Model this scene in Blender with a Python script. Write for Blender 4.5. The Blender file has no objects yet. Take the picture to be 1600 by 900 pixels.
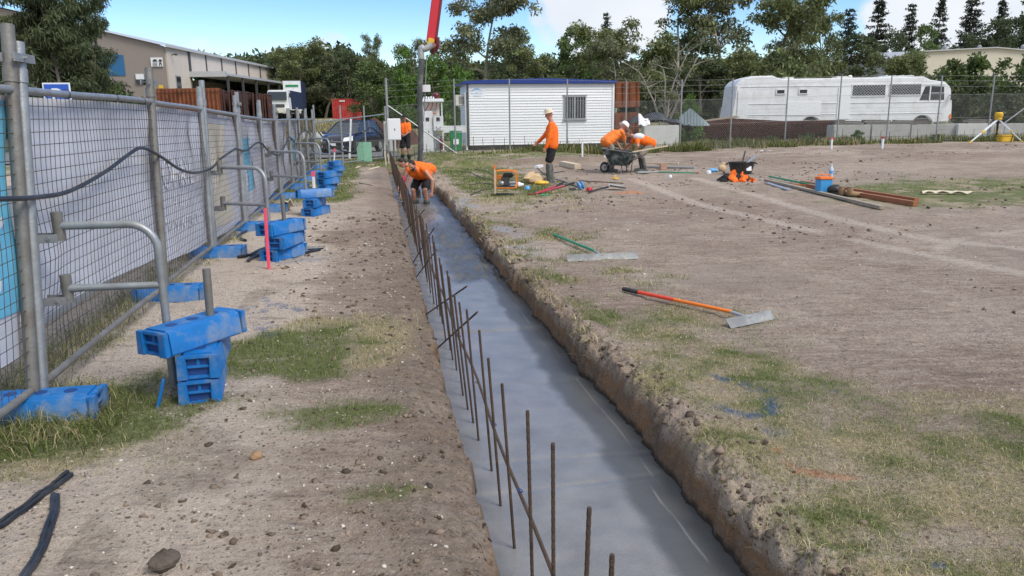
import bpy, bmesh, math, random
import numpy as np
from mathutils import Vector, Matrix, Euler, Quaternion
random.seed(7)
rng = np.random.default_rng(7)
R = math.radians
scene = bpy.context.scene
COL = scene.collection

# ------------------------------------------------------------------ camera
FPX, PITCH, ROLL, EYE = 1190.0, R(12.66), R(0.7), 1.66
Fw = Vector((0, math.cos(PITCH), -math.sin(PITCH)))
_r0 = Vector((1, 0, 0)); _u0 = Vector((0, math.sin(PITCH), math.cos(PITCH)))
Rt = _r0 * math.cos(ROLL) - _u0 * math.sin(ROLL)
Up = _u0 * math.cos(ROLL) + _r0 * math.sin(ROLL)
CAMP = Vector((0, 0, EYE))
cam = bpy.data.cameras.new('camera')
cam.sensor_width = 36; cam.lens = FPX / 1600 * 36
cam.clip_start = 0.05; cam.clip_end = 3000
camo = bpy.data.objects.new('camera', cam); COL.objects.link(camo)
m = Matrix((Rt, Up, -Fw)).transposed().to_4x4(); m.translation = CAMP
camo.matrix_world = m
scene.camera = camo
scene.render.resolution_x = 1024; scene.render.resolution_y = 576
scene.view_settings.view_transform = 'Standard'
scene.view_settings.look = 'None'
scene.view_settings.exposure = 1.0
scene.view_settings.gamma = 1
scene.view_settings.use_curve_mapping = False
scene.render.engine = 'CYCLES'
scene.cycles.use_denoising = True
scene.cycles.max_bounces = 6
scene.cycles.transparent_max_bounces = 6

# ------------------------------------------------------------------ sky and sun
SUN_EL, SUN_AZ = 48.0, 128.0          # azimuth clockwise from +Y
world = bpy.data.worlds.new('World'); scene.world = world; world.use_nodes = True
def build_world():
    nt = world.node_tree; nt.nodes.clear(); N = nt.nodes.new; L = nt.links.new
    out = N('ShaderNodeOutputWorld'); bg = N('ShaderNodeBackground'); bg.inputs['Strength'].default_value = 0.10
    L(bg.outputs[0], out.inputs[0])
    sky = N('ShaderNodeTexSky'); sky.sky_type = 'NISHITA'; sky.sun_disc = False
    sky.sun_elevation = R(SUN_EL); sky.sun_rotation = R(SUN_AZ)
    sky.air_density = 1.0; sky.dust_density = 0.3; sky.ozone_density = 2.2; sky.altitude = 50
    tint = N('ShaderNodeHueSaturation'); tint.inputs['Saturation'].default_value = 1.42; tint.inputs['Value'].default_value = .96; tint.inputs['Hue'].default_value = .516
    L(sky.outputs[0], tint.inputs['Color'])
    tc = N('ShaderNodeTexCoord')
    sep = N('ShaderNodeSeparateXYZ'); L(tc.outputs['Generated'], sep.inputs[0])
    def math_(op, a, b=None, clamp=False):
        n = N('ShaderNodeMath'); n.operation = op; n.use_clamp = clamp
        for i, x in enumerate((a, b)):
            if x is None: continue
            if isinstance(x, (int, float)): n.inputs[i].default_value = x
            else: L(x, n.inputs[i])
        return n.outputs[0]
    # billowing cloud noise on a stretched dome
    mp = N('ShaderNodeMapping'); mp.inputs['Scale'].default_value = (1, 1, 2.2); L(tc.outputs['Generated'], mp.inputs[0])
    n1 = N('ShaderNodeTexNoise'); n1.inputs['Scale'].default_value = 5.5; n1.inputs['Detail'].default_value = 9; n1.inputs['Roughness'].default_value = 0.6
    L(mp.outputs[0], n1.inputs['Vector'])
    # where the cloud banks stand (azimuth x, elevation)
    total = None
    def bank(px, py, rad, gain):
        nonlocal total
        d = (Fw + Rt * ((px - 800) / FPX) + Up * ((450 - py) / FPX)).normalized()
        dp = N('ShaderNodeVectorMath'); dp.operation = 'DOT_PRODUCT'; L(tc.outputs['Generated'], dp.inputs[0]); dp.inputs[1].default_value = d
        mr = N('ShaderNodeMapRange'); mr.interpolation_type = 'SMOOTHSTEP'
        mr.inputs['From Min'].default_value = math.cos(rad); mr.inputs['From Max'].default_value = math.cos(rad * 0.35)
        mr.inputs['To Max'].default_value = gain; L(dp.outputs['Value'], mr.inputs['Value'])
        total = mr.outputs[0] if total is None else math_('MAXIMUM', total, mr.outputs[0])
    bank(930, 4, .10, .55); bank(985, 6, .075, .5); bank(865, 30, .05, .42)
    bank(1500, 40, .13, .52); bank(1620, 50, .12, .5); bank(1415, 30, .06, .42)
    bank(515, 88, .045, .33); bank(440, 95, .035, .25); bank(310, 85, .03, .3); bank(720, 5, .03, .2)
    # unseen broken cloud overhead and behind the camera, added for soft light
    hi = N('ShaderNodeMapRange'); hi.interpolation_type = 'SMOOTHSTEP'; L(sep.outputs[2], hi.inputs['Value'])
    hi.inputs['From Min'].default_value = .38; hi.inputs['From Max'].default_value = .7; hi.inputs['To Max'].default_value = .42
    total = math_('MAXIMUM', total, hi.outputs[0])
    bh = N('ShaderNodeMapRange'); bh.interpolation_type = 'SMOOTHSTEP'; L(sep.outputs[1], bh.inputs['Value'])
    bh.inputs['From Min'].default_value = .1; bh.inputs['From Max'].default_value = -.4; bh.inputs['To Max'].default_value = .4
    total = math_('MAXIMUM', total, bh.outputs[0])
    s = math_('ADD', n1.outputs['Fac'], total)
    cov = N('ShaderNodeMapRange'); cov.interpolation_type = 'SMOOTHSTEP'; L(s, cov.inputs['Value'])
    cov.inputs['From Min'].default_value = .70; cov.inputs['From Max'].default_value = .90
    n2 = N('ShaderNodeTexNoise'); n2.inputs['Scale'].default_value = 7; n2.inputs['Detail'].default_value = 6; L(mp.outputs[0], n2.inputs['Vector'])
    cr = N('ShaderNodeMix'); cr.data_type = 'RGBA'; L(n2.outputs['Fac'], cr.inputs[0])
    cr.inputs[6].default_value = (3.5, 3.9, 4.5, 1); cr.inputs[7].default_value = (5.1, 5.2, 5.3, 1)
    mix = N('ShaderNodeMix'); mix.data_type = 'RGBA'
    L(cov.outputs[0], mix.inputs[0]); L(tint.outputs[0], mix.inputs[6]); L(cr.outputs[2], mix.inputs[7])
    L(mix.outputs[2], bg.inputs['Color'])
build_world()
sl = bpy.data.lights.new('sun', 'SUN'); sl.energy = 1.5; sl.angle = R(24); sl.color = (1, .95, .87)
so = bpy.data.objects.new('sun', sl); COL.objects.link(so)
SD = Vector((math.sin(R(SUN_AZ)) * math.cos(R(SUN_EL)), math.cos(R(SUN_AZ)) * math.cos(R(SUN_EL)), math.sin(R(SUN_EL))))
so.rotation_euler = SD.to_track_quat('Z', 'Y').to_euler(); so.location = SD * 50

# ------------------------------------------------------------------ frames of reference
DV = Vector((-.1714, .9852, 0)); NU = Vector((.9852, .1714, 0))   # along the trench, across it
TR = math.atan2(.1714, .9852)                                     # yaw of the trench
def uv(u, v, z=0.0): return NU * u + DV * v + Vector((0, 0, z))
def to_uv(p): return p.x * NU.x + p.y * NU.y, p.x * DV.x + p.y * DV.y
def ray(px, py): return Fw + Rt * ((px - 800) / FPX) + Up * ((450 - py) / FPX)
def gz(px, py, z=0.0):
    d = ray(px, py); return CAMP + d * ((z - EYE) / d.z)
def at(px, py, Y):
    d = ray(px, py); return CAMP + d * (Y / d.y)
def sst(a, b, x):
    t = np.clip((x - a) / (b - a), 0, 1); return t * t * (3 - 2 * t)
_tab = np.random.default_rng(3).random((256, 256))
def vn(x, y, s=0):
    x = np.asarray(x, float) + s * 17.3; y = np.asarray(y, float) + s * 31.7
    xi = np.floor(x).astype(int); yi = np.floor(y).astype(int); fx = x - xi; fy = y - yi
    fx = fx * fx * (3 - 2 * fx); fy = fy * fy * (3 - 2 * fy)
    a = _tab[xi % 256, yi % 256]; b = _tab[(xi + 1) % 256, yi % 256]
    c = _tab[xi % 256, (yi + 1) % 256]; d = _tab[(xi + 1) % 256, (yi + 1) % 256]
    return (a * (1 - fx) + b * fx) * (1 - fy) + (c * (1 - fx) + d * fx) * fy
def fbm(x, y, s=0, o=4):
    t = 0; a = .5; n = 0
    for i in range(o):
        t = t + a * vn(x * 2 ** i, y * 2 ** i, s + i); n += a; a *= .5
    return t / n
CZ = -0.25          # level of the wet concrete
TEND = 27.6         # far end of the trench
def edgeL(v): return .37 + .05 * (fbm(v * .9, v * 0, 1) - .5) + .05 * (vn(v * 4, 0 * v, 2) - .5) + .03 * (vn(v * 11, 0 * v, 6) - .5)
def edgeB(v): return 1.445 + .03 * (fbm(v * .7, v * 0, 3) - .5) + .012 * (vn(v * 5, 0 * v, 4) - .5)
def edgeR(v): return 1.50 + .10 * (fbm(v * .8, v * 0, 3) - .5) + .09 * (vn(v * 4.5, 0 * v, 4) - .5) + .06 * (vn(v * 12, 0 * v, 5) - .5) + .035 * (vn(v * 27, 0 * v, 6) - .5) + .06 * np.exp(-((v - 4) / 1.2) ** 2)
def base_h(u, v):
    z = .30 * sst(3, 24, u) * sst(8, 30, v)
    z = z + .20 * sst(26.4, 26.8, v + .4 * (fbm(u * .8, v * .2, 9) - .5)) * sst(1.4, 2.2, u) * (1 - sst(7, 10, u))
    z = z + .40 * sst(39.4, 41.5, v) * sst(8, 12, u)
    z = z + 6 * sst(90, 260, v) + 1.7 * sst(50, 74, v) * (1 - sst(-4, 4, u))
    return z
def ground_h(u, v, fine=True):
    u = np.asarray(u, float); v = np.asarray(v, float)
    z = base_h(u, v)
    near = 1 - sst(25, 60, v)
    z = z + near * (.05 * (fbm(u * .5, v * .5, 11) - .5))
    L_ = edgeL(v); R_ = edgeR(v)
    inside = 1 - sst(TEND - .25, TEND, v)
    if fine:
        soil = 1 - .6 * sst(.35, .7, fbm(u * .6, v * .6, 21))
        z = z + near * soil * (.030 * (fbm(u * 3.5, v * 3.5, 12) - .5) + .020 * (fbm(u * 11, v * 11, 15, 3) - .5) + .012 * (.3 - np.abs(fbm(u * 24, v * 24, 18, 2) - .5) * 2))
        rim = np.exp(-np.maximum(u - R_, 0) / .28) * (u > R_ - .1) * inside
        lump = np.abs(fbm(u * 5, v * 5, 31) - .5) * 2
        z = z + rim * (.01 + .13 * (.35 - lump) * (1 - sst(0, .5, u - R_)) + .075 * (.3 - np.abs(fbm(u * 13, v * 12, 34, 3) - .5) * 2) * (1 - sst(.05, .45, u - R_)) + .03 * (fbm(u * 34, v * 30, 35, 2) - .5))
        riml = np.exp(-np.maximum(L_ - u, 0) / .35) * (u < L_ + .1) * inside
        z = z + riml * (.06 * (fbm(u * 5, v * 4, 33) - .5) + .045 * (.3 - np.abs(fbm(u * 12, v * 11, 36, 3) - .5) * 2))
    sl_ = np.clip((L_ - u) / .28, 0, 1)
    z = z - inside * .09 * (1 - sl_) ** 2 * (u < L_ + .2)
    sr_ = np.clip((u - R_) / .12, 0, 1)
    z = z - inside * .05 * (1 - sr_) ** 2 * (u > R_ - .2)
    wl = sst(0, .05, u - L_); wr = sst(0, 1, (R_ - u) / np.maximum(R_ - edgeB(v), .03))
    z = z - .30 * inside * wl * wr
    return z
def gh(x, y):
    u, v = to_uv(Vector((x, y, 0))); return float(ground_h(u, v, True))
def gg(px, py):
    z = 0.0
    for _ in range(6):
        p = gz(px, py, z); u, v = to_uv(p); z = float(ground_h(u, v, False))
    p.z = gh(p.x, p.y); return p
def gat(px, Y):
    """point of the ground at depth Y under picture column px"""
    x = (px - 800) / FPX * (Y * math.cos(PITCH) + 0.3) ; return Vector((x, Y, gh(x, Y)))

# ------------------------------------------------------------------ materials
MATS = {}
def lin(c):
    return tuple(((x / 255) / 12.92 if x / 255 <= .04045 else ((x / 255 + .055) / 1.055) ** 2.4) for x in c)
def mat(name, col, rough=.6, metal=0.0, var=.12, scale=6.0, bump=0.0, bscale=40.0, dirt=None, dirt_amt=.5, dscale=3.0, spec=.5, trans=0.0, emit=None, island=0.0, coat=0.0):
    if name in MATS: return MATS[name]
    m = bpy.data.materials.new(name); m.use_nodes = True; nt = m.node_tree; N = nt.nodes.new; L = nt.links.new
    b = nt.nodes['Principled BSDF']
    b.inputs['Roughness'].default_value = rough; b.inputs['Metallic'].default_value = metal
    b.inputs['Specular IOR Level'].default_value = spec
    if coat: b.inputs['Coat Weight'].default_value = coat
    tc = N('ShaderNodeTexCoord')
    n = N('ShaderNodeTexNoise'); n.inputs['Scale'].default_value = scale; n.inputs['Detail'].default_value = 6; n.inputs['Roughness'].default_value = .65
    L(tc.outputs['Object'], n.inputs['Vector'])
    mr = N('ShaderNodeMapRange'); mr.inputs['From Min'].default_value = .25; mr.inputs['From Max'].default_value = .75
    mr.inputs['To Min'].default_value = 1 - var; mr.inputs['To Max'].default_value = 1 + var; L(n.outputs['Fac'], mr.inputs['Value'])
    hs = N('ShaderNodeHueSaturation'); hs.inputs['Color'].default_value = (*col, 1); L(mr.outputs[0], hs.inputs['Value'])
    c = hs.outputs[0]
    if island:
        g = N('ShaderNodeNewGeometry'); r2 = N('ShaderNodeMapRange'); L(g.outputs['Random Per Island'], r2.inputs['Value'])
        r2.inputs['To Min'].default_value = 1 - island; r2.inputs['To Max'].default_value = 1 + island
        h2 = N('ShaderNodeHueSaturation'); L(c, h2.inputs['Color']); L(r2.outputs[0], h2.inputs['Value']); c = h2.outputs[0]
    if dirt is not None:
        n2 = N('ShaderNodeTexNoise'); n2.inputs['Scale'].default_value = dscale; n2.inputs['Detail'].default_value = 8; n2.inputs['Roughness'].default_value = .7
        L(tc.outputs['Object'], n2.inputs['Vector'])
        m2 = N('ShaderNodeMapRange'); m2.inputs['From Min'].default_value = .48; m2.inputs['From Max'].default_value = .68; m2.inputs['To Max'].default_value = dirt_amt
        L(n2.outputs['Fac'], m2.inputs['Value'])
        mx = N('ShaderNodeMix'); mx.data_type = 'RGBA'; L(m2.outputs[0], mx.inputs[0]); L(c, mx.inputs[6]); mx.inputs[7].default_value = (*dirt, 1)
        c = mx.outputs[2]
    L(c, b.inputs['Base Color'])
    if bump:
        n3 = N('ShaderNodeTexNoise'); n3.inputs['Scale'].default_value = bscale; n3.inputs['Detail'].default_value = 4; L(tc.outputs['Object'], n3.inputs['Vector'])
        bp = N('ShaderNodeBump'); bp.inputs['Strength'].default_value = bump; bp.inputs['Distance'].default_value = .02
        L(n3.outputs['Fac'], bp.inputs['Height']); L(bp.outputs[0], b.inputs['Normal'])
    if trans:
        out = nt.nodes['Material Output']; t = N('ShaderNodeBsdfTranslucent'); L(c, t.inputs['Color'])
        ms = N('ShaderNodeMixShader'); ms.inputs[0].default_value = trans; L(b.outputs[0], ms.inputs[1]); L(t.outputs[0], ms.inputs[2]); L(ms.outputs[0], out.inputs[0])
    MATS[name] = m; return m
DUST = (.36, .30, .24)
M = dict(
    galv=mat('galvanised_steel', (.31, .325, .335), .45, .5, .22, 9, .1, 60, (.25, .24, .22), .55, 7),
    galv_old=mat('weathered_steel', (.20, .195, .18), .6, .4, .25, 8, .15, 60, (.15, .12, .09), .6, 6),
    wire=mat('fence_wire', (.075, .062, .052), .6, .4, .3, 5),
    wire_pale=mat('pale_wire', (.38, .39, .38), .5, .5, .2, 5),
    blue=mat('blue_plastic', (.006, .145, .43), .45, 0, .15, 6, .05, 60, (.23, .25, .25), .75, 5),
    blue_dark=mat('blue_hollow_shade_and_tie', (.008, .05, .2), .6, 0, .2, 8),  # darker blue puts the shade of block hollows into colour; tie wires share it
    banner=mat('banner_cloth', (.66, .67, .73), .75, 0, .06, 2, .25, 5, trans=.15),
    banner_blue=mat('banner_print_blue', (.16, .52, .74), .75, 0, .06, 3),
    banner_cream=mat('banner_print_cream', (.66, .60, .49), .75, 0, .1, 3),
    print_white=mat('banner_print_white', (.78, .79, .82), .75, 0, .12, 12),
    hose=mat('black_hose', (.012, .014, .018), .38, 0, .2, 8, dirt=(.12, .11, .1), dirt_amt=.35, dscale=6),
    black=mat('black_plastic', (.014, .014, .015), .5, 0, .2, 6, dirt=(.15, .13, .11), dirt_amt=.35, dscale=5),
    rubber=mat('black_rubber', (.02, .02, .02), .7, 0, .2, 6),
    hosegrey=mat('muddy_pump_hose', (.065, .067, .07), .6, 0, .3, 6, .2, 30, (.24, .24, .23), .7, 4),
    concsplash=mat('dried_cement_metal', (.36, .37, .37), .6, .2, .25, 8, .2, 30, (.2, .19, .18), .5, 5),
    red=mat('red_paint', (.5, .012, .02), .3, 0, .08, 2, coat=.3),
    darkred=mat('dark_red_paint', (.12, .008, .014), .35, 0, .1, 2),
    yellow=mat('yellow_paint', (.75, .47, .03), .45, 0, .12, 5, dirt=(.3, .25, .15), dirt_amt=.4, dscale=6),
    rebar=mat('rusty_rebar', (.085, .058, .042), .75, .3, .3, 30, .4, 120, (.15, .085, .045), .6, 9),
    rust=mat('rusty_steel', (.21, .07, .028), .85, .1, .35, 3, .3, 20, (.05, .02, .014), .75, 1.6),
    rust_dark=mat('dark_rusty_steel', (.065, .024, .017), .85, .1, .35, 3, .3, 20, (.11, .05, .03), .6, 1.2),
    orange=mat('hi_vis_orange', (.95, .17, .012), .8, 0, .07, 14, .3, 22, trans=.05),
    orange_dull=mat('dusty_hi_vis_orange', (.80, .20, .03), .8, 0, .1, 14, .3, 22),
    navy=mat('navy_cloth', (.014, .016, .028), .85, 0, .2, 12, .3, 25),
    cloth_black=mat('black_cloth', (.012, .012, .014), .85, 0, .25, 12, .3, 25),
    khaki=mat('cement_dusted_khaki', (.28, .24, .19), .9, 0, .2, 12, .3, 25, (.36, .33, .30), .6, 7),
    skin=mat('skin', (.50, .24, .16), .5, 0, .1, 12),
    skin_tan=mat('tanned_skin', (.36, .16, .10), .5, 0, .1, 12),
    hair=mat('dark_hair', (.018, .012, .010), .7, 0, .3, 40),
    brown_hair=mat('brown_hair', (.12, .055, .028), .7, 0, .3, 40),
    eye=mat('eye', (.02, .015, .012), .3),
    boot=mat('muddy_gumboot', (.075, .08, .07), .6, 0, .25, 9, .2, 30, (.27, .26, .24), .8, 5),
    cream=mat('cream_cotton', (.66, .58, .44), .85, 0, .1, 12, .2, 30),
    white=mat('white_paint', (.74, .76, .78), .45, 0, .04, 2, dirt=(.48, .46, .41), dirt_amt=.5, dscale=1.6),
    white_clean=mat('clean_white_paint', (.78, .80, .82), .4, 0, .03, 2),
    offwhite=mat('off_white_paint', (.66, .64, .58), .55, 0, .08, 2, dirt=(.42, .38, .32), dirt_amt=.4, dscale=1.5),
    royal=mat('royal_blue_metal', (.012, .04, .22), .4, 0, .06, 2),
    lightblue=mat('light_blue_print', (.13, .38, .72), .5, 0, .05, 2),
    glass=mat('dark_glass', (.025, .03, .035), .08, 0, .1, 2),
    carglass=mat('car_glass', (.03, .042, .06), .05, 0, .1, 2),
    grey=mat('grey_paint', (.32, .33, .34), .5, 0, .08, 3),
    darkgrey=mat('dark_grey_paint', (.06, .062, .065), .6, 0, .15, 3),
    alu=mat('scratched_aluminium', (.46, .48, .50), .42, .6, .15, 10, .1, 50, (.3, .29, .27), .5, 8),
    green=mat('green_paint', (.02, .30, .15), .45, 0, .12, 8, dirt=(.2, .22, .18), dirt_amt=.3, dscale=9),
    bingreen=mat('green_bin_plastic', (.012, .22, .075), .45, 0, .08, 4),
    timber=mat('weathered_timber', (.34, .29, .22), .8, 0, .2, 7, .2, 30, (.2, .17, .13), .5, 5),
    timber_pale=mat('pale_timber', (.60, .50, .36), .75, 0, .15, 7, .2, 30),
    timber_red=mat('red_brown_timber', (.30, .115, .05), .7, 0, .2, 7, .2, 30),
    pinkpaint=mat('fluoro_pink_paint', (.85, .10, .16), .6, 0, .1, 8),
    carblue=mat('dark_blue_car_paint', (.008, .012, .035), .18, .2, .05, 2, coat=.8),
    chrome=mat('chrome', (.7, .7, .72), .15, 1, .05, 3),
    lamp=mat('clear_lamp_glass', (.75, .77, .78), .12, 0, .1, 6),
    concrete=mat('old_concrete', (.40, .40, .385), .85, 0, .2, 3, .2, 15, (.16, .155, .145), .75, 1.4),
    concrete_pale=mat('pale_concrete', (.58, .58, .56), .85, 0, .12, 3, .15, 15, (.35, .34, .32), .5, 1.4),
    tarp=mat('dark_tarp', (.022, .028, .04), .5, 0, .25, 4, .3, 9),
    tin=mat('old_roof_sheet', (.20, .25, .27), .5, .3, .2, 3),
    shaded=mat('shaded_cladding', (.265, .225, .20), .6, 0, .05, 1),  # end wall: same cladding darkened, its shade put into the colour
    creamclad=mat('cream_cladding', (.56, .50, .43), .6, 0, .06, 1),
    shedcream=mat('pale_shed_cladding', (.60, .55, .44), .6, 0, .06, 1),
    roofgrey=mat('pale_metal_roof', (.50, .51, .52), .5, .2, .08, 1),
    shedblue=mat('blue_cladding', (.02, .13, .30), .55, 0, .06, 1),
    signblue=mat('sign_blue', (.02, .10, .48), .45, 0, .04, 3),
    truckblue=mat('navy_curtain', (.018, .03, .08), .6, 0, .15, 3),
    redbox=mat('faded_red_paint', (.50, .045, .035), .6, 0, .15, 2, dirt=(.5, .2, .17), dirt_amt=.6, dscale=1.2),
    paper=mat('brown_paper', (.58, .42, .25), .8, 0, .15, 6, .3, 12),
    plasticwhite=mat('white_plastic', (.75, .76, .78), .4, 0, .05, 6),
    bark=mat('grey_bark', (.16, .14, .12), .9, 0, .3, 5, .4, 18, (.08, .07, .06), .6, 4),
    bark_pale=mat('pale_gum_bark', (.33, .295, .255), .85, 0, .25, 2.5, .3, 15, (.2, .17, .15), .7, 3),
    leather=mat('tan_leather', (.30, .19, .10), .7, 0, .2, 9, .2, 30),
    skyblue=mat('sky_blue_plastic', (.06, .33, .68), .45, 0, .1, 6),
    asphalt=mat('asphalt', (.15, .152, .158), .85, 0, .15, 8, .3, 90, (.21, .205, .2), .5, .5),
)
def leafmat(name, col, island=.45):
    return mat(name, col, .55, 0, .45, .55, 0, 1, None, 0, 1, .3, .30, None, island)
LEAF = dict(dark=leafmat('dark_leaf', (.088, .112, .050)), olive=leafmat('olive_leaf', (.158, .182, .070)), grey=leafmat('grey_green_leaf', (.185, .200, .108)),
            bright=leafmat('bright_leaf', (.12, .21, .045)), mid=leafmat('mid_leaf', (.12, .165, .055)), pine=leafmat('pine_leaf', (.045, .058, .034)), sage=leafmat('sage_leaf', (.185, .22, .095)))

# ------------------------------------------------------------------ mesh builder
def frame(d):
    d = Vector(d).normalized(); a = Vector((0, 0, 1)) if abs(d.z) < .95 else Vector((1, 0, 0))
    x = d.cross(a).normalized(); return x, x.cross(d).normalized(), d
class MB:
    def __init__(s): s.v = []; s.f = []; s.mi = []
    def add(s, vs, fs, mi=0):
        o = len(s.v); s.v += [Vector(p) for p in vs]; s.f += [tuple(i + o for i in f) for f in fs]; s.mi += [mi] * len(fs); return s
    def box(s, c, size, rot=None, mi=0, taper=None):
        hx, hy, hz = size[0] / 2, size[1] / 2, size[2] / 2
        tx, ty = taper or (1, 1)
        P = [(-hx, -hy, -hz), (hx, -hy, -hz), (hx, hy, -hz), (-hx, hy, -hz), (-hx * tx, -hy * ty, hz), (hx * tx, -hy * ty, hz), (hx * tx, hy * ty, hz), (-hx * tx, hy * ty, hz)]
        rm = Matrix.Identity(3) if rot is None else (Euler(rot).to_matrix() if not isinstance(rot, (int, float)) else Matrix.Rotation(rot, 3, 'Z'))
        c = Vector(c)
        return s.add([rm @ Vector(p) + c for p in P], [(3, 2, 1, 0), (4, 5, 6, 7), (0, 1, 5, 4), (1, 2, 6, 5), (2, 3, 7, 6), (3, 0, 4, 7)], mi)
    def bar(s, a, b, w, h, mi=0):
        a = Vector(a); b = Vector(b); x, y, d = frame(b - a)
        P = [q + x * i * w / 2 + y * j * h / 2 for q in (a, b) for i, j in ((-1, -1), (1, -1), (1, 1), (-1, 1))]
        return s.add(P, [(3, 2, 1, 0), (4, 5, 6, 7), (0, 1, 5, 4), (1, 2, 6, 5), (2, 3, 7, 6), (3, 0, 4, 7)], mi)
    def tube(s, pts, r, n=8, mi=0, cap=True):
        pts = [Vector(p) for p in pts]; k = len(pts)
        rs = r if isinstance(r, (list, tuple)) else [r] * k
        x, y, d = frame(pts[1] - pts[0]); vs = []
        for i, p in enumerate(pts):
            t = (pts[min(i + 1, k - 1)] - pts[max(i - 1, 0)])
            if t.length < 1e-9: t = d
            q = d.rotation_difference(t.normalized()); x = q @ x; y = q @ y; d = t.normalized()
            for j in range(n):
                a = 2 * math.pi * j / n; vs.append(p + (x * math.cos(a) + y * math.sin(a)) * rs[i])
        fs = [(i * n + j, i * n + (j + 1) % n, (i + 1) * n + (j + 1) % n, (i + 1) * n + j) for i in range(k - 1) for j in range(n)]
        if cap: fs += [tuple(range(n - 1, -1, -1)), tuple((k - 1) * n + j for j in range(n))]
        return s.add(vs, fs, mi)
    def lathe(s, prof, n=16, o=(0, 0, 0), rot=None, mi=0, sx=1, sy=1):
        rm = Matrix.Identity(3) if rot is None else (rot if isinstance(rot, Matrix) else Euler(rot).to_matrix()); o = Vector(o); vs = []
        for r, z in prof:
            for j in range(n):
                a = 2 * math.pi * j / n; vs.append(rm @ Vector((r * math.cos(a) * sx, r * math.sin(a) * sy, z)) + o)
        k = len(prof)
        fs = [(i * n + j, i * n + (j + 1) % n, (i + 1) * n + (j + 1) % n, (i + 1) * n + j) for i in range(k - 1) for j in range(n)]
        fs += [tuple(range(n - 1, -1, -1)), tuple((k - 1) * n + j for j in range(n))]
        return s.add(vs, fs, mi)
    def ell(s, c, r, rot=None, n=14, mi=0):
        k = max(6, n // 2 + 1)
        prof = [(math.sin(math.pi * (i + .02) / (k + .04)), -math.cos(math.pi * (i + .02) / (k + .04))) for i in range(k + 1)]
        rm = Matrix.Identity(3) if rot is None else (rot if isinstance(rot, Matrix) else Euler(rot).to_matrix())
        S = Matrix.Diagonal(Vector(r if not isinstance(r, (int, float)) else (r, r, r)))
        return s.lathe(prof, n, c, rm @ S, mi)
    def cap_(s, a, b, ra, rb, n=12, mi=0):
        a = Vector(a); b = Vector(b); d = (b - a); l = d.length or 1e-6; d = d / l
        pts = []; rs = []
        for i in range(5):
            t = (i + .15) / 4.15 * math.pi / 2; pts.append(a - d * ra * math.cos(t)); rs.append(ra * math.sin(t))
        for i in range(4, -1, -1):
            t = (i + .15) / 4.15 * math.pi / 2; pts.append(b + d * rb * math.cos(t)); rs.append(rb * math.sin(t))
        return s.tube(pts, rs, n, mi)
    def prism(s, poly, h, mtx=None, mi=0):
        """poly in the local xy plane, extruded +z by h"""
        n = len(poly); mtx = mtx or Matrix.Identity(4)
        vs = [mtx @ Vector((x, y, 0)) for x, y in poly] + [mtx @ Vector((x, y, h)) for x, y in poly]
        return s.add(vs, [tuple(range(n - 1, -1, -1)), tuple(range(n, 2 * n))] + [(i, (i + 1) % n, n + (i + 1) % n, n + i) for i in range(n)], mi)
    def grid(s, fn, nu, nv, mi=0, thick=0.0):
        vs = [Vector(fn(i / nu, j / nv)) for j in range(nv + 1) for i in range(nu + 1)]
        fs = [(j * (nu + 1) + i, j * (nu + 1) + i + 1, (j + 1) * (nu + 1) + i + 1, (j + 1) * (nu + 1) + i) for j in range(nv) for i in range(nu)]
        return s.add(vs, fs, mi)
    def rotz(s, a, o=(0, 0, 0)):
        m3 = Matrix.Rotation(a, 3, 'Z'); o = Vector(o); s.v = [m3 @ p + o for p in s.v]; return s
    def xf(s, mtx): s.v = [mtx @ p for p in s.v]; return s
    def mesh(s, name, mats, smooth=40, bevel=0, solid=0):
        me = bpy.data.meshes.new(name); me.from_pydata([tuple(p) for p in s.v], [], s.f)
        for mm in (mats if isinstance(mats, (list, tuple)) else [mats]): me.materials.append(mm)
        if any(s.mi): me.polygons.foreach_set('material_index', s.mi)
        bm = bmesh.new(); bm.from_mesh(me)
        if solid:
            bmesh.ops.solidify(bm, geom=bm.faces[:], thickness=solid)
        bmesh.ops.recalc_face_normals(bm, faces=bm.faces[:])
        if bevel:
            es = [e for e in bm.edges if len(e.link_faces) == 2 and e.calc_face_angle(0) > R(35)]
            bmesh.ops.bevel(bm, geom=es, offset=bevel, segments=2, affect='EDGES', clamp_overlap=True)
        bm.to_mesh(me); bm.free()
        if smooth:
            me.polygons.foreach_set('use_smooth', [True] * len(me.polygons)); me.set_sharp_from_angle(angle=R(smooth))
        return me
    def build(s, name, mats, parent=None, smooth=40, bevel=0, solid=0, world=False):
        if world and parent is not None:
            inv = Matrix.LocRotScale(parent.location, parent.rotation_euler, parent.scale).inverted(); s.xf(inv)
        o = bpy.data.objects.new(name, s.mesh(name, mats, smooth, bevel, solid)); COL.objects.link(o)
        if parent is not None: o.parent = parent
        return o
def tag(o, label=None, cat=None, group=None, kind=None):
    if label: o['label'] = label
    if cat: o['category'] = cat
    if group: o['group'] = group
    if kind: o['kind'] = kind
    return o
def thing(name, label, cat, loc=(0, 0, 0), rz=0.0, group=None):
    o = bpy.data.objects.new(name, None); COL.objects.link(o); o.empty_display_size = .1
    o.location = loc; o.rotation_euler = (0, 0, rz) if isinstance(rz, (int, float)) else rz
    return tag(o, label, cat, group)
def single(name, mb, mats, label, cat, loc=(0, 0, 0), rz=0.0, group=None, **kw):
    o = mb.build(name, mats, **kw); o.location = loc; o.rotation_euler = (0, 0, rz) if isinstance(rz, (int, float)) else rz
    return tag(o, label, cat, group)
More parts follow.
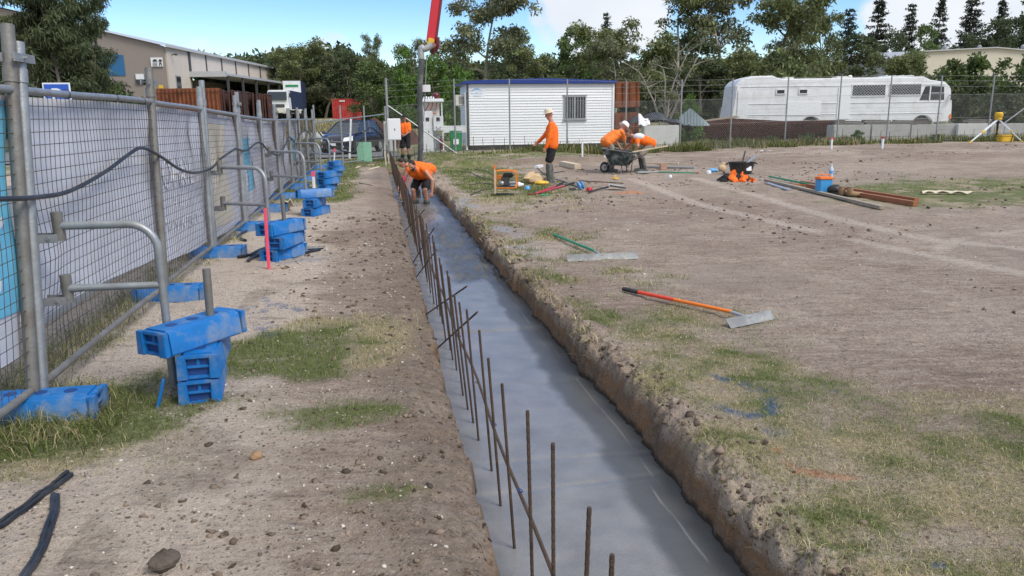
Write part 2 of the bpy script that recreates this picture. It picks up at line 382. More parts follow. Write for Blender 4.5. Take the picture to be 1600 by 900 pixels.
def dup(root, loc, rz, label=None, scale=None):
    c = root.copy(); COL.objects.link(c); c.location = loc; c.rotation_euler = (0, 0, rz) if isinstance(rz, (int, float)) else rz
    if scale is not None: c.scale = scale
    if label: c['label'] = label
    for ch in list(root.children):
        k = ch.copy(); COL.objects.link(k); k.parent = c
        for s2 in list(ch.children):
            k2 = s2.copy(); COL.objects.link(k2); k2.parent = k
    return c
def soup(name, V, Fc, mats, parent=None, mi=None, col=None):
    """fast mesh from numpy arrays: V (n,3), Fc (m,k)"""
    me = bpy.data.meshes.new(name); n = len(V); k = Fc.shape[1]; mf = len(Fc)
    me.vertices.add(n); me.vertices.foreach_set('co', np.ascontiguousarray(V, dtype=np.float32).ravel())
    me.loops.add(mf * k); me.loops.foreach_set('vertex_index', Fc.astype(np.int32).ravel())
    me.polygons.add(mf); me.polygons.foreach_set('loop_start', np.arange(0, mf * k, k, dtype=np.int32))
    for mm in (mats if isinstance(mats, (list, tuple)) else [mats]): me.materials.append(mm)
    if mi is not None: me.polygons.foreach_set('material_index', mi.astype(np.int32))
    me.update(calc_edges=True); me.validate()
    if col is not None:
        for cname, arr in col.items():
            a = me.color_attributes.new(cname, 'FLOAT_COLOR', 'POINT'); a.data.foreach_set('color', np.ascontiguousarray(arr, dtype=np.float32).ravel())
    o = bpy.data.objects.new(name, me); COL.objects.link(o)
    if parent is not None: o.parent = parent
    return o
def text_part(s, size, mtx, material, parent, name='lettering', extrude=.002):
    cu = bpy.data.curves.new('txt', 'FONT'); cu.body = s; cu.size = size; cu.extrude = extrude; cu.align_x = 'CENTER'; cu.align_y = 'CENTER'; cu.resolution_u = 3
    t = bpy.data.objects.new('txt', cu); COL.objects.link(t)
    dg = bpy.context.evaluated_depsgraph_get()
    me = bpy.data.meshes.new_from_object(t.evaluated_get(dg)); bpy.data.objects.remove(t)
    me.name = name; me.transform(mtx); me.materials.clear(); me.materials.append(material)
    o = bpy.data.objects.new(name, me); COL.objects.link(o); o.parent = parent; return o
# ------------------------------------------------------------------ ground
def uvp(px, py, z=0.0): return to_uv(gz(px, py, z))
def patch(u, v, px, py, ru, rv, z=0.0):
    cu, cv = uvp(px, py, z); u = u + 1.3 * ru * (fbm(u * 1.1 / ru, v * 1.1 / rv, 14) - .5) + .5 * ru * (fbm(u * 4 / ru, v * 4 / rv, 19) - .5); v = v + 1.3 * rv * (fbm(u * 1.2 / ru, v * 1.2 / rv, 15) - .5)
    return sst(0, 1, 1.35 - .95 * np.sqrt(((u - cu) / ru) ** 2 + ((v - cv) / rv) ** 2))
def polyd(u, v, pts):
    d = np.full(np.shape(u), 1e9)
    P = [uvp(*p) for p in pts]
    for (a, b), (c, e) in zip(P[:-1], P[1:]):
        du, dv = c - a, e - b; t = np.clip(((u - a) * du + (v - b) * dv) / (du * du + dv * dv), 0, 1)
        d = np.minimum(d, np.hypot(u - a - t * du, v - b - t * dv))
    return d
def m_grass(u, v):
    n = fbm(u * 1.1, v * 1.1, 41); n2 = fbm(u * 4, v * 4, 45)
    g = np.zeros(np.shape(u))
    g = np.maximum(g, 1.5 * patch(u, v, 60, 655, .85, .7)); g = np.maximum(g, 1.35 * patch(u, v, 430, 550, .9, .9))
    g = np.maximum(g, 1.3 * patch(u, v, 590, 520, .45, .8)); g = np.maximum(g, 1.1 * patch(u, v, 515, 650, .42, .32))
    g = np.maximum(g, 1.1 * patch(u, v, 575, 765, .22, .16))
    g = np.maximum(g, 1.35 * sst(13.5, 17, v) * sst(-2.6, -1.9, u) * (1 - sst(-.9, -.25, u)))
    g = np.maximum(g, .85 * np.exp(-((u + 2.25) / .28) ** 2) * (v < 30))
    g = np.maximum(g, .9 * (1 - sst(2.5, 3.5, u + .9 * (n - .5) - .35 * sst(4.5, 2.5, v))) * sst(1.45, 1.75, u) * (1 - .5 * sst(6, 9, v)))
    g = np.maximum(g, 1.3 * sst(12, 17, v) * sst(1.6, 2.2, u) * (1 - sst(3.2, 5.5, u + 1.5 * (n - .5))))
    g = np.maximum(g, 1.5 * patch(u, v, 1560, 283, 4.5, 3.0, .25)); g = np.maximum(g, 1.2 * patch(u, v, 1600, 690, .8, .6))
    g = np.maximum(g, .95 * sst(27, 28, v) * (1 - sst(8, 10, u))); g = np.maximum(g, 1.0 * sst(31.3, 31.9, v))
    n3 = fbm(u * 2.2, v * 2.2, 48)
    return np.clip(g * .92 + (n - .58) * 1.1 + (n2 - .5) * 1.0 + (n3 - .52) * 1.5, 0, 1) * (g > .02)
def m_green(u, v):
    g = np.maximum.reduce([1.2 * patch(u, v, 60, 655, .95, .8), 1.1 * patch(u, v, 415, 560, .95, .85), 1.6 * patch(u, v, 515, 650, .5, .4), .9 * patch(u, v, 575, 765, .3, .2), .8 * patch(u, v, 1560, 283, 6, 4, .25), .6 * patch(u, v, 1240, 610, .5, .4), .6 * patch(u, v, 1250, 790, .4, .3), .7 * patch(u, v, 1600, 700, .6, .4), .6 * patch(u, v, 1180, 535, 1.1, .9), .8 * patch(u, v, 985, 500, .7, 1.4), .8 * patch(u, v, 900, 430, .7, 1.8), .8 * patch(u, v, 1330, 830, .5, .35)])
    far = np.maximum(.85 * sst(13, 18, v), .40 * sst(1.4, 1.8, u) * (1 - sst(3, 3.6, u)))
    return np.clip(np.maximum(g, far) + 1.3 * (fbm(u * 1.6, v * 1.6, 61) - .52) + 1.1 * (fbm(u * 5, v * 5, 64, 4) - .5), 0, 1)
T1 = [(985, 280), (1090, 318), (1200, 345), (1350, 380), (1600, 428), (1800, 470)]
T2 = [(1085, 280), (1180, 305), (1320, 345), (1460, 375), (1600, 388), (1750, 392)]
T3 = [(1468, 396), (1478, 384), (1500, 373), (1540, 366), (1620, 358)]
def paint(u, v):
    bl = np.maximum.reduce([np.clip(1.2 - polyd(u, v, [(1108, 588), (1150, 598), (1192, 614), (1208, 632), (1202, 645), (1170, 652), (1125, 640)]) / .055, 0, 1),
        np.clip(1.2 - polyd(u, v, [(412, 468), (418, 482), (396, 500), (372, 508)]) / .05, 0, 1), np.clip(1.1 - polyd(u, v, [(425, 476), (470, 486)]) / .08, 0, 1) * .8,
        np.clip(1.2 - polyd(u, v, [(390, 480), (420, 525)]) / .1, 0, 1) * .7, patch(u, v, 1470, 888, .05, .03), patch(u, v, 1303, 611, .035, .035),
        .6 * patch(u, v, 455, 408, .35, .25), .5 * patch(u, v, 1210, 678, .1, .1)])
    orr = np.maximum.reduce([patch(u, v, 1206, 706, .06, .05), np.clip(1.1 - polyd(u, v, [(1235, 722), (1250, 740), (1335, 750)]) / .05, 0, 1), .6 * patch(u, v, 430, 422, .16, .12), .5 * patch(u, v, 965, 301, .25, .3)])
    sp = fbm(u * 16, v * 16, 71, 3)
    return bl * sst(.38, .62, sp), orr * sst(.38, .6, sp)
def axis(segs):
    out = [segs[0][0]]
    for a, b, st in segs:
        n = max(1, int(round((b - a) / st))); out += [a + (b - a) * (i + 1) / n for i in range(n)]
    return out
def geo(a, b, st, g):
    out = []; x = a; s = st if b > a else -st
    while (x < b) if b > a else (x > b):
        x += s; s *= g; out.append(x)
    return out
us = axis([(-12, -4, .1), (-4, .2, .028), (.2, .52, .008), (.52, 1.3, .11), (1.3, 1.78, .009), (1.78, 5, .026), (5, 12, .06), (12, 30, .2)])
us = geo(-12, -900, .3, 1.25)[::-1] + us + geo(30, 900, .4, 1.22)
vs = axis([(-4, 1.6, .14), (1.6, 2.9, .012)]); x = 2.9
while x < 36: x += max(.012, .0043 * x); vs.append(x)
vs = geo(-4, -300, .4, 1.4)[::-1] + vs + geo(x, 1500, .25, 1.09)
GU, GV = np.meshgrid(np.array(us), np.array(vs))
GZ = ground_h(GU, GV)
GV_ = np.stack([GU * NU.x + GV * DV.x, GU * NU.y + GV * DV.y, GZ], -1).reshape(-1, 3)
nu_, nv_ = len(us), len(vs)
ii = (np.arange(nv_ - 1)[:, None] * nu_ + np.arange(nu_ - 1)[None]).ravel()
GF = np.stack([ii, ii + 1, ii + nu_ + 1, ii + nu_], -1)
gr = m_grass(GU, GV); gn = m_green(GU, GV)
n_lo = fbm(GU * .45, GV * .45, 51); n_md = fbm(GU * 1.7, GV * 1.7, 55)
pale = np.clip(.30 + 1.3 * (1 - sst(-1.3, -.4, GU + .8 * (n_md - .5))) * (1 - .7 * sst(11, 15, GV)) * (GU < .4) + 1.0 * (n_lo - .5) + .35 * (n_md - .5), 0, 1)
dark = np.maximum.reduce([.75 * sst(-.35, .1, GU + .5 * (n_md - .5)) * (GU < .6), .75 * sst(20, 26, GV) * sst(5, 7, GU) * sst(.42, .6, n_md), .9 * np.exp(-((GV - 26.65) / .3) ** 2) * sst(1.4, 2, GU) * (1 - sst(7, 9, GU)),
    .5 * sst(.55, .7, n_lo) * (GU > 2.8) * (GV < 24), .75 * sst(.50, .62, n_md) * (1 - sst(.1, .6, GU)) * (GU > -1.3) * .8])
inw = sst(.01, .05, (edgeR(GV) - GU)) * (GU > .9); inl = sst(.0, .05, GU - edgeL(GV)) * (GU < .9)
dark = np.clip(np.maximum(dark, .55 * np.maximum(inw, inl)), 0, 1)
track = np.maximum.reduce([1 - sst(.07, .22, polyd(GU, GV, T1)), 1 - sst(.07, .22, polyd(GU, GV, T2)), .8 * (1 - sst(.05, .14, polyd(GU, GV, T3)))]) * sst(.25, .5, n_md + .12)
slurry = np.clip(sst(8.5, 10, GV) * (1 - sst(15, 17, GV)) * np.exp(-((GU - 1.75) / .25) ** 2) * sst(.5, .65, n_md) * 1.2, 0, 1)
bl, orr = paint(GU, GV)
A = np.stack([gr, pale, dark, gn], -1).reshape(-1, 4); B = np.stack([track, bl, orr, slurry], -1).reshape(-1, 4)
# the two attribute sets go in as point colours, alpha carries the fourth mask
def ground_material():
    m = bpy.data.materials.new('site_ground'); m.use_nodes = True; nt = m.node_tree; N = nt.nodes.new; L = nt.links.new
    b = nt.nodes['Principled BSDF']; b.inputs['Roughness'].default_value = .92; b.inputs['Specular IOR Level'].default_value = .25
    tc = N('ShaderNodeTexCoord')
    def noise(s, d=6, r=.65):
        n = N('ShaderNodeTexNoise'); n.inputs['Scale'].default_value = s; n.inputs['Detail'].default_value = d; n.inputs['Roughness'].default_value = r; L(tc.outputs['Object'], n.inputs['Vector']); return n.outputs['Fac']
    def mth(op, a, b2=None, cl=False):
        n = N('ShaderNodeMath'); n.operation = op; n.use_clamp = cl
        for i, x in enumerate((a, b2)):
            if x is None: continue
            if isinstance(x, (int, float)): n.inputs[i].default_value = x
            else: L(x, n.inputs[i])
        return n.outputs[0]
    def rng_(x, a, b2, c=0, d=1):
        n = N('ShaderNodeMapRange'); L(x, n.inputs['Value']); n.inputs['From Min'].default_value = a; n.inputs['From Max'].default_value = b2; n.inputs['To Min'].default_value = c; n.inputs['To Max'].default_value = d; return n.outputs[0]
    def mix(f, a, b2):
        n = N('ShaderNodeMix'); n.data_type = 'RGBA'
        for i, x in ((0, f), (6, a), (7, b2)):
            if isinstance(x, tuple): n.inputs[i].default_value = (*x, 1)
            elif isinstance(x, (int, float)): n.inputs[i].default_value = x
            else: L(x, n.inputs[i])
        return n.outputs[2]
    def attr(nm):
        a = N('ShaderNodeAttribute'); a.attribute_name = nm; s = N('ShaderNodeSeparateColor'); L(a.outputs['Color'], s.inputs[0]); return s.outputs[0], s.outputs[1], s.outputs[2], a.outputs['Alpha']
    g, pl, dk, gn = attr('mask_a'); tk, bl, og, sl = attr('mask_b')
    nA, nB, nC, nD = noise(2.3), noise(17), noise(75, 5, .7), noise(240, 3, .6)
    pf = mth('ADD', pl, mth('ADD', mth('MULTIPLY', mth('SUBTRACT', nA, .5), .9), mth('ADD', mth('MULTIPLY', mth('SUBTRACT', nB, .5), 1.3), mth('MULTIPLY', mth('SUBTRACT', nC, .5), 1.1))), True)
    dirt = mix(pf, (.285, .205, .152), (.67, .56, .455))
    mp_ = N('ShaderNodeMapping'); mp_.inputs['Scale'].default_value = (1.6, 8, 1); mp_.inputs['Rotation'].default_value = (0, 0, -TR); L(tc.outputs['Object'], mp_.inputs[0]); ns_ = N('ShaderNodeTexNoise'); ns_.inputs['Scale'].default_value = 1.6; ns_.inputs['Detail'].default_value = 8; ns_.inputs['Roughness'].default_value = .7; L(mp_.outputs[0], ns_.inputs['Vector'])
    dirt = mix(rng_(ns_.outputs['Fac'], .50, .68, 0, .6), dirt, (.60, .50, .41)); dirt = mix(rng_(ns_.outputs['Fac'], .46, .32, 0, .65), dirt, (.15, .115, .088))
    vo = N('ShaderNodeTexVoronoi'); vo.inputs['Scale'].default_value = 42; L(tc.outputs['Object'], vo.inputs['Vector']); vd = vo.outputs['Distance']
    vs_ = N('ShaderNodeSeparateColor'); L(vo.outputs['Color'], vs_.inputs[0])
    dirt = mix(mth('MULTIPLY', rng_(vd, .42, .22, 0, .75), rng_(vs_.outputs[0], .62, .70), True), dirt, (.075, .056, .044))
    dirt = mix(mth('MULTIPLY', rng_(vd, .36, .2, 0, .8), rng_(vs_.outputs[1], .80, .86), True), dirt, (.60, .54, .46))
    dirt = mix(rng_(nC, .55, .66, 0, .6), dirt, (.095, .072, .055))
    dirt = mix(rng_(nD, .56, .68, 0, .5), dirt, (.62, .55, .47))
    dirt = mix(rng_(nD, .46, .36, 0, .45), dirt, (.10, .077, .06))
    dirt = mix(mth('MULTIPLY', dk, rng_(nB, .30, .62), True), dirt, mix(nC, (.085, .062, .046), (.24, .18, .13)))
    dirt = mix(mth('MULTIPLY', mth('MULTIPLY', tk, .62), rng_(nB, .3, .55), True), dirt, (.62, .53, .44))
    gc = mix(rng_(mth('ADD', gn, mth('MULTIPLY', mth('SUBTRACT', nB, .5), .8)), .25, .75), (.48, .395, .225), (.135, .175, .045))
    gc = mix(rng_(nC, .45, .68, 0, .7), gc, (.13, .10, .065))
    gc = mix(rng_(nD, .55, .70, 0, .5), gc, (.55, .47, .32))
    gc = mix(mth('MULTIPLY', rng_(nA, .42, .64, .12, .85), rng_(gn, .75, .35), True), gc, dirt)
    gf = rng_(mth('ADD', g, mth('ADD', mth('MULTIPLY', mth('SUBTRACT', nB, .5), 1.2), mth('MULTIPLY', mth('SUBTRACT', nC, .5), 1.3))), .30, 1.0)
    gf2 = mth('MULTIPLY', gf, rng_(g, 0.02, .12), True)
    c = mix(gf2, dirt, gc)
    geo_ = N('ShaderNodeNewGeometry'); sp_ = N('ShaderNodeSeparateXYZ'); L(geo_.outputs['Position'], sp_.inputs[0])
    wallc = mix(rng_(nA, .42, .62), (.19, .13, .092), (.38, .205, .09)); wallc = mix(rng_(nB, .45, .7), wallc, (.27, .205, .155))
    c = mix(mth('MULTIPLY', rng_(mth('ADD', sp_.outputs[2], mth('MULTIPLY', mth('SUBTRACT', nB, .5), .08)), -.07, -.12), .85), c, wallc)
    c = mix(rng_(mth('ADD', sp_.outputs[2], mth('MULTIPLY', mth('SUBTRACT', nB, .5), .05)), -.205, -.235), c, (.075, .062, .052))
    c = mix(mth('MULTIPLY', sl, .8), c, (.33, .34, .35))
    c = mix(mth('MULTIPLY', bl, rng_(nC, .3, .6, .25, .95)), c, (.028, .105, .27))
    c = mix(mth('MULTIPLY', og, rng_(nC, .3, .6, .1, .7)), c, (.62, .17, .07))
    L(c, b.inputs['Base Color'])
    h = mth('ADD', mth('MULTIPLY', nB, .7), mth('ADD', mth('MULTIPLY', nC, .5), mth('ADD', mth('MULTIPLY', nD, .16), mth('MULTIPLY', vd, -.16))))
    bp = N('ShaderNodeBump'); bp.inputs['Strength'].default_value = 1.0; bp.inputs['Distance'].default_value = .05; L(h, bp.inputs['Height']); L(bp.outputs[0], b.inputs['Normal'])
    return m
GM = ground_material()
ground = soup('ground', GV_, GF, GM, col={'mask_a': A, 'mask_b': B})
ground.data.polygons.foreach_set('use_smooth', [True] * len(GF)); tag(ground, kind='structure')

# ------------------------------------------------------------------ wet concrete in the trench
cu_ = np.array(axis([(.25, 1.28, .022), (1.28, 1.52, .006), (1.52, 1.7, .03)])); cv_ = [1.2]
while cv_[-1] < TEND + .2: cv_.append(cv_[-1] + max(.02, .006 * cv_[-1]))
CU, CVv = np.meshgrid(cu_, np.array(cv_))
rough = sst(8.6, 8.9, CVv + .3 * (fbm(CU * 2, CVv, 3) - .5)) * sst(.72, .95, CU + .3 * (fbm(CU, CVv * 1.5, 4) - .5)) * (1 - sst(13, 15.5, CVv))
rough = np.maximum(rough, .5 * sst(14, 16, CVv))
CH = CZ + -.006 * (np.exp(-((CVv - 3.55 - .06 * CU) / .012) ** 2) + np.exp(-((CVv - 3.98 + .05 * CU) / .012) ** 2) + .7 * np.exp(-((CVv - 5.2) / .015) ** 2)) + .010 * (fbm(CU * 2.2, CVv * 1.2, 81) - .5) + .006 * (fbm(CU * 1.2, CVv * 4.5, 87, 3) - .5) * (1 - sst(9, 12, CVv)) + .003 * (fbm(CU * 9, CVv * 7, 82) - .5) + rough * (.11 * (fbm(CU * 5, CVv * 4, 83) - .5) + .06 * (fbm(CU * 15, CVv * 12, 86) - .5)) + .014 * sst(6.62, 6.7, CVv + .1 * (fbm(CU * 3, CVv * 0, 5) - .5))
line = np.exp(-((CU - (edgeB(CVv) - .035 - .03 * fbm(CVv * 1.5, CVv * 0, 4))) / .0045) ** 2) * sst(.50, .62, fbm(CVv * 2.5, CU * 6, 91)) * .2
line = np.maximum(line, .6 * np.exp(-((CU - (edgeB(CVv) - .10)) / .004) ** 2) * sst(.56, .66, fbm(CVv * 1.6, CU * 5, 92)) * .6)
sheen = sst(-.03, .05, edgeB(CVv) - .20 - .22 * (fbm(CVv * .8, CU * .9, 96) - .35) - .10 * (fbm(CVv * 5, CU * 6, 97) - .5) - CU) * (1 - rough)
CA = np.stack([rough, line, sheen, np.ones_like(rough)], -1).reshape(-1, 4)
CP = np.stack([CU * NU.x + CVv * DV.x, CU * NU.y + CVv * DV.y, CH], -1).reshape(-1, 3)
nu2, nv2 = len(cu_), len(cv_); jj = (np.arange(nv2 - 1)[:, None] * nu2 + np.arange(nu2 - 1)[None]).ravel()
def concrete_material():
    m = bpy.data.materials.new('wet_concrete'); m.use_nodes = True; nt = m.node_tree; N = nt.nodes.new; L = nt.links.new
    b = nt.nodes['Principled BSDF']; tc = N('ShaderNodeTexCoord')
    a = N('ShaderNodeAttribute'); a.attribute_name = 'mask_a'; s = N('ShaderNodeSeparateColor'); L(a.outputs['Color'], s.inputs[0])
    n = N('ShaderNodeTexNoise'); n.inputs['Scale'].default_value = 5; n.inputs['Detail'].default_value = 8; L(tc.outputs['Object'], n.inputs['Vector'])
    n2 = N('ShaderNodeTexNoise'); n2.inputs['Scale'].default_value = 75; n2.inputs['Detail'].default_value = 7; L(tc.outputs['Object'], n2.inputs['Vector'])
    cr = N('ShaderNodeMix'); cr.data_type = 'RGBA'; L(n.outputs['Fac'], cr.inputs[0]); cr.inputs[6].default_value = (.125, .126, .122, 1); cr.inputs[7].default_value = (.285, .28, .268, 1)
    c2 = N('ShaderNodeMix'); c2.data_type = 'RGBA'; L(s.outputs[1], c2.inputs[0]); L(cr.outputs[2], c2.inputs[6]); c2.inputs[7].default_value = (.5, .5, .48, 1)
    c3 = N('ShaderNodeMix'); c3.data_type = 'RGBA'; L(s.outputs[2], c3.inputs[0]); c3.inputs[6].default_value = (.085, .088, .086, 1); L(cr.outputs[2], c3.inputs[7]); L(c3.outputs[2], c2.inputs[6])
    L(c2.outputs[2], b.inputs['Base Color'])
    mr = N('ShaderNodeMapRange'); L(n.outputs['Fac'], mr.inputs['Value']); mr.inputs['From Min'].default_value = .35; mr.inputs['From Max'].default_value = .68; mr.inputs['To Min'].default_value = .05; mr.inputs['To Max'].default_value = .17
    mf = N('ShaderNodeMix'); mf.data_type = 'FLOAT'; L(s.outputs[2], mf.inputs[0]); mf.inputs[2].default_value = .38; L(mr.outputs[0], mf.inputs[3]); L(mf.outputs[0], b.inputs['Roughness']); b.inputs['IOR'].default_value = 1.5
    bp = N('ShaderNodeBump'); bp.inputs['Strength'].default_value = .30; bp.inputs['Distance'].default_value = .014
    ad = N('ShaderNodeMath'); ad.operation = 'MULTIPLY_ADD'; L(n2.outputs['Fac'], ad.inputs[0]); ad.inputs[1].default_value = .55; ns3 = N('ShaderNodeMath'); ns3.operation = 'MULTIPLY'; L(n.outputs['Fac'], ns3.inputs[0]); ns3.inputs[1].default_value = .30; L(ns3.outputs[0], ad.inputs[2])
    L(ad.outputs[0], bp.inputs['Height']); L(bp.outputs[0], b.inputs['Normal'])
    return m
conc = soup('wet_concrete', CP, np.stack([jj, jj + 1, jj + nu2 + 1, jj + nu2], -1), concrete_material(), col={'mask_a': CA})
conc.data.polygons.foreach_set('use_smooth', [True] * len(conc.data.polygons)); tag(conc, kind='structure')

# ------------------------------------------------------------------ road beyond the temporary fence
mb = MB()
def quadz(c4, z): mb.add([uv(u, v, z) for u, v in c4], [(0, 1, 2, 3)])
quadz([(-9.5, -8), (-3.0, -8), (-3.0, 34), (-9.5, 34)], .055); quadz([(-26, 34), (1.2, 34), (.2, 47), (-26, 47)], .055)
road = tag(mb.build('road', M['asphalt'], smooth=0), kind='structure')
mb = MB().box((0, 0, .05), (.16, 40, .14)); kb = tag(mb.build('kerb', M['concrete_pale'], bevel=.02), kind='structure'); kb.location = uv(-2.9, 11, 0); kb.rotation_euler = (0, 0, TR)

# ------------------------------------------------------------------ grass, weeds, stones: what nobody could count
def blades(name, P, h, w, lean, col, flat=0.0):
    n = len(P); az = rng.random(n) * 2 * np.pi; d = np.stack([np.cos(az), np.sin(az), np.zeros(n)], -1); side = np.stack([-np.sin(az), np.cos(az), np.zeros(n)], -1)
    upv = np.array([0, 0, 1.0]); hh = h[:, None]; ww = w[:, None]; ln = lean[:, None]
    b0 = P - side * ww * .5; b1 = P + side * ww * .5
    mid = P + d * hh * ln * .35 + upv * hh * .6 * (1 - .35 * ln); m0 = mid - side * ww * .4; m1 = mid + side * ww * .4
    tip = P + d * hh * ln * 1.0 + upv * hh * (1 - .62 * ln)
    V = np.stack([b0, b1, m1, m0, tip], 1).reshape(-1, 3); k = np.arange(n) * 5
    F4 = np.concatenate([np.stack([k, k + 1, k + 2, k + 3], -1), np.stack([k + 3, k + 2, k + 4, k + 4], -1)])
    tri = np.concatenate([np.stack([k, k + 1, k + 2], -1), np.stack([k, k + 2, k + 3], -1), np.stack([k + 3, k + 2, k + 4], -1)])
    C = np.repeat(np.concatenate([col, np.ones((n, 1))], 1), 5, axis=0)
    o = soup(name, V, tri, MATS['grass_blade'], col={'col': C}); return o
def blade_mat():
    m = bpy.data.materials.new('grass_blade'); m.use_nodes = True; nt = m.node_tree; b = nt.nodes['Principled BSDF']; b.inputs['Roughness'].default_value = .7; b.inputs['Specular IOR Level'].default_value = .25
    a = nt.nodes.new('ShaderNodeAttribute'); a.attribute_name = 'col'; nt.links.new(a.outputs['Color'], b.inputs['Base Color'])
    t = nt.nodes.new('ShaderNodeBsdfTranslucent'); nt.links.new(a.outputs['Color'], t.inputs['Color']); ms = nt.nodes.new('ShaderNodeMixShader'); ms.inputs[0].default_value = .25
    nt.links.new(b.outputs[0], ms.inputs[1]); nt.links.new(t.outputs[0], ms.inputs[2]); nt.links.new(ms.outputs[0], nt.nodes['Material Output'].inputs[0]); MATS['grass_blade'] = m
blade_mat()
def scatter(n, u0, u1, v0, v1, dens):
    lv0, lv1 = math.log(v0), math.log(v1); u = u0 + (u1 - u0) * rng.random(n); v = np.exp(lv0 + (lv1 - lv0) * rng.random(n))
    k = rng.random(n) < dens(u, v); u, v = u[k], v[k]
    ok = (u < edgeL(v) + .01) | (u > edgeR(v) - .02) | (v > TEND); u, v = u[ok], v[ok]
    return u, v, np.stack([u * NU.x + v * DV.x, u * NU.y + v * DV.y, ground_h(u, v) - .004], -1)
def gcol(u, v, green, n):
    g = (np.where(rng.random(n) < .26 + .75 * np.clip(green, 0, 1), .9, .1) + .3 * (rng.random(n) - .5)).clip(0, 1)[:, None]; s = np.array([.56, .465, .27]); gg_ = np.array([.135, .190, .036])
    return (s * (1 - g) + gg_ * g) * (.35 + 1.0 * rng.random(n))[:, None]
sets = []
for n, u0, u1, v0, v1, hs in ((230000, 1.45, 5.5, 2.0, 12, .72), (90000, -3.2, .4, 2.6, 12, .95), (110000, -3.2, 6, 12, 32, .55), (40000, 6, 30, 14, 32, .5)):
    u, v, P = scatter(n, u0, u1, v0, v1, lambda u, v: np.clip(m_grass(u, v) - .12, 0, 1) ** 1.3)
    gnn = m_green(u, v); k = len(u); sc = np.clip(v / 6, .8, 1.9)
    sets.append((P, (.022 + .038 * rng.random(k)) * sc * hs * (1 + .6 * gnn), (.0019 + .0016 * rng.random(k)) * np.clip(v / 5, .8, 4), .45 + .75 * rng.random(k) * (1.2 - .45 * gnn), gcol(u, v, gnn, k)))
tag(blades('grass', *[np.concatenate([s[i] for s in sets]) for i in range(5)]), kind='stuff')
# long grass at the foot of the panel fence and weeds along the chain link fence
sets = []
u, v, P = scatter(34000, -2.9, -1.5, 2.6, 12, lambda u, v: np.clip(np.exp(-((u + 2.3) / .22) ** 2) * sst(.3, .6, fbm(u * 2, v * 1.3, 77)) + 1.3 * patch(u, v, 60, 655, .75, .5) - .15, 0, 1)); k = len(u)
sets.append((P, (.05 + .10 * rng.random(k)) * (1 + .5 * (u < -1.9)), .003 + .002 * rng.random(k), .4 + .8 * rng.random(k), gcol(u, v, .60 + .9 * (fbm(u * 2, v * 2, 3) - .5), k) * .85))
u, v, P = scatter(90000, -2, 30, 30.8, 34.0, lambda u, v: np.clip(sst(.44, .68, fbm(u * .7, v * .9, 79)) * (.35 + .5 * (u > 6)), 0, 1)); k = len(u)
sets.append((P, (.06 + .30 * rng.random(k) ** 2) * (.3 + 1.0 * fbm(u * .8, v * .8, 13)) * (1 + .7 * (u > 6)), .018 + .02 * rng.random(k), .15 + .6 * rng.random(k), gcol(u, v, .62 + 1.1 * (fbm(u * .6, v * .6, 4) - .5), k) * .85))
u, v, P = scatter(25000, -14, 3, 47.5, 64, lambda u, v: np.full(len(u), .8)); k = len(u)
sets.append((P, .3 + .7 * rng.random(k), .03 + .03 * rng.random(k), .15 + .5 * rng.random(k), gcol(u, v, np.full(k, .12), k)))
u, v, P = scatter(13000, 1.3, 1.75, 2.0, 16, lambda u, v: np.exp(-((u - edgeR(v) - .03) / .06) ** 2) * sst(.40, .62, fbm(u * 2, v * 2.2, 88))); k = len(u)
sets.append((P, (.03 + .06 * rng.random(k)) * np.clip(v / 5, .8, 2), (.0022 + .0018 * rng.random(k)) * np.clip(v / 4, .8, 3), .5 + .9 * rng.random(k), gcol(u, v, .15 + .8 * (fbm(u * 2, v * 1.5, 6) - .5), k)))
tag(blades('weeds', *[np.concatenate([s[i] for s in sets]) for i in range(5)]), kind='stuff')
# clods and stones
t_ = (1 + 5 ** .5) / 2
ICO = np.array([(-1, t_, 0), (1, t_, 0), (-1, -t_, 0), (1, -t_, 0), (0, -1, t_), (0, 1, t_), (0, -1, -t_), (0, 1, -t_), (t_, 0, -1), (t_, 0, 1), (-t_, 0, -1), (-t_, 0, 1)]) / 1.9
ICF = np.array([(0, 11, 5), (0, 5, 1), (0, 1, 7), (0, 7, 10), (0, 10, 11), (1, 5, 9), (5, 11, 4), (11, 10, 2), (10, 7, 6), (7, 1, 8), (3, 9, 4), (3, 4, 2), (3, 2, 6), (3, 6, 8), (3, 8, 9), (4, 9, 5), (2, 4, 11), (6, 2, 10), (8, 6, 7), (9, 8, 1)])
def rocks(name, u, v, s, material):
    n = len(u); z = ground_h(u, v)
    P = np.stack([u * NU.x + v * DV.x, u * NU.y + v * DV.y, z + s * .1], -1)
    sh = ICO[None] * (s[:, None, None]) * (.3 + 1.3 * rng.random((n, 12, 1))) * np.stack([np.ones(n), .7 + .5 * rng.random(n), .55 + .3 * rng.random(n)], -1)[:, None]
    a = rng.random(n) * 6.28; c, sn = np.cos(a)[:, None], np.sin(a)[:, None]
    X = sh[..., 0] * c - sh[..., 1] * sn; Y = sh[..., 0] * sn + sh[..., 1] * c
    V = (np.stack([X, Y, sh[..., 2]], -1) + P[:, None]).reshape(-1, 3)
    F = (ICF[None] + (np.arange(n) * 12)[:, None, None]).reshape(-1, 3)
    o = soup(name, V, F, material); return o
clod = mat('soil_clod', (.155, .118, .090), .95, 0, .35, 4, .3, 60, None, 0, 1, .2, 0, None, .6)
stone = mat('pale_stone', (.42, .38, .33), .85, 0, .25, 4, 0, 1, None, 0, 1, .3, 0, None, .45)
def rsc(n, u0, u1, v0, v1, dens):
    u, v, P = scatter(n, u0, u1, v0, v1, dens); return u, v
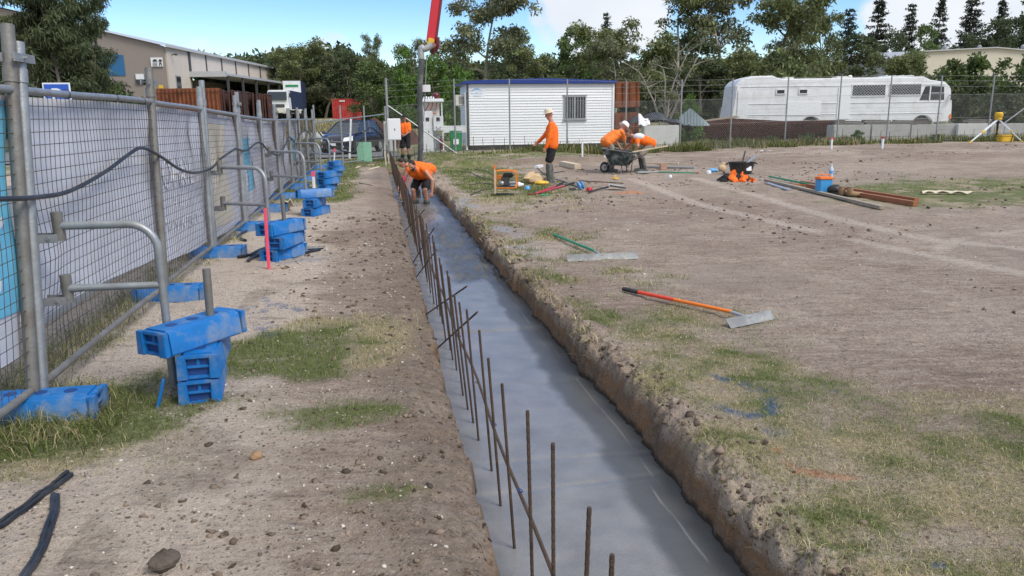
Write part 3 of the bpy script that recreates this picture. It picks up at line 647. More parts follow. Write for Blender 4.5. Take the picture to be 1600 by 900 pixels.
sets = [rsc(9000, 1.42, 2.1, 2.1, 14, lambda u, v: np.exp(-(u - 1.42) / .14)), rsc(8000, -1.2, .4, 2.1, 14, lambda u, v: .25 + .75 * np.exp(-(.4 - u) / .3)), rsc(14000, 2.8, 14, 2.5, 26, lambda u, v: sst(.42, .62, fbm(u * .5, v * .5, 23)) * .8), rsc(3000, 5, 26, 22, 31.5, lambda u, v: sst(.45, .6, fbm(u * .5, v * .5, 27)))]
u = np.concatenate([s[0] for s in sets]); v = np.concatenate([s[1] for s in sets])
s_ = (.003 + .018 * rng.random(len(u)) ** 5) * np.clip(v / 6, 1, 2.2) * np.where((u > 1.3) & (u < 1.72), 1.0 + 1.1 * rng.random(len(u)) ** 3, 1)
tag(rocks('soil_clods', u, v, s_, clod), kind='stuff')
sets = [rsc(7000, -3.0, .2, 2.0, 11, lambda u, v: np.full(len(u), .7)), rsc(2500, 1.6, 8, 2.2, 14, lambda u, v: np.full(len(u), .6))]
u = np.concatenate([s[0] for s in sets]); v = np.concatenate([s[1] for s in sets])
tag(rocks('gravel', u, v, (.002 + .008 * rng.random(len(u)) ** 4) * np.clip(v / 5, 1, 2.5), stone), kind='stuff')

# ------------------------------------------------------------------ trees
def leaves(C, Rr, per, ln, wd, droop, seed, flat=1.0):
    r_ = np.random.default_rng(seed); C = np.asarray(C, float); Rr = np.asarray(Rr, float)
    idx = np.repeat(np.arange(len(C)), np.maximum(3, (per * (Rr / Rr.mean()) ** 2).astype(int))); n = len(idx)
    d = r_.normal(size=(n, 3)); d /= np.linalg.norm(d, axis=1)[:, None]
    P = C[idx] + d * (Rr[idx] * r_.random(n) ** .45)[:, None] * np.array([1, 1, .75 * flat])
    a = r_.normal(size=(n, 3)); a[:, 2] -= droop; a /= np.linalg.norm(a, axis=1)[:, None]
    b = np.cross(a, r_.normal(size=(n, 3))); b /= np.linalg.norm(b, axis=1)[:, None]
    L_ = (ln * (.6 + .8 * r_.random(n)))[:, None]; W_ = (wd * (.6 + .8 * r_.random(n)))[:, None]
    V = np.stack([P, P + a * L_ * .5 + b * W_, P + a * L_, P + a * L_ * .5 - b * W_], 1).reshape(-1, 3)
    k = np.arange(n) * 4; return V, np.stack([k, k + 1, k + 2, k + 3], -1)
def limb(mb, p, d, l, r0, r1, seed, k=5, n=6, wob=.18, up=.0):
    r_ = random.Random(seed); pts = [Vector(p)]; d = Vector(d).normalized()
    for i in range(k):
        d = (d + Vector((r_.uniform(-wob, wob), r_.uniform(-wob, wob), r_.uniform(-wob, wob) + up))).normalized(); pts.append(pts[-1] + d * l / k)
    mb.tube(pts, [r0 + (r1 - r0) * i / k for i in range(k + 1)], n, cap=False); return pts
PROTO = {}
def proto(kind, i):
    key = (kind, i)
    if key in PROTO: return PROTO[key]
    r_ = random.Random(sum(map(ord, kind)) % 7 + i * 31 + len(kind) * 101); t = MB(); C = []; Rr = []; s = i * 57 + len(kind)
    if kind == 'gum':
        h = 10; tr = limb(t, (0, 0, -.3), (r_.uniform(-.1, .1), r_.uniform(-.1, .1), 1), 8.6, .17, .05, s, 9, 8, .10)
        for j in range(11):
            q = tr[r_.randint(3, 9)]; a = j * 2.4 + r_.uniform(-.5, .5); L_ = r_.uniform(1.4, 3.0)
            pts = limb(t, q, (math.cos(a), math.sin(a), r_.uniform(.3, 1.1)), L_, .07, .02, s + j, 5, 5, .25, .05)
            for e in (pts[-1], pts[-2], pts[-3]):
                C.append(e + Vector((r_.uniform(-.3, .3), r_.uniform(-.3, .3), r_.uniform(-.3, .2)))); Rr.append(r_.uniform(.45, .85))
            for m_ in range(2):
                p2 = limb(t, pts[3], (math.cos(a + r_.uniform(-1, 1)), math.sin(a + r_.uniform(-1, 1)), r_.uniform(-.2, .8)), r_.uniform(.8, 1.6), .03, .01, s + j * 7 + m_, 4, 4, .25)
                C.append(p2[-1]); Rr.append(r_.uniform(.4, .75))
        for j in range(8):
            C.append(tr[-1] + Vector((r_.uniform(-.9, .9), r_.uniform(-.9, .9), r_.uniform(-.6, .9)))); Rr.append(r_.uniform(.4, .8))
        V, F = leaves(C, Rr, 105, .30, .055, .9, s)
    elif kind == 'round':
        tr = limb(t, (0, 0, -.3), (0, 0, 1), 6.5, .16, .06, s, 6, 7, .1)
        for j in range(75):
            a = r_.uniform(0, 6.28); z = r_.uniform(-1, 1); rr = (1 - z * z) ** .5 * r_.uniform(.45, 1)
            lump = 1 + .28 * math.sin(3 * a + i) * math.cos(2 * z + i)
            C.append((2.5 * rr * math.cos(a) * lump, 2.5 * rr * math.sin(a) * lump, 5.6 + z * 4.2)); Rr.append(r_.uniform(.45, .85))
            if j % 6 == 0: limb(t, tr[r_.randint(1, 5)], Vector(C[-1]) - tr[3], (Vector(C[-1]) - tr[3]).length * .8, .05, .012, s + j, 4, 4, .12)
        V, F = leaves(C, Rr, 105, .28, .085, .3, s)
    elif kind == 'shrub':
        for j in range(5): limb(t, (r_.uniform(-.2, .2), r_.uniform(-.2, .2), -.1), (r_.uniform(-.6, .6), r_.uniform(-.6, .6), 1), 2.2, .035, .01, s + j, 5, 5, .2)
        for j in range(48):
            a = r_.uniform(0, 6.28); z = r_.random(); rr = (1 - z * z * .8) ** .5 * r_.uniform(.2, 1)
            C.append((1.7 * rr * math.cos(a), 1.7 * rr * math.sin(a), .35 + z * 2.5 + .3 * math.sin(a * 2 + i))); Rr.append(r_.uniform(.25, .5))
        V, F = leaves(C, Rr, 90, .20, .06, .0, s)
    elif kind == 'oak':   # dark, feathery, hanging
        tr = limb(t, (0, 0, -.3), (r_.uniform(-.05, .05), 0, 1), 9.8, .15, .03, s, 11, 8, .07)
        for j in range(34):
            k = r_.randint(2, 11); q = tr[k]; a = r_.uniform(0, 6.28); L_ = (1.0 + 1.5 * (1 - abs(k / 11 - .55))) * r_.uniform(.5, 1.1)
            pts = limb(t, q, (math.cos(a), math.sin(a), r_.uniform(.2, .9)), L_, .04, .008, s + j, 4, 4, .15)
            for e in (pts[-1], pts[-2], pts[2]): C.append(e); Rr.append(r_.uniform(.32, .62))
        V, F = leaves(C, Rr, 105, .36, .032, 1.3, s)
    elif kind == 'pine':
        tr = limb(t, (0, 0, -.3), (0, 0, 1), 14.2, .2, .03, s, 8, 7, .01); z = 2.0; j = 0
        while z < 13.9:
            rad = .25 + 2.1 * ((14.2 - z) / 12.2) ** .8
            for b_ in range(5):
                if r_.random() < .15: continue
                a = b_ * 1.26 + j * .77 + r_.uniform(-.35, .35); rl = rad * r_.uniform(.55, 1.2); e = Vector((math.cos(a) * rl, math.sin(a) * rl, z + r_.uniform(-.1, .35) * rl))
                e.z += r_.uniform(-.22, .22); t.tube([(0, 0, z), e], [.03, .01], 4, cap=False)
                for q in (.35, .55, .75, .95): C.append((e.x * q, e.y * q, z + (e.z - z) * q + .04)); Rr.append(.15 + .09 * rad)
            z += r_.uniform(.32, .62); j += 1
        V, F = leaves(C, Rr, 20, .26, .06, .2, s, .9)
    elif kind == 'bare':
        for j in range(4):
            tr = limb(t, (r_.uniform(-.5, .5), r_.uniform(-.3, .3), -.2), (r_.uniform(-.35, .35), r_.uniform(-.3, .3), 1), r_.uniform(5, 7.5), .10, .03, s + j, 8, 6, .18)
            for q in range(9):
                st = tr[r_.randint(2, 8)]; p2 = limb(t, st, (r_.uniform(-1, 1), r_.uniform(-1, 1), r_.uniform(.1, 1)), r_.uniform(.8, 2.2), .035, .008, s + j * 11 + q, 5, 4, .3)
                for w in range(2): limb(t, p2[3], (r_.uniform(-1, 1), r_.uniform(-1, 1), r_.uniform(-.2, 1)), r_.uniform(.5, 1.2), .016, .006, s + q * 5 + w, 4, 3, .3)
                if q % 2: C.append(p2[-1]); Rr.append(r_.uniform(.3, .6))
        V, F = leaves(C, Rr, 60, .22, .04, .6, s)
    PROTO[key] = (t, V, F, {}); return PROTO[key]
HGT = dict(gum=9.6, round=9.9, shrub=3.2, oak=10.1, pine=14.2, bare=7.6)
WID = dict(gum=5.4, round=5.6, shrub=3.8, oak=3.6, pine=4.6, bare=5.0)
def tree(name, label, cat, px, ytop, Y, kind, i, leaf, wpx, bark='bark', group='trees behind the site', ybase=None):
    t, V, F, cache = proto(kind, i); p = gat(px, Y)
    zt = at(px, ytop, Y).z; h = zt - p.z; w = wpx / FPX * Y
    r = thing(name, label, cat, p, random.uniform(0, 6.28), group); sx = w / WID[kind]; r.scale = (sx, sx, h / HGT[kind])
    key = ('t', bark)
    if key not in cache: cache[key] = t.mesh('trunk', M[bark], 60)
    o = bpy.data.objects.new('trunk', cache[key]); COL.objects.link(o); o.parent = r
    key = ('c', leaf)
    if key not in cache:
        c = soup('crown', V, F, LEAF[leaf], r); cache[key] = c.data
    else:
        c = bpy.data.objects.new('crown', cache[key]); COL.objects.link(c); c.parent = r
    return r
TREES = [
 # left stand of dark she-oaks
 ('she_oak', 'dark feathery she-oak at the far left edge of the photo, cut by the frame', 'tree', 5, -60, 44, 'oak', 0, 'dark', 95),
 ('she_oak', 'dark feathery she-oak just right of the tall near fence post, behind the parking sign', 'tree', 52, -45, 46, 'oak', 1, 'dark', 90),
 ('she_oak', 'dark feathery she-oak of the left stand with its trunk just right of the parking sign', 'tree', 108, -70, 45, 'oak', 2, 'dark', 95),
 ('she_oak', 'dark feathery she-oak on the right of the left stand, overlapping the blue warehouse panel', 'tree', 136, -45, 47, 'oak', 0, 'dark', 80),
 ('she_oak', 'lower dark she-oak filling the gap in the middle of the left stand', 'tree', 80, 30, 51, 'oak', 1, 'olive', 110),
 ('she_oak', 'dark feathery she-oak reaching farthest right over the warehouse end wall', 'tree', 152, -22, 48, 'oak', 2, 'dark', 66),
 ('she_oak', 'dark she-oak in the middle of the left stand behind the lower one', 'tree', 128, -25, 54, 'oak', 1, 'dark', 100),
 ('she_oak', 'low dark she-oak in front of the blue warehouse panel', 'tree', 118, 66, 50, 'oak', 0, 'olive', 70),
 ('leafy_bush', 'rounded dark green bush in front of the taupe warehouse wall', 'bush', 190, 119, 47, 'shrub', 0, 'mid', 62),
 # over the warehouse roof
 ('gum_tree', 'small tree top showing over the left half of the warehouse roof', 'tree', 222, 66, 118, 'round', 0, 'mid', 26),
 ('gum_tree', 'small tree top showing over the warehouse roof near its wall sign', 'tree', 251, 70, 122, 'round', 1, 'mid', 30),
 ('gum_tree', 'low tree tops showing over the middle of the warehouse roof ridge', 'tree', 287, 78, 125, 'round', 2, 'mid', 52),
 ('gum_tree', 'grey green tree showing over the warehouse roof left of the small cloud', 'tree', 347, 82, 126, 'gum', 0, 'olive', 44),
 ('gum_tree', 'rounded tree showing over the far end of the warehouse roof', 'tree', 385, 88, 128, 'round', 0, 'mid', 48),
 # centre left treeline
 ('gum_tree', 'olive gum tree behind the white trucks, left end of the treeline', 'tree', 430, 80, 98, 'gum', 1, 'olive', 70),
 ('gum_tree', 'olive gum tree with the highest thin top behind the trucks', 'tree', 474, 72, 96, 'gum', 2, 'olive', 75),
 ('gum_tree', 'thin crowned gum tree in front of the low cloud left of the red container', 'tree', 512, 80, 98, 'gum', 0, 'grey', 75),
 ('gum_tree', 'dark rounded tree behind the red container', 'tree', 548, 82, 92, 'round', 1, 'dark', 70),
 ('fig_tree', 'dark broad tree right of the red container with a pale tuft on top', 'tree', 592, 92, 62, 'round', 2, 'mid', 82),
 ('gum_tree', 'slender light green tree top rising above the dark broad tree', 'tree', 583, 55, 74, 'oak', 2, 'olive', 34),
 ('gum_tree', 'grey gum tree between the tall slender tree and the pump hose', 'tree', 628, 70, 86, 'gum', 1, 'grey', 66),
 ('leafy_tree', 'bright green bushy tree just left of the hanging pump hose', 'tree', 640, 76, 56, 'round', 0, 'bright', 52),
 ('leafy_tree', 'bright green bushy tree just right of the hanging pump hose', 'tree', 682, 90, 57, 'round', 1, 'bright', 60),
 ('leafy_bush', 'green bush behind the left end of the white cabin', 'bush', 725, 108, 50, 'shrub', 1, 'bright', 76),
 ('gum_tree', 'dark gum tree on the slope right behind the red boom', 'tree', 712, 62, 84, 'round', 2, 'olive', 84),
 ('gum_tree', 'tall gum with a straight pale trunk and grey crown above the white cabin', 'tree', 765, -4, 66, 'gum', 2, 'grey', 120, 'bark_pale'),
 ('gum_tree', 'olive gum tree right of the tall pale trunked gum', 'tree', 828, 42, 70, 'gum', 0, 'olive', 80),
 ('gum_tree', 'dark tree low behind the middle of the white cabin roof', 'tree', 810, 78, 60, 'round', 0, 'dark', 90),
 ('gum_tree', 'dark rounded tree above the window end of the white cabin', 'tree', 896, 44, 74, 'round', 1, 'mid', 66),
 ('gum_tree', 'low olive tree just behind the white cabin roof left of its window', 'tree', 868, 84, 58, 'gum', 1, 'olive', 88),
 ('leafy_tree', 'light green leafy tree beneath the lone pine above the cabin', 'tree', 932, 50, 82, 'round', 2, 'bright', 52),
 ('norfolk_pine', 'lone narrow pine above the right end of the white cabin', 'pine', 948, 14, 118, 'pine', 0, 'pine', 40),
 ('gum_tree', 'grey gum tree with leaning pale limbs right of the white cabin', 'tree', 962, 66, 58, 'gum', 2, 'grey', 78, 'bark_pale'),
 ('bare_tree', 'half bare tree with many pale limbs over the black tarp', 'tree', 1034, 50, 47, 'bare', 0, 'grey', 100, 'bark_pale'),
 ('gum_tree', 'big olive gum tree behind the half bare tree', 'tree', 1005, 18, 62, 'gum', 0, 'olive', 110),
 ('gum_tree', 'tall broad gum tree cut by the frame over the gap between cabin and bus', 'tree', 1062, -14, 66, 'gum', 1, 'olive', 130, 'bark_pale'),
 ('gum_tree', 'tall grey gum tree cut by the frame above the rear of the white bus', 'tree', 1128, -22, 68, 'gum', 2, 'grey', 130, 'bark_pale'),
 ('gum_tree', 'tall olive gum tree rising out of the frame above the front half of the bus', 'tree', 1190, -20, 70, 'gum', 0, 'olive', 125),
 ('gum_tree', 'thin crowned gum tree left of the row of pines', 'tree', 1245, -4, 72, 'gum', 1, 'grey', 90, 'bark_pale'),
 ('gum_tree', 'slim gum tree standing nearest the leftmost pine of the row', 'tree', 1280, 14, 78, 'gum', 2, 'olive', 62),
 ('gum_tree', 'dark tree low behind the left end of the bus roof', 'tree', 1098, 70, 58, 'round', 0, 'dark', 110),
 ('gum_tree', 'dark tree low between the bus roof and the tall grey gum', 'tree', 1160, 84, 60, 'round', 1, 'olive', 96),
 ('olive_bush', 'large rounded grey green bush behind the middle of the bus', 'bush', 1212, 76, 56, 'shrub', 2, 'sage', 116),
 ('olive_bush', 'large rounded olive bush with a yellowish crown behind the bus windows', 'bush', 1272, 66, 57, 'shrub', 0, 'sage', 96),
 ('gum_tree', 'dark rounded tree below the leftmost two pines of the row', 'tree', 1335, 52, 84, 'round', 2, 'dark', 88),
 ('gum_tree', 'olive tree with thin stems right behind the bus front windows', 'tree', 1345, 76, 60, 'gum', 0, 'olive', 84),
 ('fig_tree', 'dense rounded dark green tree in front of the white cloud among the pines', 'tree', 1432, 42, 100, 'round', 0, 'mid', 66),
 ('gum_tree', 'dark tree filling the gap left of the pale shed', 'tree', 1388, 50, 104, 'round', 1, 'dark', 60),
 ('gum_tree', 'dark big tree above the pale shed at the right', 'tree', 1556, 26, 104, 'round', 2, 'dark', 90),
 ('gum_tree', 'dark big tree at the right edge of the photo above the shed', 'tree', 1602, -8, 98, 'round', 0, 'dark', 76),
 ('gum_tree', 'dark tree low between two pines above the shed roof', 'tree', 1502, 56, 108, 'round', 1, 'dark', 70),
 ('olive_bush', 'olive bush with pale twigs in front of the left end of the pale shed', 'bush', 1418, 84, 62, 'shrub', 1, 'sage', 96),
 ('leafy_bush', 'green bush right of the bus in front of the pale shed', 'bush', 1498, 88, 55, 'shrub', 2, 'mid', 125),
 ('leafy_bush', 'tall green bush in front of the middle of the pale shed', 'bush', 1550, 80, 58, 'shrub', 0, 'mid', 120),
 ('leafy_bush', 'dark green bush at the right edge of the photo behind the tripod', 'bush', 1604, 88, 54, 'shrub', 1, 'mid', 96),
 ('leafy_bush', 'dark bush filling the ground right of the bus front', 'bush', 1512, 128, 49, 'shrub', 2, 'dark', 92),
 ('leafy_bush', 'dark bush behind the tripod and the concrete wall', 'bush', 1572, 124, 50, 'shrub', 0, 'dark', 92),
 ('leafy_bush', 'bright green leafy shrub between the black tarp and the bus', 'bush', 1080, 152, 39.5, 'shrub', 1, 'bright', 52),
]
for q_, (x, yt, Y_, w_, lb_) in enumerate([(1262, 205, 36, 34, 'dark weedy bush in front of the rusty pile, left of the concrete wall'), (1343, 204, 36.5, 26, 'bright green weed growing at the foot of the concrete wall'), (1208, 212, 36.4, 30, 'low weedy bush in front of the middle of the rusty pile'), (1110, 214, 36.2, 40, 'low weedy bush in front of the left end of the rusty pile'), (1466, 210, 36.6, 30, 'low weedy bush against the dark stained concrete block')]):
    TREES.append(('weed_bush', lb_, 'bush', x, yt, Y_, 'shrub', q_ % 3, ('mid', 'bright')[q_ == 1], w_))
for i, (x, yt, w) in enumerate([(1318, 8, 58), (1362, -4, 72), (1411, 0, 48), (1456, -6, 56), (1503, -8, 74), (1548, -3, 54)]):
    TREES.append(('norfolk_pine', ['leftmost pine of the row, over the bus front', 'tall pine of the row, second from its left end', 'thin gappy pine behind the dense rounded tree', 'slim pine just right of the dense rounded tree top', 'tallest and widest pine, above the pale shed roof', 'pine of the row nearest the right edge, half hidden by a dark tree'][i], 'pine', x, yt, 122 + (i % 3) * 4, 'pine', i % 2, 'pine', w))
for tt in TREES:
    a = dict(zip(('name', 'label', 'cat', 'px', 'ytop', 'Y', 'kind', 'i', 'leaf', 'wpx', 'bark'), tt)); tree(**a, group={'norfolk_pine': 'tall pines on the skyline', 'she_oak': 'dark she-oaks on the left'}.get(a['name'], 'bushes behind the site' if a['cat'] == 'bush' else 'trees behind the site'))
# the far-off wood that closes the view behind them
n = 60000; px = 330 + 1500 * rng.random(n); Y = 100 + 26 * rng.random(n) ** 1.0
top = 5.5 + 4.5 * fbm(px / 60, Y / 9, 3) ; top = np.where(px < 560, top + .5, top)
zz = rng.random(n) ** .75 * top
X = (px - 800) / FPX * Y * 1.0; uu, vv = X * NU.x + Y * NU.y, X * DV.x + Y * DV.y
gz_ = base_h(uu, vv)
V, F = leaves(np.stack([X, Y, zz + gz_], -1), np.full(n, .6), 3, .75, .2, .4, 5)
tag(soup('woodland', V[:], F, LEAF['dark']), kind='stuff')
n = 9000; px = -160 + 420 * rng.random(n); Y = 54 + 8 * rng.random(n); zz = rng.random(n) * (2.0 + 2.2 * fbm(px / 40, Y * .3, 9)); X = (px - 800) / FPX * Y
V, F = leaves(np.stack([X, Y, zz], -1), np.full(n, .4), 3, .5, .1, .4, 6); tag(soup('undergrowth', V, F, LEAF['dark']), kind='stuff')
# ------------------------------------------------------------------ temporary panel fence
UF = -2.03
VB = [2.20, 4.64, 7.50, 9.80, 12.20, 14.60, 17.0, 19.4, 21.8, 24.3, 26.9]
LEAN = [.40, .38, .28, .18, .10, .05, 0, 0, 0, 0, 0]
def fpt(i, s, z, du=0.0):
    """a point of panel i (between joints i and i+1), s 0..1 along it"""
    v = VB[i] + .042 + (VB[i + 1] - VB[i] - .084) * s; l = LEAN[i] + (LEAN[i + 1] - LEAN[i]) * s
    g = 0.0; t_ = min(max((v - 6) / 11, 0), 1); z *= 1 - .105 * t_ * t_ * (3 - 2 * t_)
    return uv(UF + du + .015 * math.sin(i * 2.1), v + l * z / 2.1, z + .045 + g)
def wire_panel(mb, pf, W, z0, z1, pitch, hp, r, seed):
    rr = random.Random(seed); nv = int(W / pitch)
    dent = [(rr.random(), rr.uniform(z0 + .2, z1 - .2), rr.uniform(-.025, .025), rr.uniform(.15, .3)) for _ in range(6)]
    def q(s, z):
        ds = 0; du = .006 * math.sin(s * 9 + z * 5 + seed)
        for a, b, c, w in dent:
            e = math.exp(-(((s - a) * W / w) ** 2 + ((z - b) / w) ** 2)); ds += c * e; du += c * 1.5 * e
        return pf(s + ds / W, z, du)
    for k in range(1, nv):
        s = k / nv + rr.uniform(-.002, .002); mb.tube([q(s, z0 + (z1 - z0) * j / 12) for j in range(13)], r, 4, cap=False)
    nh = int((z1 - z0) / hp)
    for k in range(nh + 1):
        z = z0 + (z1 - z0) * k / nh; mb.tube([q(j / 24, z) for j in range(25)], r, 4, cap=False)
PANEL_LABEL = [
 'mesh fence panel at the left photo edge, hung with the light blue printed cloth',
 'largest mesh fence panel with plain grey cloth, right of the near galvanised post',
 'mesh fence panel in front of the cloth with three lines of pale lettering',
 'mesh fence panel in front of the cloth with the cream coloured print',
 'mesh fence panel in front of the cloth with the tall light blue streak',
 'mesh fence panel beside the third stack of blue blocks, rusty stack behind it',
 'mesh fence panel over plain cloth just before the cloth ends',
 'mesh fence panel hung with the farthest piece of cloth',
 'bare mesh fence panel with grey road showing through, just past the cloth',
 'farthest bare mesh panel in line with the fence, left of the dark car']
for i in range(10):
    t = thing('temporary_fence', PANEL_LABEL[i], 'fence panel', fpt(i, .5, 0), 0, 'temporary fence panels')
    near = 10 if i < 4 else 7
    for s, mt in ((0, 'galv' if i > 0 else 'galv_old'), (1, 'galv_old' if i in (0, 1) else 'galv')):
        r0 = .036 if i < 3 else .033
        mb = MB().tube([fpt(i, s, -.06), fpt(i, s, 1.0), fpt(i, s, 2.12 + .05 * math.sin(i * 5 + s))], r0, near + 2)
        mb.tube([fpt(i, s, 1.84), fpt(i, s, 1.92)], r0 + .006, near + 2)
        mb.build('post', M[mt], t, world=True)
    MB().tube([fpt(i, j / 6, 1.80 - .004 * math.sin(j)) for j in range(7)], .024, near).build('top_rail', M['galv'], t, world=True)
    MB().tube([fpt(i, j / 6, .10 + .012 * math.sin(j * .5)) for j in range(7)], .024, near).build('bottom_rail', M['galv_old'], t, world=True)
    mb = MB(); wire_panel(mb, lambda s, z, du: fpt(i, s, z, du), VB[i + 1] - VB[i], .10, 1.79,   .075, .074, .0023, i + 3)
    mb.build('wire_mesh', M['wire'], t, smooth=0, world=True)
    if i in (1, 2, 4, 6):
        mb = MB().bar(fpt(i, 0, 1.98) + NU * .04 - DV * .16, fpt(i, 0, 1.98) + NU * .04 + DV * .11, .010, .05)
        mb.bar(fpt(i, 0, 1.98) - NU * .04 - DV * .13, fpt(i, 0, 1.98) - NU * .04 + DV * .05, .010, .05)
        mb.tube([fpt(i, 0, 1.98) - NU * .06 - DV * .045, fpt(i, 0, 1.98) + NU * .065 - DV * .045], .009, 6)
        mb.build('coupler', M['galv'], t, bevel=.002, world=True)
    if i < 2:
        mb = MB()
        for s in (.25, .62, .9): mb.tube([fpt(i, s, 1.80) + Vector((.03 * math.cos(a), 0, .03 * math.sin(a))) for a in [k * .7 for k in range(10)]], .003, 4)
        mb.build('cable_tie', M['black'], t, world=True)
BAN_LABEL = ['cloth banner with a large light blue panel and a white letter', 'plain grey white cloth banner, largest in the photo', 'grey white cloth banner with three lines of ghostly white lettering', 'grey cloth banner with a wide cream printed band',
 'grey cloth banner with a tall light blue streak', 'plain pale cloth banner on the panel beside the third stack of blue blocks', 'plain pale cloth banner next to last in the row', 'farthest and smallest pale cloth banner']
for i in range(8):
    zb = [.28, .40, .22, .16, .16, .16, .16, .16][i]
    def bf(s, t, i=i, zb=zb, off=-.055):
        z = zb + (1.77 - zb) * t + (.05 * (1 - t) * math.sin(s * 3 + i))
        w = .016 * math.sin(s * 9 + 3 * t + i) + .006 * math.sin(s * 29 - 4 * t + i * 2) + .02 * math.sin(t * 9 + s * 5 + i)
        return fpt(i, -.012 + 1.024 * s, z, off + w * (.4 + .6 * t))
    b = MB().grid(bf, 46, 24); o = b.build('cloth_banner', M['banner'], None, smooth=80, solid=.003)
    tag(o, BAN_LABEL[i], 'banner', 'cloth banners on the panel fence')
    def printed(s0, s1, t0, t1, mt, name='print', seg=(16, 12), edge=None):
        m_ = MB().grid(lambda a, c: bf(s0 + (s1 - s0) * a + (edge(c) if edge else 0), t0 + (t1 - t0) * c, off=-.049), *seg); m_.build(name, M[mt], o, smooth=80)
    def wrap_text(txt, size, s, t, mt):
        o2 = text_part(txt, size, Matrix.Identity(4), M[mt], o, 'lettering', 0.0)
        W = VB[i + 1] - VB[i]
        for vv in o2.data.vertices:
            p = bf(s + vv.co.x / W, t + vv.co.y / 1.6, off=-.046); vv.co = p
    if i == 0:
        printed(.62, .998, .18, .98, 'banner_blue'); wrap_text('e', .62, .90, .62, 'print_white'); wrap_text('s', .5, .87, .36, 'print_white')
    if i == 1: printed(.002, .075, .32, .62, 'banner_blue', seg=(6, 12)); 
    if i == 2: wrap_text('OHAYL', .46, .5, .56, 'print_white'); wrap_text('A I E R I', .22, .48, .38, 'print_white'); wrap_text('OWN INTERIOR', .20, .5, .22, 'print_white')
    if i == 3: printed(.10, .62, .08, .92, 'banner_cream', edge=lambda c: .1 * (1 - c))
    if i == 4: printed(.25, .55, .25, .8, 'banner_blue', edge=lambda c: .06 * math.sin(c * 6))
    if i == 7: printed(.3, .6, .3, .7, 'banner_blue')

# gate panel turning the corner in front of the car
GA, GB_ = uv(UF + .05, 26.9), at(607, 257, 30.6); GB_.z = 0
gt = thing('temporary_fence', 'bare mesh fence panel turning right across the front of the dark car', 'fence panel', (GA + GB_) / 2, 0, 'temporary fence panels')
def gpt(s, z, du=0): return GA.lerp(GB_, s) + Vector((0, du, z + .03))
for s in (0.0, .33, .66, .985): MB().tube([gpt(s, -.05), gpt(s, 2.1)], .03, 8).build('post', M['galv'], gt, world=True)
MB().tube([gpt(0, 1.52), gpt(1, 1.80)], .022, 7).build('top_rail', M['galv'], gt, world=True)
MB().tube([gpt(0, .08), gpt(1, .14)], .022, 7).build('bottom_rail', M['galv'], gt, world=True)
mb = MB(); wire_panel(mb, gpt, (GB_ - GA).length, .1, 1.52, .10, .16, .0028, 77); mb.build('wire_mesh', M['galv_old'], gt, smooth=0, world=True)
p = gpt(.64, 0); single('signboard', MB().box((0, 0, .36), (.55, .02, .72)).tube([(-.2, .02, .74), (-.2, .02, .66)], .012, 5), M['bingreen'], 'pale green board tied low on the fence in front of the car', 'board', p + Vector((0, -.06, .06)), .2, bevel=.004)
MATS['green_board'] = mat('faded_green_board', (.20, .42, .29), .6, 0, .12, 5, dirt=(.4, .45, .4), dirt_amt=.4); bpy.data.objects['signboard'].data.materials[0] = MATS['green_board']

# ------------------------------------------------------------------ blue fence blocks
def block_parts():
    body = MB(); Lh, W2, H = .285, .125, .155
    prof = [(-W2, 0), (W2, 0), (W2 - .018, H - .02), (W2 - .035, H), (-W2 + .035, H), (-W2 + .018, H - .02)]
    mt = Matrix.Translation((-Lh, 0, 0)) @ Matrix(((0, 0, 1, 0), (1, 0, 0, 0), (0, 1, 0, 0), (0, 0, 0, 1)))
    body.prism(prof, 2 * Lh - .0, mt)
    out = [body.mesh('body', M['blue'], 40, .012)]
    for e in (-1, 1):
        end = MB(); x = e * (Lh + .018)
        for y in (-W2 + .033, W2 - .033): end.box((x, y, H * .48), (.036, .062, H * .94), taper=(1, .8))
        end.box((x - e * .004, 0, H * .90), (.028, .15, .022)); end.box((x - e * .006, 0, H * .5), (.022, .13, .016)); end.box((x - e * .008, 0, .012), (.02, .13, .02))
        end.tube([(x - e * .014, 0, H * .5), (x - e * .014, 0, H * .8)], .012, 6)
        out += [end.mesh('end_frame', M['blue'], 40, .004), MB().box((e * (Lh + .0015), 0, H * .46), (.003, .13, H * .82)).mesh('recess_shade', M['blue_dark'], 40)]  # dark plate paints the shade inside the hollow end
    for x in (-.16, 0, .16): out.append(MB().lathe([(.036, H + .0005), (.036, H + .002)], 12, (x, 0, 0)).mesh('hole_shade_disc', M['blue_dark'], 40))  # flat dark discs paint the shade of the holes
    return out
BLK = block_parts()
def block(label, loc, rz, tilt=(0, 0), group='blue plastic fence blocks', scale=1.0):
    t = thing('fence_block', label, 'block', loc, (tilt[0], tilt[1], rz), group); t.scale = (scale,) * 3
    for me in BLK:
        o = bpy.data.objects.new(me.name, me); COL.objects.link(o); o.parent = t
    return t
FT = ['blue foot under the near galvanised post, grass grown round it', 'blue foot of the second fence joint, behind the largest stack of blocks', 'blue foot under the third fence joint, left of the black hose ends', 'blue foot of the fourth fence joint, just past the pink stake', 'blue foot of the fifth fence joint, white rag on its end',
      'blue foot of the sixth fence joint, behind the third stack', 'blue foot of the seventh fence joint, in the far grass', 'blue foot of the eighth fence joint, pale with distance', 'blue foot at the far end of the cloth', 'farthest blue foot of the line, by the road edge']
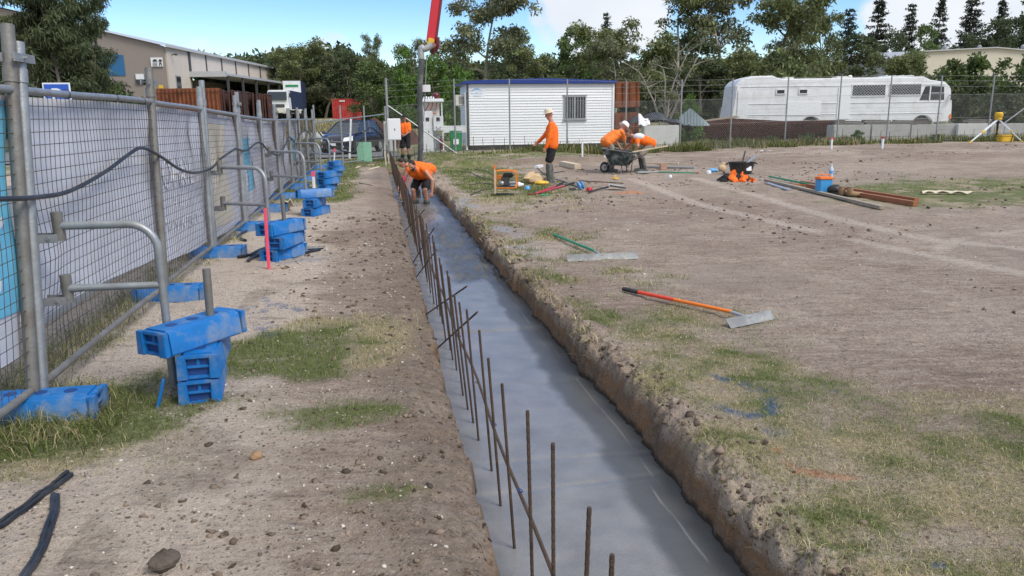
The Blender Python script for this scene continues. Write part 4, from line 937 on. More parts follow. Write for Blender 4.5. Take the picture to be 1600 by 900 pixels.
for i in range(1, 11):
    p = uv(UF + .05, VB[i] + .02 - (.08 if i == 1 else 0)); p.z = gh(p.x, p.y) - .02
    block(FT[i - 1], p, TR + random.uniform(-.06, .06), (0, .01))
    if i == 5:
        single('rag', MB().grid(lambda a, b: (.18 * a, .26 * b, .10 * math.sin(a * 3) * math.sin(b * 4 + 1) + .03 * math.sin(a * 11)), 10, 12), M['cream'], 'pale rag lying on the end of a blue fence foot', 'rag', p + NU * .25 + Vector((0, 0, .13)), .3, solid=.006, smooth=70)
def stack(p, blocks, names):
    p = Vector(p); p.z = gh(p.x, p.y) - .01
    for (dx, dy, dz, az, tl), nm in zip(blocks, names): block(nm, p + Vector((dx, dy, dz)), R(90 - az), tl)
SA = gg(308, 630) + Vector((.03, .30, 0)) - Vector((.1, 0, 0))
stack(SA, [(0, 0, 0, -17, (0, 0)), (.015, .02, .155, -14, (0, 0)), (-.02, -.03, .312, 26, (0, .0))], ['lowest blue block of the nearest stack, its end split open', 'middle blue block of the nearest stack, grimy hollow end facing the camera', 'scuffed blue block lying across the top of the nearest stack'])
tag(single('plastic_flap', MB().box((0, 0, .085), (.012, .05, .19)).box((.01, .024, .085), (.012, .006, .19)), M['blue'], 'broken blue plastic flap leaning on the nearest stack of blocks', 'plastic piece', SA + Vector((-.145, -.36, 0)), (0, .28, .4), bevel=.004))
pk = SA + Vector((.055, .06, .46)); single('pipe_peg', MB().tube([(0, 0, -.02), (0, 0, .30)], .025, 12).tube([(0, 0, .3), (0, 0, .301)], .019, 12), M['galv_old'], 'short galvanised pipe standing in the top block of the nearest stack', 'pipe', pk, (0, .02, 0), 'pipe pegs in the blue stacks')
SB = gg(434, 408) + Vector((0, .28, 0))
stack(SB, [(0, 0, 0, 20, (0, 0)), (.03, .0, .157, 8, (0, 0)), (-.01, 0, .314, 24, (0, 0))], ['lowest block of the stack beside the pink stake', 'middle block of the stack beside the pink stake', 'top block of the stack beside the pink stake, pipe stub in it'])
single('pipe_peg', MB().tube([(0, 0, -.02), (0, 0, .30)], .025, 10), M['galv_old'], 'short pipe standing in the stack of blocks beside the pink stake', 'pipe', SB + Vector((.03, 0, .46)), 0, 'pipe pegs in the blue stacks')
SC = gg(488, 338) + Vector((0, .28, 0))
stack(SC, [(0, 0, 0, 14, (0, 0)), (-.02, .02, .157, 2, (0, 0)), (.0, .0, .314, 62, (0, 0))], ['lowest block of the third stack from the camera', 'middle block of the third stack from the camera', 'top block of the third stack, turned across the two below'])
SDk = gg(508, 299) + Vector((0, .28, 0))
stack(SDk, [(0, 0, 0, 10, (0, 0)), (.03, 0, .157, 22, (0, 0)), (0, 0, .314, 12, (0, 0))], ['lowest block of the fourth stack, in the far grass', 'middle block of the fourth stack, in the far grass', 'top block of the fourth stack, in the far grass'])
SE = gg(521, 277) + Vector((0, .28, 0))
stack(SE, [(0, 0, 0, 6, (0, 0)), (.03, 0, .157, 18, (0, 0)), (0, 0, .314, 8, (0, 0))], ['lowest block of the farthest stack, below the dark car', 'middle block of the farthest stack, below the dark car', 'top block of the farthest stack, below the dark car'])
# braces between fence and stacks
BRL = ['bent galvanised brace arm nearest the camera, its leg in the largest blue stack', 'bent galvanised brace arm at the pink stake', 'bent galvanised brace arm at the third blue stack', 'bent galvanised brace arm at the fourth blue stack', 'farthest bent brace arm, below the dark car']
for j, (i, S, lx) in enumerate(((1, SA, -.17), (3, SB, -.14), (5, SC, -.14), (7, SDk, -.12), (9, SE, -.12))):
    leg = Vector((S.x + lx, S.y - .06, 0)); z1, z2 = (1.06, .68) if j == 0 else (1.10, .66)
    a = uv(UF + .06, VB[i] + LEAN[i] * .5 + .07, 0); t = thing('brace_arm', BRL[j], 'fence brace', (leg.x, leg.y, 0), 0, 'bent pipe braces on the panel fence')
    dirv = (leg - a); ln = dirv.length; dirv.normalize(); s0 = a + dirv * .09
    pts = [s0 + Vector((0, 0, z1)), leg - dirv * .16 + Vector((0, 0, z1))]
    for k in range(1, 7):
        q = k / 6 * math.pi / 2; pts.append(leg - dirv * .16 * (1 - math.sin(q)) + Vector((0, 0, z1 - .16 * (1 - math.cos(q)))))
    pts += [leg + Vector((0, 0, .6)), leg + Vector((0, 0, gh(leg.x, leg.y) + .02))]
    MB().tube(pts, .025, 12).build('bent_leg', M['galv'], t, world=True)
    MB().tube([s0 + Vector((0, 0, z2)), s0 + dirv * .1 + Vector((0, 0, z2)), leg + Vector((0, 0, z2))], [.03, .022, .022], 10).build('lower_arm', M['galv'], t, world=True)
    for z in (z1, z2):
        MB().tube([s0 + Vector((0, 0, z - .085)), s0 + Vector((0, 0, z + .085))], .032, 12).build('socket', M['galv_old'], t, world=True)
        mb = MB().bar(a - dirv * .05 + DV * .05 + Vector((0, 0, z - .07)), s0 + DV * .03 + Vector((0, 0, z - .07)), .008, .05); mb.bar(a - dirv * .05 - DV * .05 + Vector((0, 0, z - .07)), s0 - DV * .03 + Vector((0, 0, z - .07)), .008, .05)
        mb.tube([s0 - dirv * .05 - DV * .05 + Vector((0, 0, z - .07)), s0 - dirv * .05 + DV * .05 + Vector((0, 0, z - .07))], .012, 6)
        mb.build('clamp', M['galv'], t, bevel=.002, world=True)
# black hose slung along the fence
def hosepts(px_list, du):
    out = []
    for x, y in px_list:
        d = ray(x, y); t_ = (UF + du) / d.dot(NU) if False else ((UF + du) - CAMP.dot(NU)) / d.dot(NU); out.append(CAMP + d * t_)
    return out
def smoothpts(P, n=6):
    out = []
    for i in range(len(P) - 1):
        p0, p1, p2, p3 = P[max(i - 1, 0)], P[i], P[i + 1], P[min(i + 2, len(P) - 1)]
        for k in range(n):
            t = k / n; out.append(.5 * ((2 * p1) + (p2 - p0) * t + (2 * p0 - 5 * p1 + 4 * p2 - p3) * t * t + (3 * p1 - p0 - 3 * p2 + p3) * t ** 3))
    return out + [P[-1]]
H1 = smoothpts(hosepts([(-60, 312), (0, 311), (60, 308), (110, 298), (165, 268), (200, 242), (222, 231), (250, 244), (280, 264), (305, 270), (330, 263), (345, 248), (368, 232)], .06))
single('black_hose', MB().tube(H1, .0145, 8), M['hose'], 'black hose looped along the near part of the panel fence', 'hose', group='hoses on the panel fence')
H2 = smoothpts(hosepts([(368, 232), (385, 235), (405, 222), (420, 236), (436, 242), (446, 226), (452, 214), (462, 222), (470, 208), (480, 205), (492, 222)], .05))
single('black_hose', MB().tube(H2, .016, 6), M['hose'], 'thin black hose looped along the far half of the panel fence', 'hose', group='hoses on the panel fence')
g1 = [gpt(s, z, -.06) for s, z in ((.05, 1.2), (.2, .7), (.42, .45), (.5, .5), (.62, 1.05), (.75, 1.3), (.9, 1.0), (1.02, .7))]
single('black_hose', MB().tube(smoothpts(g1), .022, 6), M['hose'], 'black hose sagging across the fence in front of the car', 'hose', group='hoses on the panel fence')
def on_ground(pxs, lift, r, n=8, sm=6):
    P = [gg(*q) for q in pxs]; out = smoothpts(P, sm)
    for p in out: p.z = gh(p.x, p.y) + lift
    return MB().tube(out, r, n)
for a, b, lb in (([(-40, 838), (0, 820), (45, 788), (80, 760), (106, 741)], 0, 'pair of black pipes ending on bare sand at the left edge'), ([(20, 935), (42, 893), (66, 850), (82, 806), (84, 776)], 0, 'pair of black pipes running out of the frame at the bottom left corner')):
    mb = on_ground(a, .012, .0125); mb2 = on_ground([(x + 6, y + 3) for x, y in a], .012, .0125); mb.add(mb2.v, mb2.f); single('black_pipe', mb, M['hose'], lb, 'pipe', group='black pipes on the ground')
for a, lb in (([(372, 404), (395, 399), (420, 388), (450, 392), (505, 388)], 'black hose on the ground behind the pink stake'), ([(388, 410), (400, 402), (430, 395), (470, 398), (500, 391)], 'black hose end on the ground left of the stack with the pink stake'), ([(385, 364), (372, 372), (384, 378)], 'short curl of black hose lying near the third fence foot')):
    single('black_hose', on_ground(a, .02, .02, 7), M['hose'], lb, 'hose', group='loose hoses on the ground')
# stakes
def stake(px0, py0, px1, py1, r, mt, label, top=None, cat='stake', name='marker_stake', group='marker stakes', z=None):
    p = gg(px0, py0); q = at(px1, py1, p.y); t = thing(name, label, cat, p, 0, group)
    MB().bar((0, 0, -.1), q - p, r * 2, r * 1.4).build('shaft', M[mt], t, bevel=.003)
    if top: MB().bar((q - p) * .86, (q - p) * 1.005, r * 2.3, r * 1.8).build('tip', M[top], t)
    return t
stake(420, 420, 414, 326, .02, 'pinkpaint', 'fluorescent pink stake leaning by the second stack of blue blocks')
stake(493, 322, 489, 268, .03, 'white_clean', 'white stake with a pink tip beside the third stack of blue blocks', 'pinkpaint')
stake(521, 272, 523, 232, .025, 'white_clean', 'slim white stake with a pink tip standing by the farthest blue stack', 'pinkpaint')
stake(774, 303, 773, 258, .024, 'timber_pale', 'pale timber stake with an orange top in front of the petrol engine', 'orange_dull')
stake(910, 245, 910, 224, .04, 'white_clean', 'white peg at the chain link fence below the cabin window')
stake(945, 247, 945, 226, .04, 'white_clean', 'white peg at the chain link fence behind the man with the white hat')
stake(1299, 233, 1300, 215, .04, 'white_clean', 'white peg in the weeds left of the concrete wall', 'pinkpaint')
stake(1378, 232, 1380, 214, .05, 'white_clean', 'thick white peg with a red tip in front of the concrete wall', 'red')

# ------------------------------------------------------------------ starter bars in the wet concrete
BV = [1.72, 2.0, 2.36, 2.72, 3.08, 3.46, 3.85, 4.26]
while BV[-1] < 26.9: BV.append(BV[-1] + (.27 if BV[-1] < 12 else .25))
NB = len(BV)
RB = ['nearest starter bar, only its ribbed tip in the frame', 'second starter bar from the camera, standing alone out of the concrete', 'third starter bar from the camera, right of the long tie bar', 'fourth starter bar from the camera', 'fifth starter bar from the camera', 'sixth starter bar from the camera', 'seventh starter bar from the camera', 'eighth starter bar from the camera', 'ninth starter bar from the camera', 'tenth starter bar from the camera']
for k in range(NB):
    v = BV[k] + random.uniform(-.02, .02); u = .548 + random.uniform(-.010, .010); tz = .55 + random.uniform(-.02, .02)
    tx, ty = np.interp(v, [1.7, 2.4, 3.1, 4.3], [.03, -.015, -.05, -.075]) + random.uniform(-.015, .015), random.uniform(-.025, .025)
    mb = MB(); pts = []; rs = []
    nseg = 60 if k < 4 else 1
    for j in range(nseg + 1): f = j / nseg; pts.append((tx * f, ty * f, -.2 + (tz - CZ + .2) * f)); rs.append(.0066 + (.0013 if (j % 2 and nseg > 1) else .0003))
    mb.tube(pts, rs, 7)
    lb = RB[k] if k < 10 else ('rusty starter bar in the middle of the row, short of the two bending workers' if k < 58 else 'rusty starter bar in the dense far end of the row, beside the bending workers')
    g = 'starter bars standing in the wet concrete' if k < 10 else ('starter bars in the middle of the row' if k < 58 else 'starter bars at the far end of the row')
    single('starter_bar', mb, M['rebar'], lb, 'steel bar', uv(u, v, CZ), 0, g, smooth=60 if nseg == 1 else 0)
def longbar(v0, v1, u, z, lb):
    t = thing('tie_bar', lb, 'steel bar', uv(u, (v0 + v1) / 2, z), 0, 'long bars tied along the starter bars')
    MB().tube([uv(u + .008 * math.sin(v * 3), v, z + .01 * math.sin(v * 1.7)) for v in np.linspace(v0, v1, 24)], .0085, 7).build('bar', M['rebar'], t, world=True)
    mb = MB()
    for k, v in enumerate(BV):
        if not v0 < v < v1: continue
        a = uv(u, v, z)
        if k % 2 == 0: mb.tube([a + Vector((.014 * math.cos(q), .014 * math.sin(q), .012 * math.sin(q * .5))) for q in [j * .9 for j in range(9)]], .0026, 4)
    mb.build('tie_wire', M['blue_dark'], t, world=True)
longbar(1.3, 8.2, .56, .02, 'long rusty bar tied low along the nearest starter bars')
longbar(7.9, 15.5, .555, .0, 'long rusty bar tied along the middle starter bars')
longbar(15.2, 26.6, .555, .02, 'long rusty bar tied along the far starter bars')
BRC = [((678, 549), (741, 492), 'nearest slanting steel brace, reaching to the left trench side'), ((660, 495), (724, 451), 'second slanting steel brace from the camera'), ((646, 439), (680, 393), 'third slanting steel brace from the camera'), ((642, 416), (676, 360), 'fourth slanting steel brace from the camera'), ((629, 365), (661, 330), 'fifth slanting steel brace from the camera'), ((621, 343), (634, 327), 'farthest slanting steel brace')]
for a, b, lb in BRC:
    p = gz(*a, CZ); u0, v0 = to_uv(p); d = ray(*b); tt_ = (.57 - CAMP.dot(NU)) / d.dot(NU); q = CAMP + d * tt_
    single('slanting_brace', MB().tube([p - (q - p) * .06, p.lerp(q, .5), q + (q - p) * .06], .0068, 7), M['rebar'], lb, 'steel bar', group='slanting braces of the starter bars')

# ------------------------------------------------------------------ chain link fence across the back
VF = 32.2
fx = [608, 712, 797, 886, 977, 1062, 1140, 1225, 1306, 1383, 1460, 1540, 1622, 1705]
FP = []
for x in fx:
    d = ray(x, 235); t_ = (VF - CAMP.dot(DV)) / d.dot(DV); p = CAMP + d * t_; p.z = float(ground_h(*to_uv(p), False)); FP.append(p)
t = thing('chain_link_fence', 'long chain link fence with barbed wire on slim galvanised posts across the back', 'fence', FP[0].lerp(FP[-1], .5), 0)
for i, p in enumerate(FP):
    r0 = .05 if i == 0 else .032
    MB().tube([p + Vector((0, 0, -.2)), p + Vector((0, 0, 3.0 if i else 3.25))], r0, 8).build('post', M['galv'], t, world=True)
for a, b in ((0, .9), (12, -.9)):
    q = FP[a]; e = FP[a] + NU * (3.0 if b > 0 else -3.2); MB().tube([q + Vector((0, 0, 2.2)), Vector((e.x, e.y, q.z + .05)) - DV * .05], .03, 7).build('brace', M['galv'], t, world=True)
mb = MB()
def fl(s, z): # along the fence 0..1
    s = s * (len(FP) - 1); i = min(int(s), len(FP) - 2); return FP[i].lerp(FP[i + 1], s - i) + Vector((0, 0, z))
LT = (FP[-1] - FP[0]).length; n_ = int(LT / .105)
for k in range(-20, n_):
    for dr in (1, -1):
        s0 = k * .105 / LT; s1 = s0 + 2.1 / LT
        if dr < 0: s0, s1 = s1, s0
        z0, z1 = .04, 2.14
        lo, hi = min(s0, s1), max(s0, s1)
        if hi <= 0 or lo >= 1: continue
        a0, a1 = np.clip(s0, 0, 1), np.clip(s1, 0, 1); za = z0 + (z1 - z0) * (a0 - s0) / (s1 - s0); zb = z0 + (z1 - z0) * (a1 - s0) / (s1 - s0)
        mid = (a0 + a1) / 2
        mb.tube([fl(a0, za), fl(a1, zb)], .0021, 3, cap=False)
mb.build('wire_mesh', M['wire_pale'], t, smooth=0, world=True)
mb = MB()
for z in (.08, 1.1, 2.15, 2.5, 2.75, 2.97): mb.tube([fl(j / 80, z - .02 * abs(math.sin(j * .6))) for j in range(81)], .004, 4, cap=False)
mb.build('strand_wire', M['galv'], t, smooth=0, world=True)
# low reinforcing mesh stakes in front of it
mb = MB()
for j in range(70):
    s = j / 70; h = .35 + .35 * random.random(); p = fl(s, 0) - DV * .5; mb.tube([p - Vector((0, 0, .1)), p + Vector((random.uniform(-.05, .05), 0, h))], .010, 4)
for z in (.12, .3): mb.tube([fl(j / 60, z) - DV * .5 for j in range(61)], .006, 4)
single('mesh_offcut', mb, M['rebar'], 'low rusty wire mesh running along the foot of the chain link fence', 'wire mesh', smooth=0)
# ------------------------------------------------------------------ white site cabin
def trench_frame(o): return Matrix.Translation(o) @ Matrix.Rotation(TR, 4, 'Z')
c0 = at(733, 232, 35.2); c0.z = .42
CW, CD, CHt = 6.75, 3.0, 2.72
t = thing('site_cabin', 'white clad site cabin with blue roof edge and barred window behind the chain link fence', 'cabin', c0, TR)
def wall(mb, x0, y0, x1, y1, z0, zt, n):
    a = Vector((x0, y0, 0)); b = Vector((x1, y1, 0)); nrm = (b - a).cross(Vector((0, 0, 1))).normalized()
    for k in range(n):
        za = z0 + (zt(0) - z0) * 0; za = z0 + k * .122; zb = za + .122
        if za > zt(0): break
        zb = min(zb, zt(0))
        mb.add([a + nrm * .034 + Vector((0, 0, za)), b + nrm * .034 + Vector((0, 0, za)), b + nrm * .004 + Vector((0, 0, zb)), a + nrm * .004 + Vector((0, 0, zb)), a + nrm * -.01 + Vector((0, 0, za)), b + nrm * -.01 + Vector((0, 0, za))], [(0, 1, 2, 3), (4, 5, 1, 0)])
mb = MB(); wall(mb, 0, 0, CW, 0, 0, lambda s: CHt, 30); wall(mb, 0, CD, 0, 0, 0, lambda s: CHt, 30); wall(mb, CW, 0, CW, CD, 0, lambda s: CHt, 30)
mb.box((CW / 2, CD / 2, CHt / 2), (CW - .03, CD - .03, CHt - .01)); mb.build('wall', M['white_clean'], t, smooth=0)
poly = [(-.18, CHt - .03), (CW + .12, CHt - .03), (CW + .12, CHt + .10), (CW * .5, CHt + .22), (-.18, CHt + .10)]
MB().prism(poly, CD + .36, Matrix(((1, 0, 0, 0), (0, 0, 1, -.18), (0, 1, 0, 0), (0, 0, 0, 1)))).build('roof', M['royal'], t, smooth=0, bevel=.015)
for x in (-.015, CW + .015): MB().box((x, -.012, CHt / 2), (.09, .09, CHt)).build('corner_post', M['darkgrey' if x < 1 else 'white_clean'], t)
MB().box((CW / 2, .04, -.16), (CW - .1, .10, .30)).box((CW / 2, CD / 2, -.16), (CW - .3, .1, .28)).build('skid', M['black'], t)
w = MB(); wx, wz, ww, wh = CW * .732, 1.62, .98, 1.0
for dx in (-ww / 2, ww / 2): w.box((wx + dx, -.035, wz), (.05, .05, wh + .05))
for dz in (-wh / 2, wh / 2): w.box((wx, -.036, wz + dz), (ww + .05, .052, .05))
w.box((wx, -.05, wz - wh / 2 - .05), (ww + .16, .08, .04)); w.box((wx, -.03, wz + wh / 2 + .06), (ww + .16, .06, .05))
win = w.build('window', M['grey'], t, bevel=.004); win.location.y = -.03
MB().box((wx, -.018, wz), (ww - .04, .012, wh - .04)).build('pane', M['glass'], win)
mb = MB()
for k in range(1, 8): mb.box((wx - ww / 2 + ww * k / 8, -.045, wz), (.022, .02, wh))
mb.box((wx - .02, -.03, wz), (.06, .03, wh)); mb.build('bars', M['alu'], win)
# maker's mark: blue swoosh and small lettering
sg = MB(); P0 = [(.10 + .55 * s, 2.36 + .12 * math.sin(s * 3.14) + .05 * s) for s in np.linspace(0, 1, 12)]
sg.prism(P0 + [(x, z - .07 * math.sin((x - .1) / .55 * 3.14)) for x, z in P0[-2:0:-1]], .004, Matrix(((1, 0, 0, 0), (0, 0, -1, -.024), (0, 1, 0, 0), (0, 0, 0, 1))))
MB().box((.42, -.0225, 2.30), (.72, .006, .42)).build('sign_panel', M['plasticwhite'], t)
lg = sg.build('emblem', M['lightblue'], t); lg.location.y = -.004
text_part('A.USCO', .15, Matrix.Translation((.40, -.028, 2.29)) @ Matrix.Rotation(R(90), 4, 'X'), M['lightblue'], t)
text_part('1300 00 22', .08, Matrix.Translation((.40, -.028, 2.16)) @ Matrix.Rotation(R(90), 4, 'X'), M['grey'], t)
# air conditioner on its end wall
ac = thing('air_conditioner', 'cream air conditioner box bracketed to the end wall of the white cabin', 'air conditioner', trench_frame(c0) @ Vector((-.28, .5, 2.0)), TR)
MB().box((0, 0, 0), (.52, .62, .48)).build('casing', M['offwhite'], ac, bevel=.02)
mb = MB()
for k in range(7): mb.box((-.10 + k * .035, -.315, 0), (.014, .012, .34))
mb.build('grille', M['darkgrey'], ac)
MB().bar((.2, -.2, -.24), (-.18, -.2, -.24), .03, .03).bar((.22, -.2, -.5), (-.16, -.2, -.25), .03, .03).build('bracket', M['offwhite'], ac)
dp = single('downpipe', MB().tube([(0, 0, -.2), (0, 0, 2.3), (.12, 0, 2.5)], .05, 10), M['white_clean'], 'white pipe running up the end wall of the cabin', 'pipe', trench_frame(c0) @ Vector((-.10, .05, .0)), TR)
# rusty containers glimpsed right of the cabin
p = at(968, 200, 40); p.z = .3
rb = thing('rusty_bin', 'two stacked rust brown steel bins showing past the right end of the cabin', 'steel bin', p, 0)
for k, (h, z) in enumerate(((1.5, .0), (1.25, 1.75))):
    mb = MB().box((0, 0, z + h / 2), (1.7, 2.2, h), taper=(.92, .95))
    for j in range(5): mb.box((-.7 + j * .35, -1.1, z + h / 2), (.06, .06, h * .96))
    mb.build('bin_body', M['rust'], rb, bevel=.02)

# ------------------------------------------------------------------ switchboard, bin, extinguisher, hose, meter box
p = at(662, 240, 33.9); p.z = .04
t = thing('pump_cabinet', 'tall white metal cabinet with two dials beside the pump hose, left of the cabin', 'cabinet', p, TR * .3)
MB().box((.44, .3, .10), (1.06, .7, .2)).build('plinth', M['white'], t, bevel=.01)
MB().box((.22, .3, 1.06), (.44, .6, 1.70)).build('cabinet_body', M['white'], t, bevel=.012)
MB().box((.68, .2, 1.38), (.42, .56, .62)).build('control_box', M['white'], t, bevel=.012)
MB().box((.5, .42, .65), (.15, .3, .9)).box((.86, .4, .6), (.06, .3, .9)).build('frame_leg', M['white'], t)
MB().box((.44, .3, 2.36), (.98, .66, .14)).build('top_tray', M['white_clean'], t, bevel=.02)
for x in (.03, .85): MB().box((x, .12, 2.0), (.05, .05, .66)).build('stanchion', M['white'], t)
MB().box((.42, .45, 2.0), (.62, .03, .60)).build('back_panel', M['offwhite'], t)
mb = MB()
for k in range(3): mb.tube([(.14 + .2 * k, .3, 1.95), (.2 + .2 * k, .18, 2.05), (.3 + .16 * k, .2, 2.2), (.25 + .2 * k, .3, 2.28)], .025, 6)
mb.tube([(.1, .16, 1.82), (.6, .16, 1.80)], .03, 6); mb.build('pipework', M['redbox'], t)
mb = MB().ell((.62, .3, 2.56), (.16, .16, .15), n=12).tube([(.5, .3, 2.5), (.74, .3, 2.5)], .05, 8); mb.build('motor', M['darkred'], t)
for k in range(5): MB().box((.1 + .1 * k, .2, 2.47 + .02 * (k % 2)), (.06, .12, .09)).build('fitting', M['plasticwhite'], t)
for x, y in ((.22, .0), (.68, -.082)):
    f = MB().box((x, y - .008, 1.56), (.15, .012, .16)).build('meter', M['darkgrey'], t)
    MB().box((x, y - .017, 1.57), (.10, .004, .09)).build('display', M['glass'], f)
mb = MB()
for x, z in ((.6, 1.22), (.68, 1.16), (.76, 1.22), (.62, 1.12), (.75, 1.12)): mb.lathe([(.022, -.018), (.022, .018)], 8, (x, -.088, z), (R(90), 0, 0))
mb.build('knob', M['darkgrey'], t); MB().box((.26, -.006, 1.0), (.03, .02, .16)).build('handle', M['darkgrey'], t)
MB().box((.66, .2, .55), (.22, .2, .7)).build('valve_box', M['grey'], t, bevel=.02)
pb = single('cross_beam', MB().box((.45, 0, 0), (1.0, .16, .30)), M['white'], 'white boxed beam bridging from the pump cabinet to the cabin', 'beam', p + Vector((.92, .5, 1.12)), 0, bevel=.01)
fe = thing('fire_extinguisher', 'red fire extinguisher hanging in the white pump cabinet', 'fire extinguisher', p + Vector((.78, .0, .28)), 0)
MB().lathe([(.07, 0), (.075, .02), (.075, .40), (.05, .46), (.03, .48)], 14).build('cylinder', M['darkred'], fe)
MB().lathe([(.02, .48), (.02, .54)], 8).box((.03, 0, .55), (.12, .03, .03)).tube([(.03, 0, .5), (.10, 0, .45), (.09, 0, .25)], .012, 5).build('valve', M['black'], fe)
bp_ = at(713, 243, 34.6); bp_.z = .08
t = thing('wheelie_bin', 'green wheelie bin standing between the pump cabinet and the white cabin', 'bin', bp_, .1)
MB().box((0, 0, .50), (.46, .50, .92), taper=(1.22, 1.2)).build('body', M['bingreen'], t, bevel=.03)
MB().box((0, 0, 1.0), (.60, .66, .06), taper=(.9, .9)).box((0, .34, .98), (.5, .06, .05)).build('lid', M['bingreen'], t, bevel=.02)
for x in (-.2, .2): MB().lathe([(.1, -.03), (.1, .03)], 14, (x, .24, .10), (0, R(90), 0)).build('wheel', M['rubber'], t)
MB().box((0, -.288, .58), (.24, .004, .32), (R(-5), 0, 0)).build('sticker', M['plasticwhite'], t)
# concrete pump hose hanging from the red boom over the trench
hx = at(655, 240, 20.6); hz0 = .42
t = thing('pump_hose', 'muddy grey concrete pump hose hanging from the red boom over the trench', 'hose', (hx.x, hx.y, hz0), 0)
top = at(658, 92, 20.6); pts = [hx * 1.0 for _ in range(1)]
A0 = Vector((hx.x, hx.y, hz0)); B0 = Vector((top.x, top.y, top.z))
MB().tube([A0.lerp(B0, s) + Vector((.02 * math.sin(s * 7), .02 * math.sin(s * 5), 0)) for s in np.linspace(0, 1, 22)], [.072 + .005 * math.sin(s * 40) for s in np.linspace(0, 1, 22)], 14).build('hose', M['hosegrey'], t, world=True)
el = at(664, 78, 20.6); tip = at(676, 70, 20.6)
MB().tube([B0, B0 + Vector((0, 0, .14))], .086, 14).build('collar', M['concsplash'], t, world=True)
MB().tube(smoothpts([B0 + Vector((0, 0, .1)), B0 + Vector((.02, 0, .28)), el + Vector((0, 0, .02)), tip]), .078, 12).build('elbow', M['concsplash'], t, world=True)
MB().tube([A0 + Vector((.14, .1, 1.15)), B0 + Vector((.14, .1, .1))], .014, 6).build('safety_cable', M['galv'], t, world=True)
MB().box(A0 + Vector((.24, .08, 2.0)), (.22, .04, .18)).build('tag_plate', M['plasticwhite'], t, world=True)
b1 = at(673, 66, 20.9); b2 = at(684, -20, 21.2); dirb = (b2 - b1).normalized(); b3 = b1 + dirb * 9
t = thing('pump_boom', 'red box section concrete pump boom reaching down out of the sky', 'crane boom', b1, 0)
bx = MB().bar(b1, b3, .21, .22); bx.build('boom_section', M['red'], t, bevel=.02, world=True)
MB().tube([b1 + Vector((.145, -.02, .1)), b3 + Vector((.145, -.02, 0))], .04, 10).build('delivery_pipe', M['darkred'], t, world=True)
MB().tube(smoothpts([b1 + Vector((.17, -.02, .12)), b1 + Vector((.16, -.02, -.1)), b1 + Vector((.04, -.02, -.24)), tip + Vector((.02, 0, 0))]), .068, 12).build('tip_elbow', M['darkred'], t, world=True)
MB().box(b1 + Vector((.0, -.03, -.06)), (.16, .30, .3), (0, .3, 0)).build('end_bracket', M['yellow'], t, bevel=.02, world=True)
# meter box on its post at the fence corner
p = gg(618, 252); p = at(618, 250, 30.2); p.z = gh(p.x, p.y)
t = thing('meter_box', 'white electrical meter box on a post at the fence corner', 'meter box', p, .12)
MB().tube([(-.05, .06, -.1), (-.05, .06, 1.0)], .035, 8).tube([(.12, .06, -.1), (.12, .06, .9)], .025, 8).build('post', M['galv_old'], t)
MB().box((0, 0, 1.25), (.50, .30, .82)).build('box', M['white_clean'], t, bevel=.012)
MB().box((.02, -.156, 1.25), (.44, .012, .76)).build('door', M['white_clean'], t, bevel=.004); MB().box((.03, -.17, 1.25), (.03, .02, .06)).build('handle', M['darkgrey'], t)
MB().box((-.33, .1, 1.1), (.14, .12, .9)).build('side_box', M['offwhite'], t, bevel=.01)
for k, (x, y0, x1, y1, w_) in enumerate(((604, 262, 601, 236, .05), (609, 272, 606, 240, .035))):
    a = gg(x, y0); b = at(x1, y1, a.y); single('timber_board', MB().bar((0, 0, -.1), b - a, w_ * 2, .03), M['timber_pale'], ['wide pale board leaning at the far end of the trench', 'narrow pale board leaning at the far end of the trench'][k], 'board', a, group='boards at the far end of the trench')
for px, y0, y1, lb in ((599, 252, 205, 'thin dark steel post left of the meter box'),):
    a = gg(px, y0); b = at(px, y1, a.y); single('steel_post', MB().bar((0, 0, -.1), b - a, .05, .03), M['darkgrey'], lb, 'post', a)
a = gat(548, 33.0); b = at(548.5, 186, 33.0); single('white_post', MB().bar((0, 0, -.1), b - a, .15, .06), M['white_clean'], 'white flat post standing in front of the dark car', 'post', a, bevel=.006)

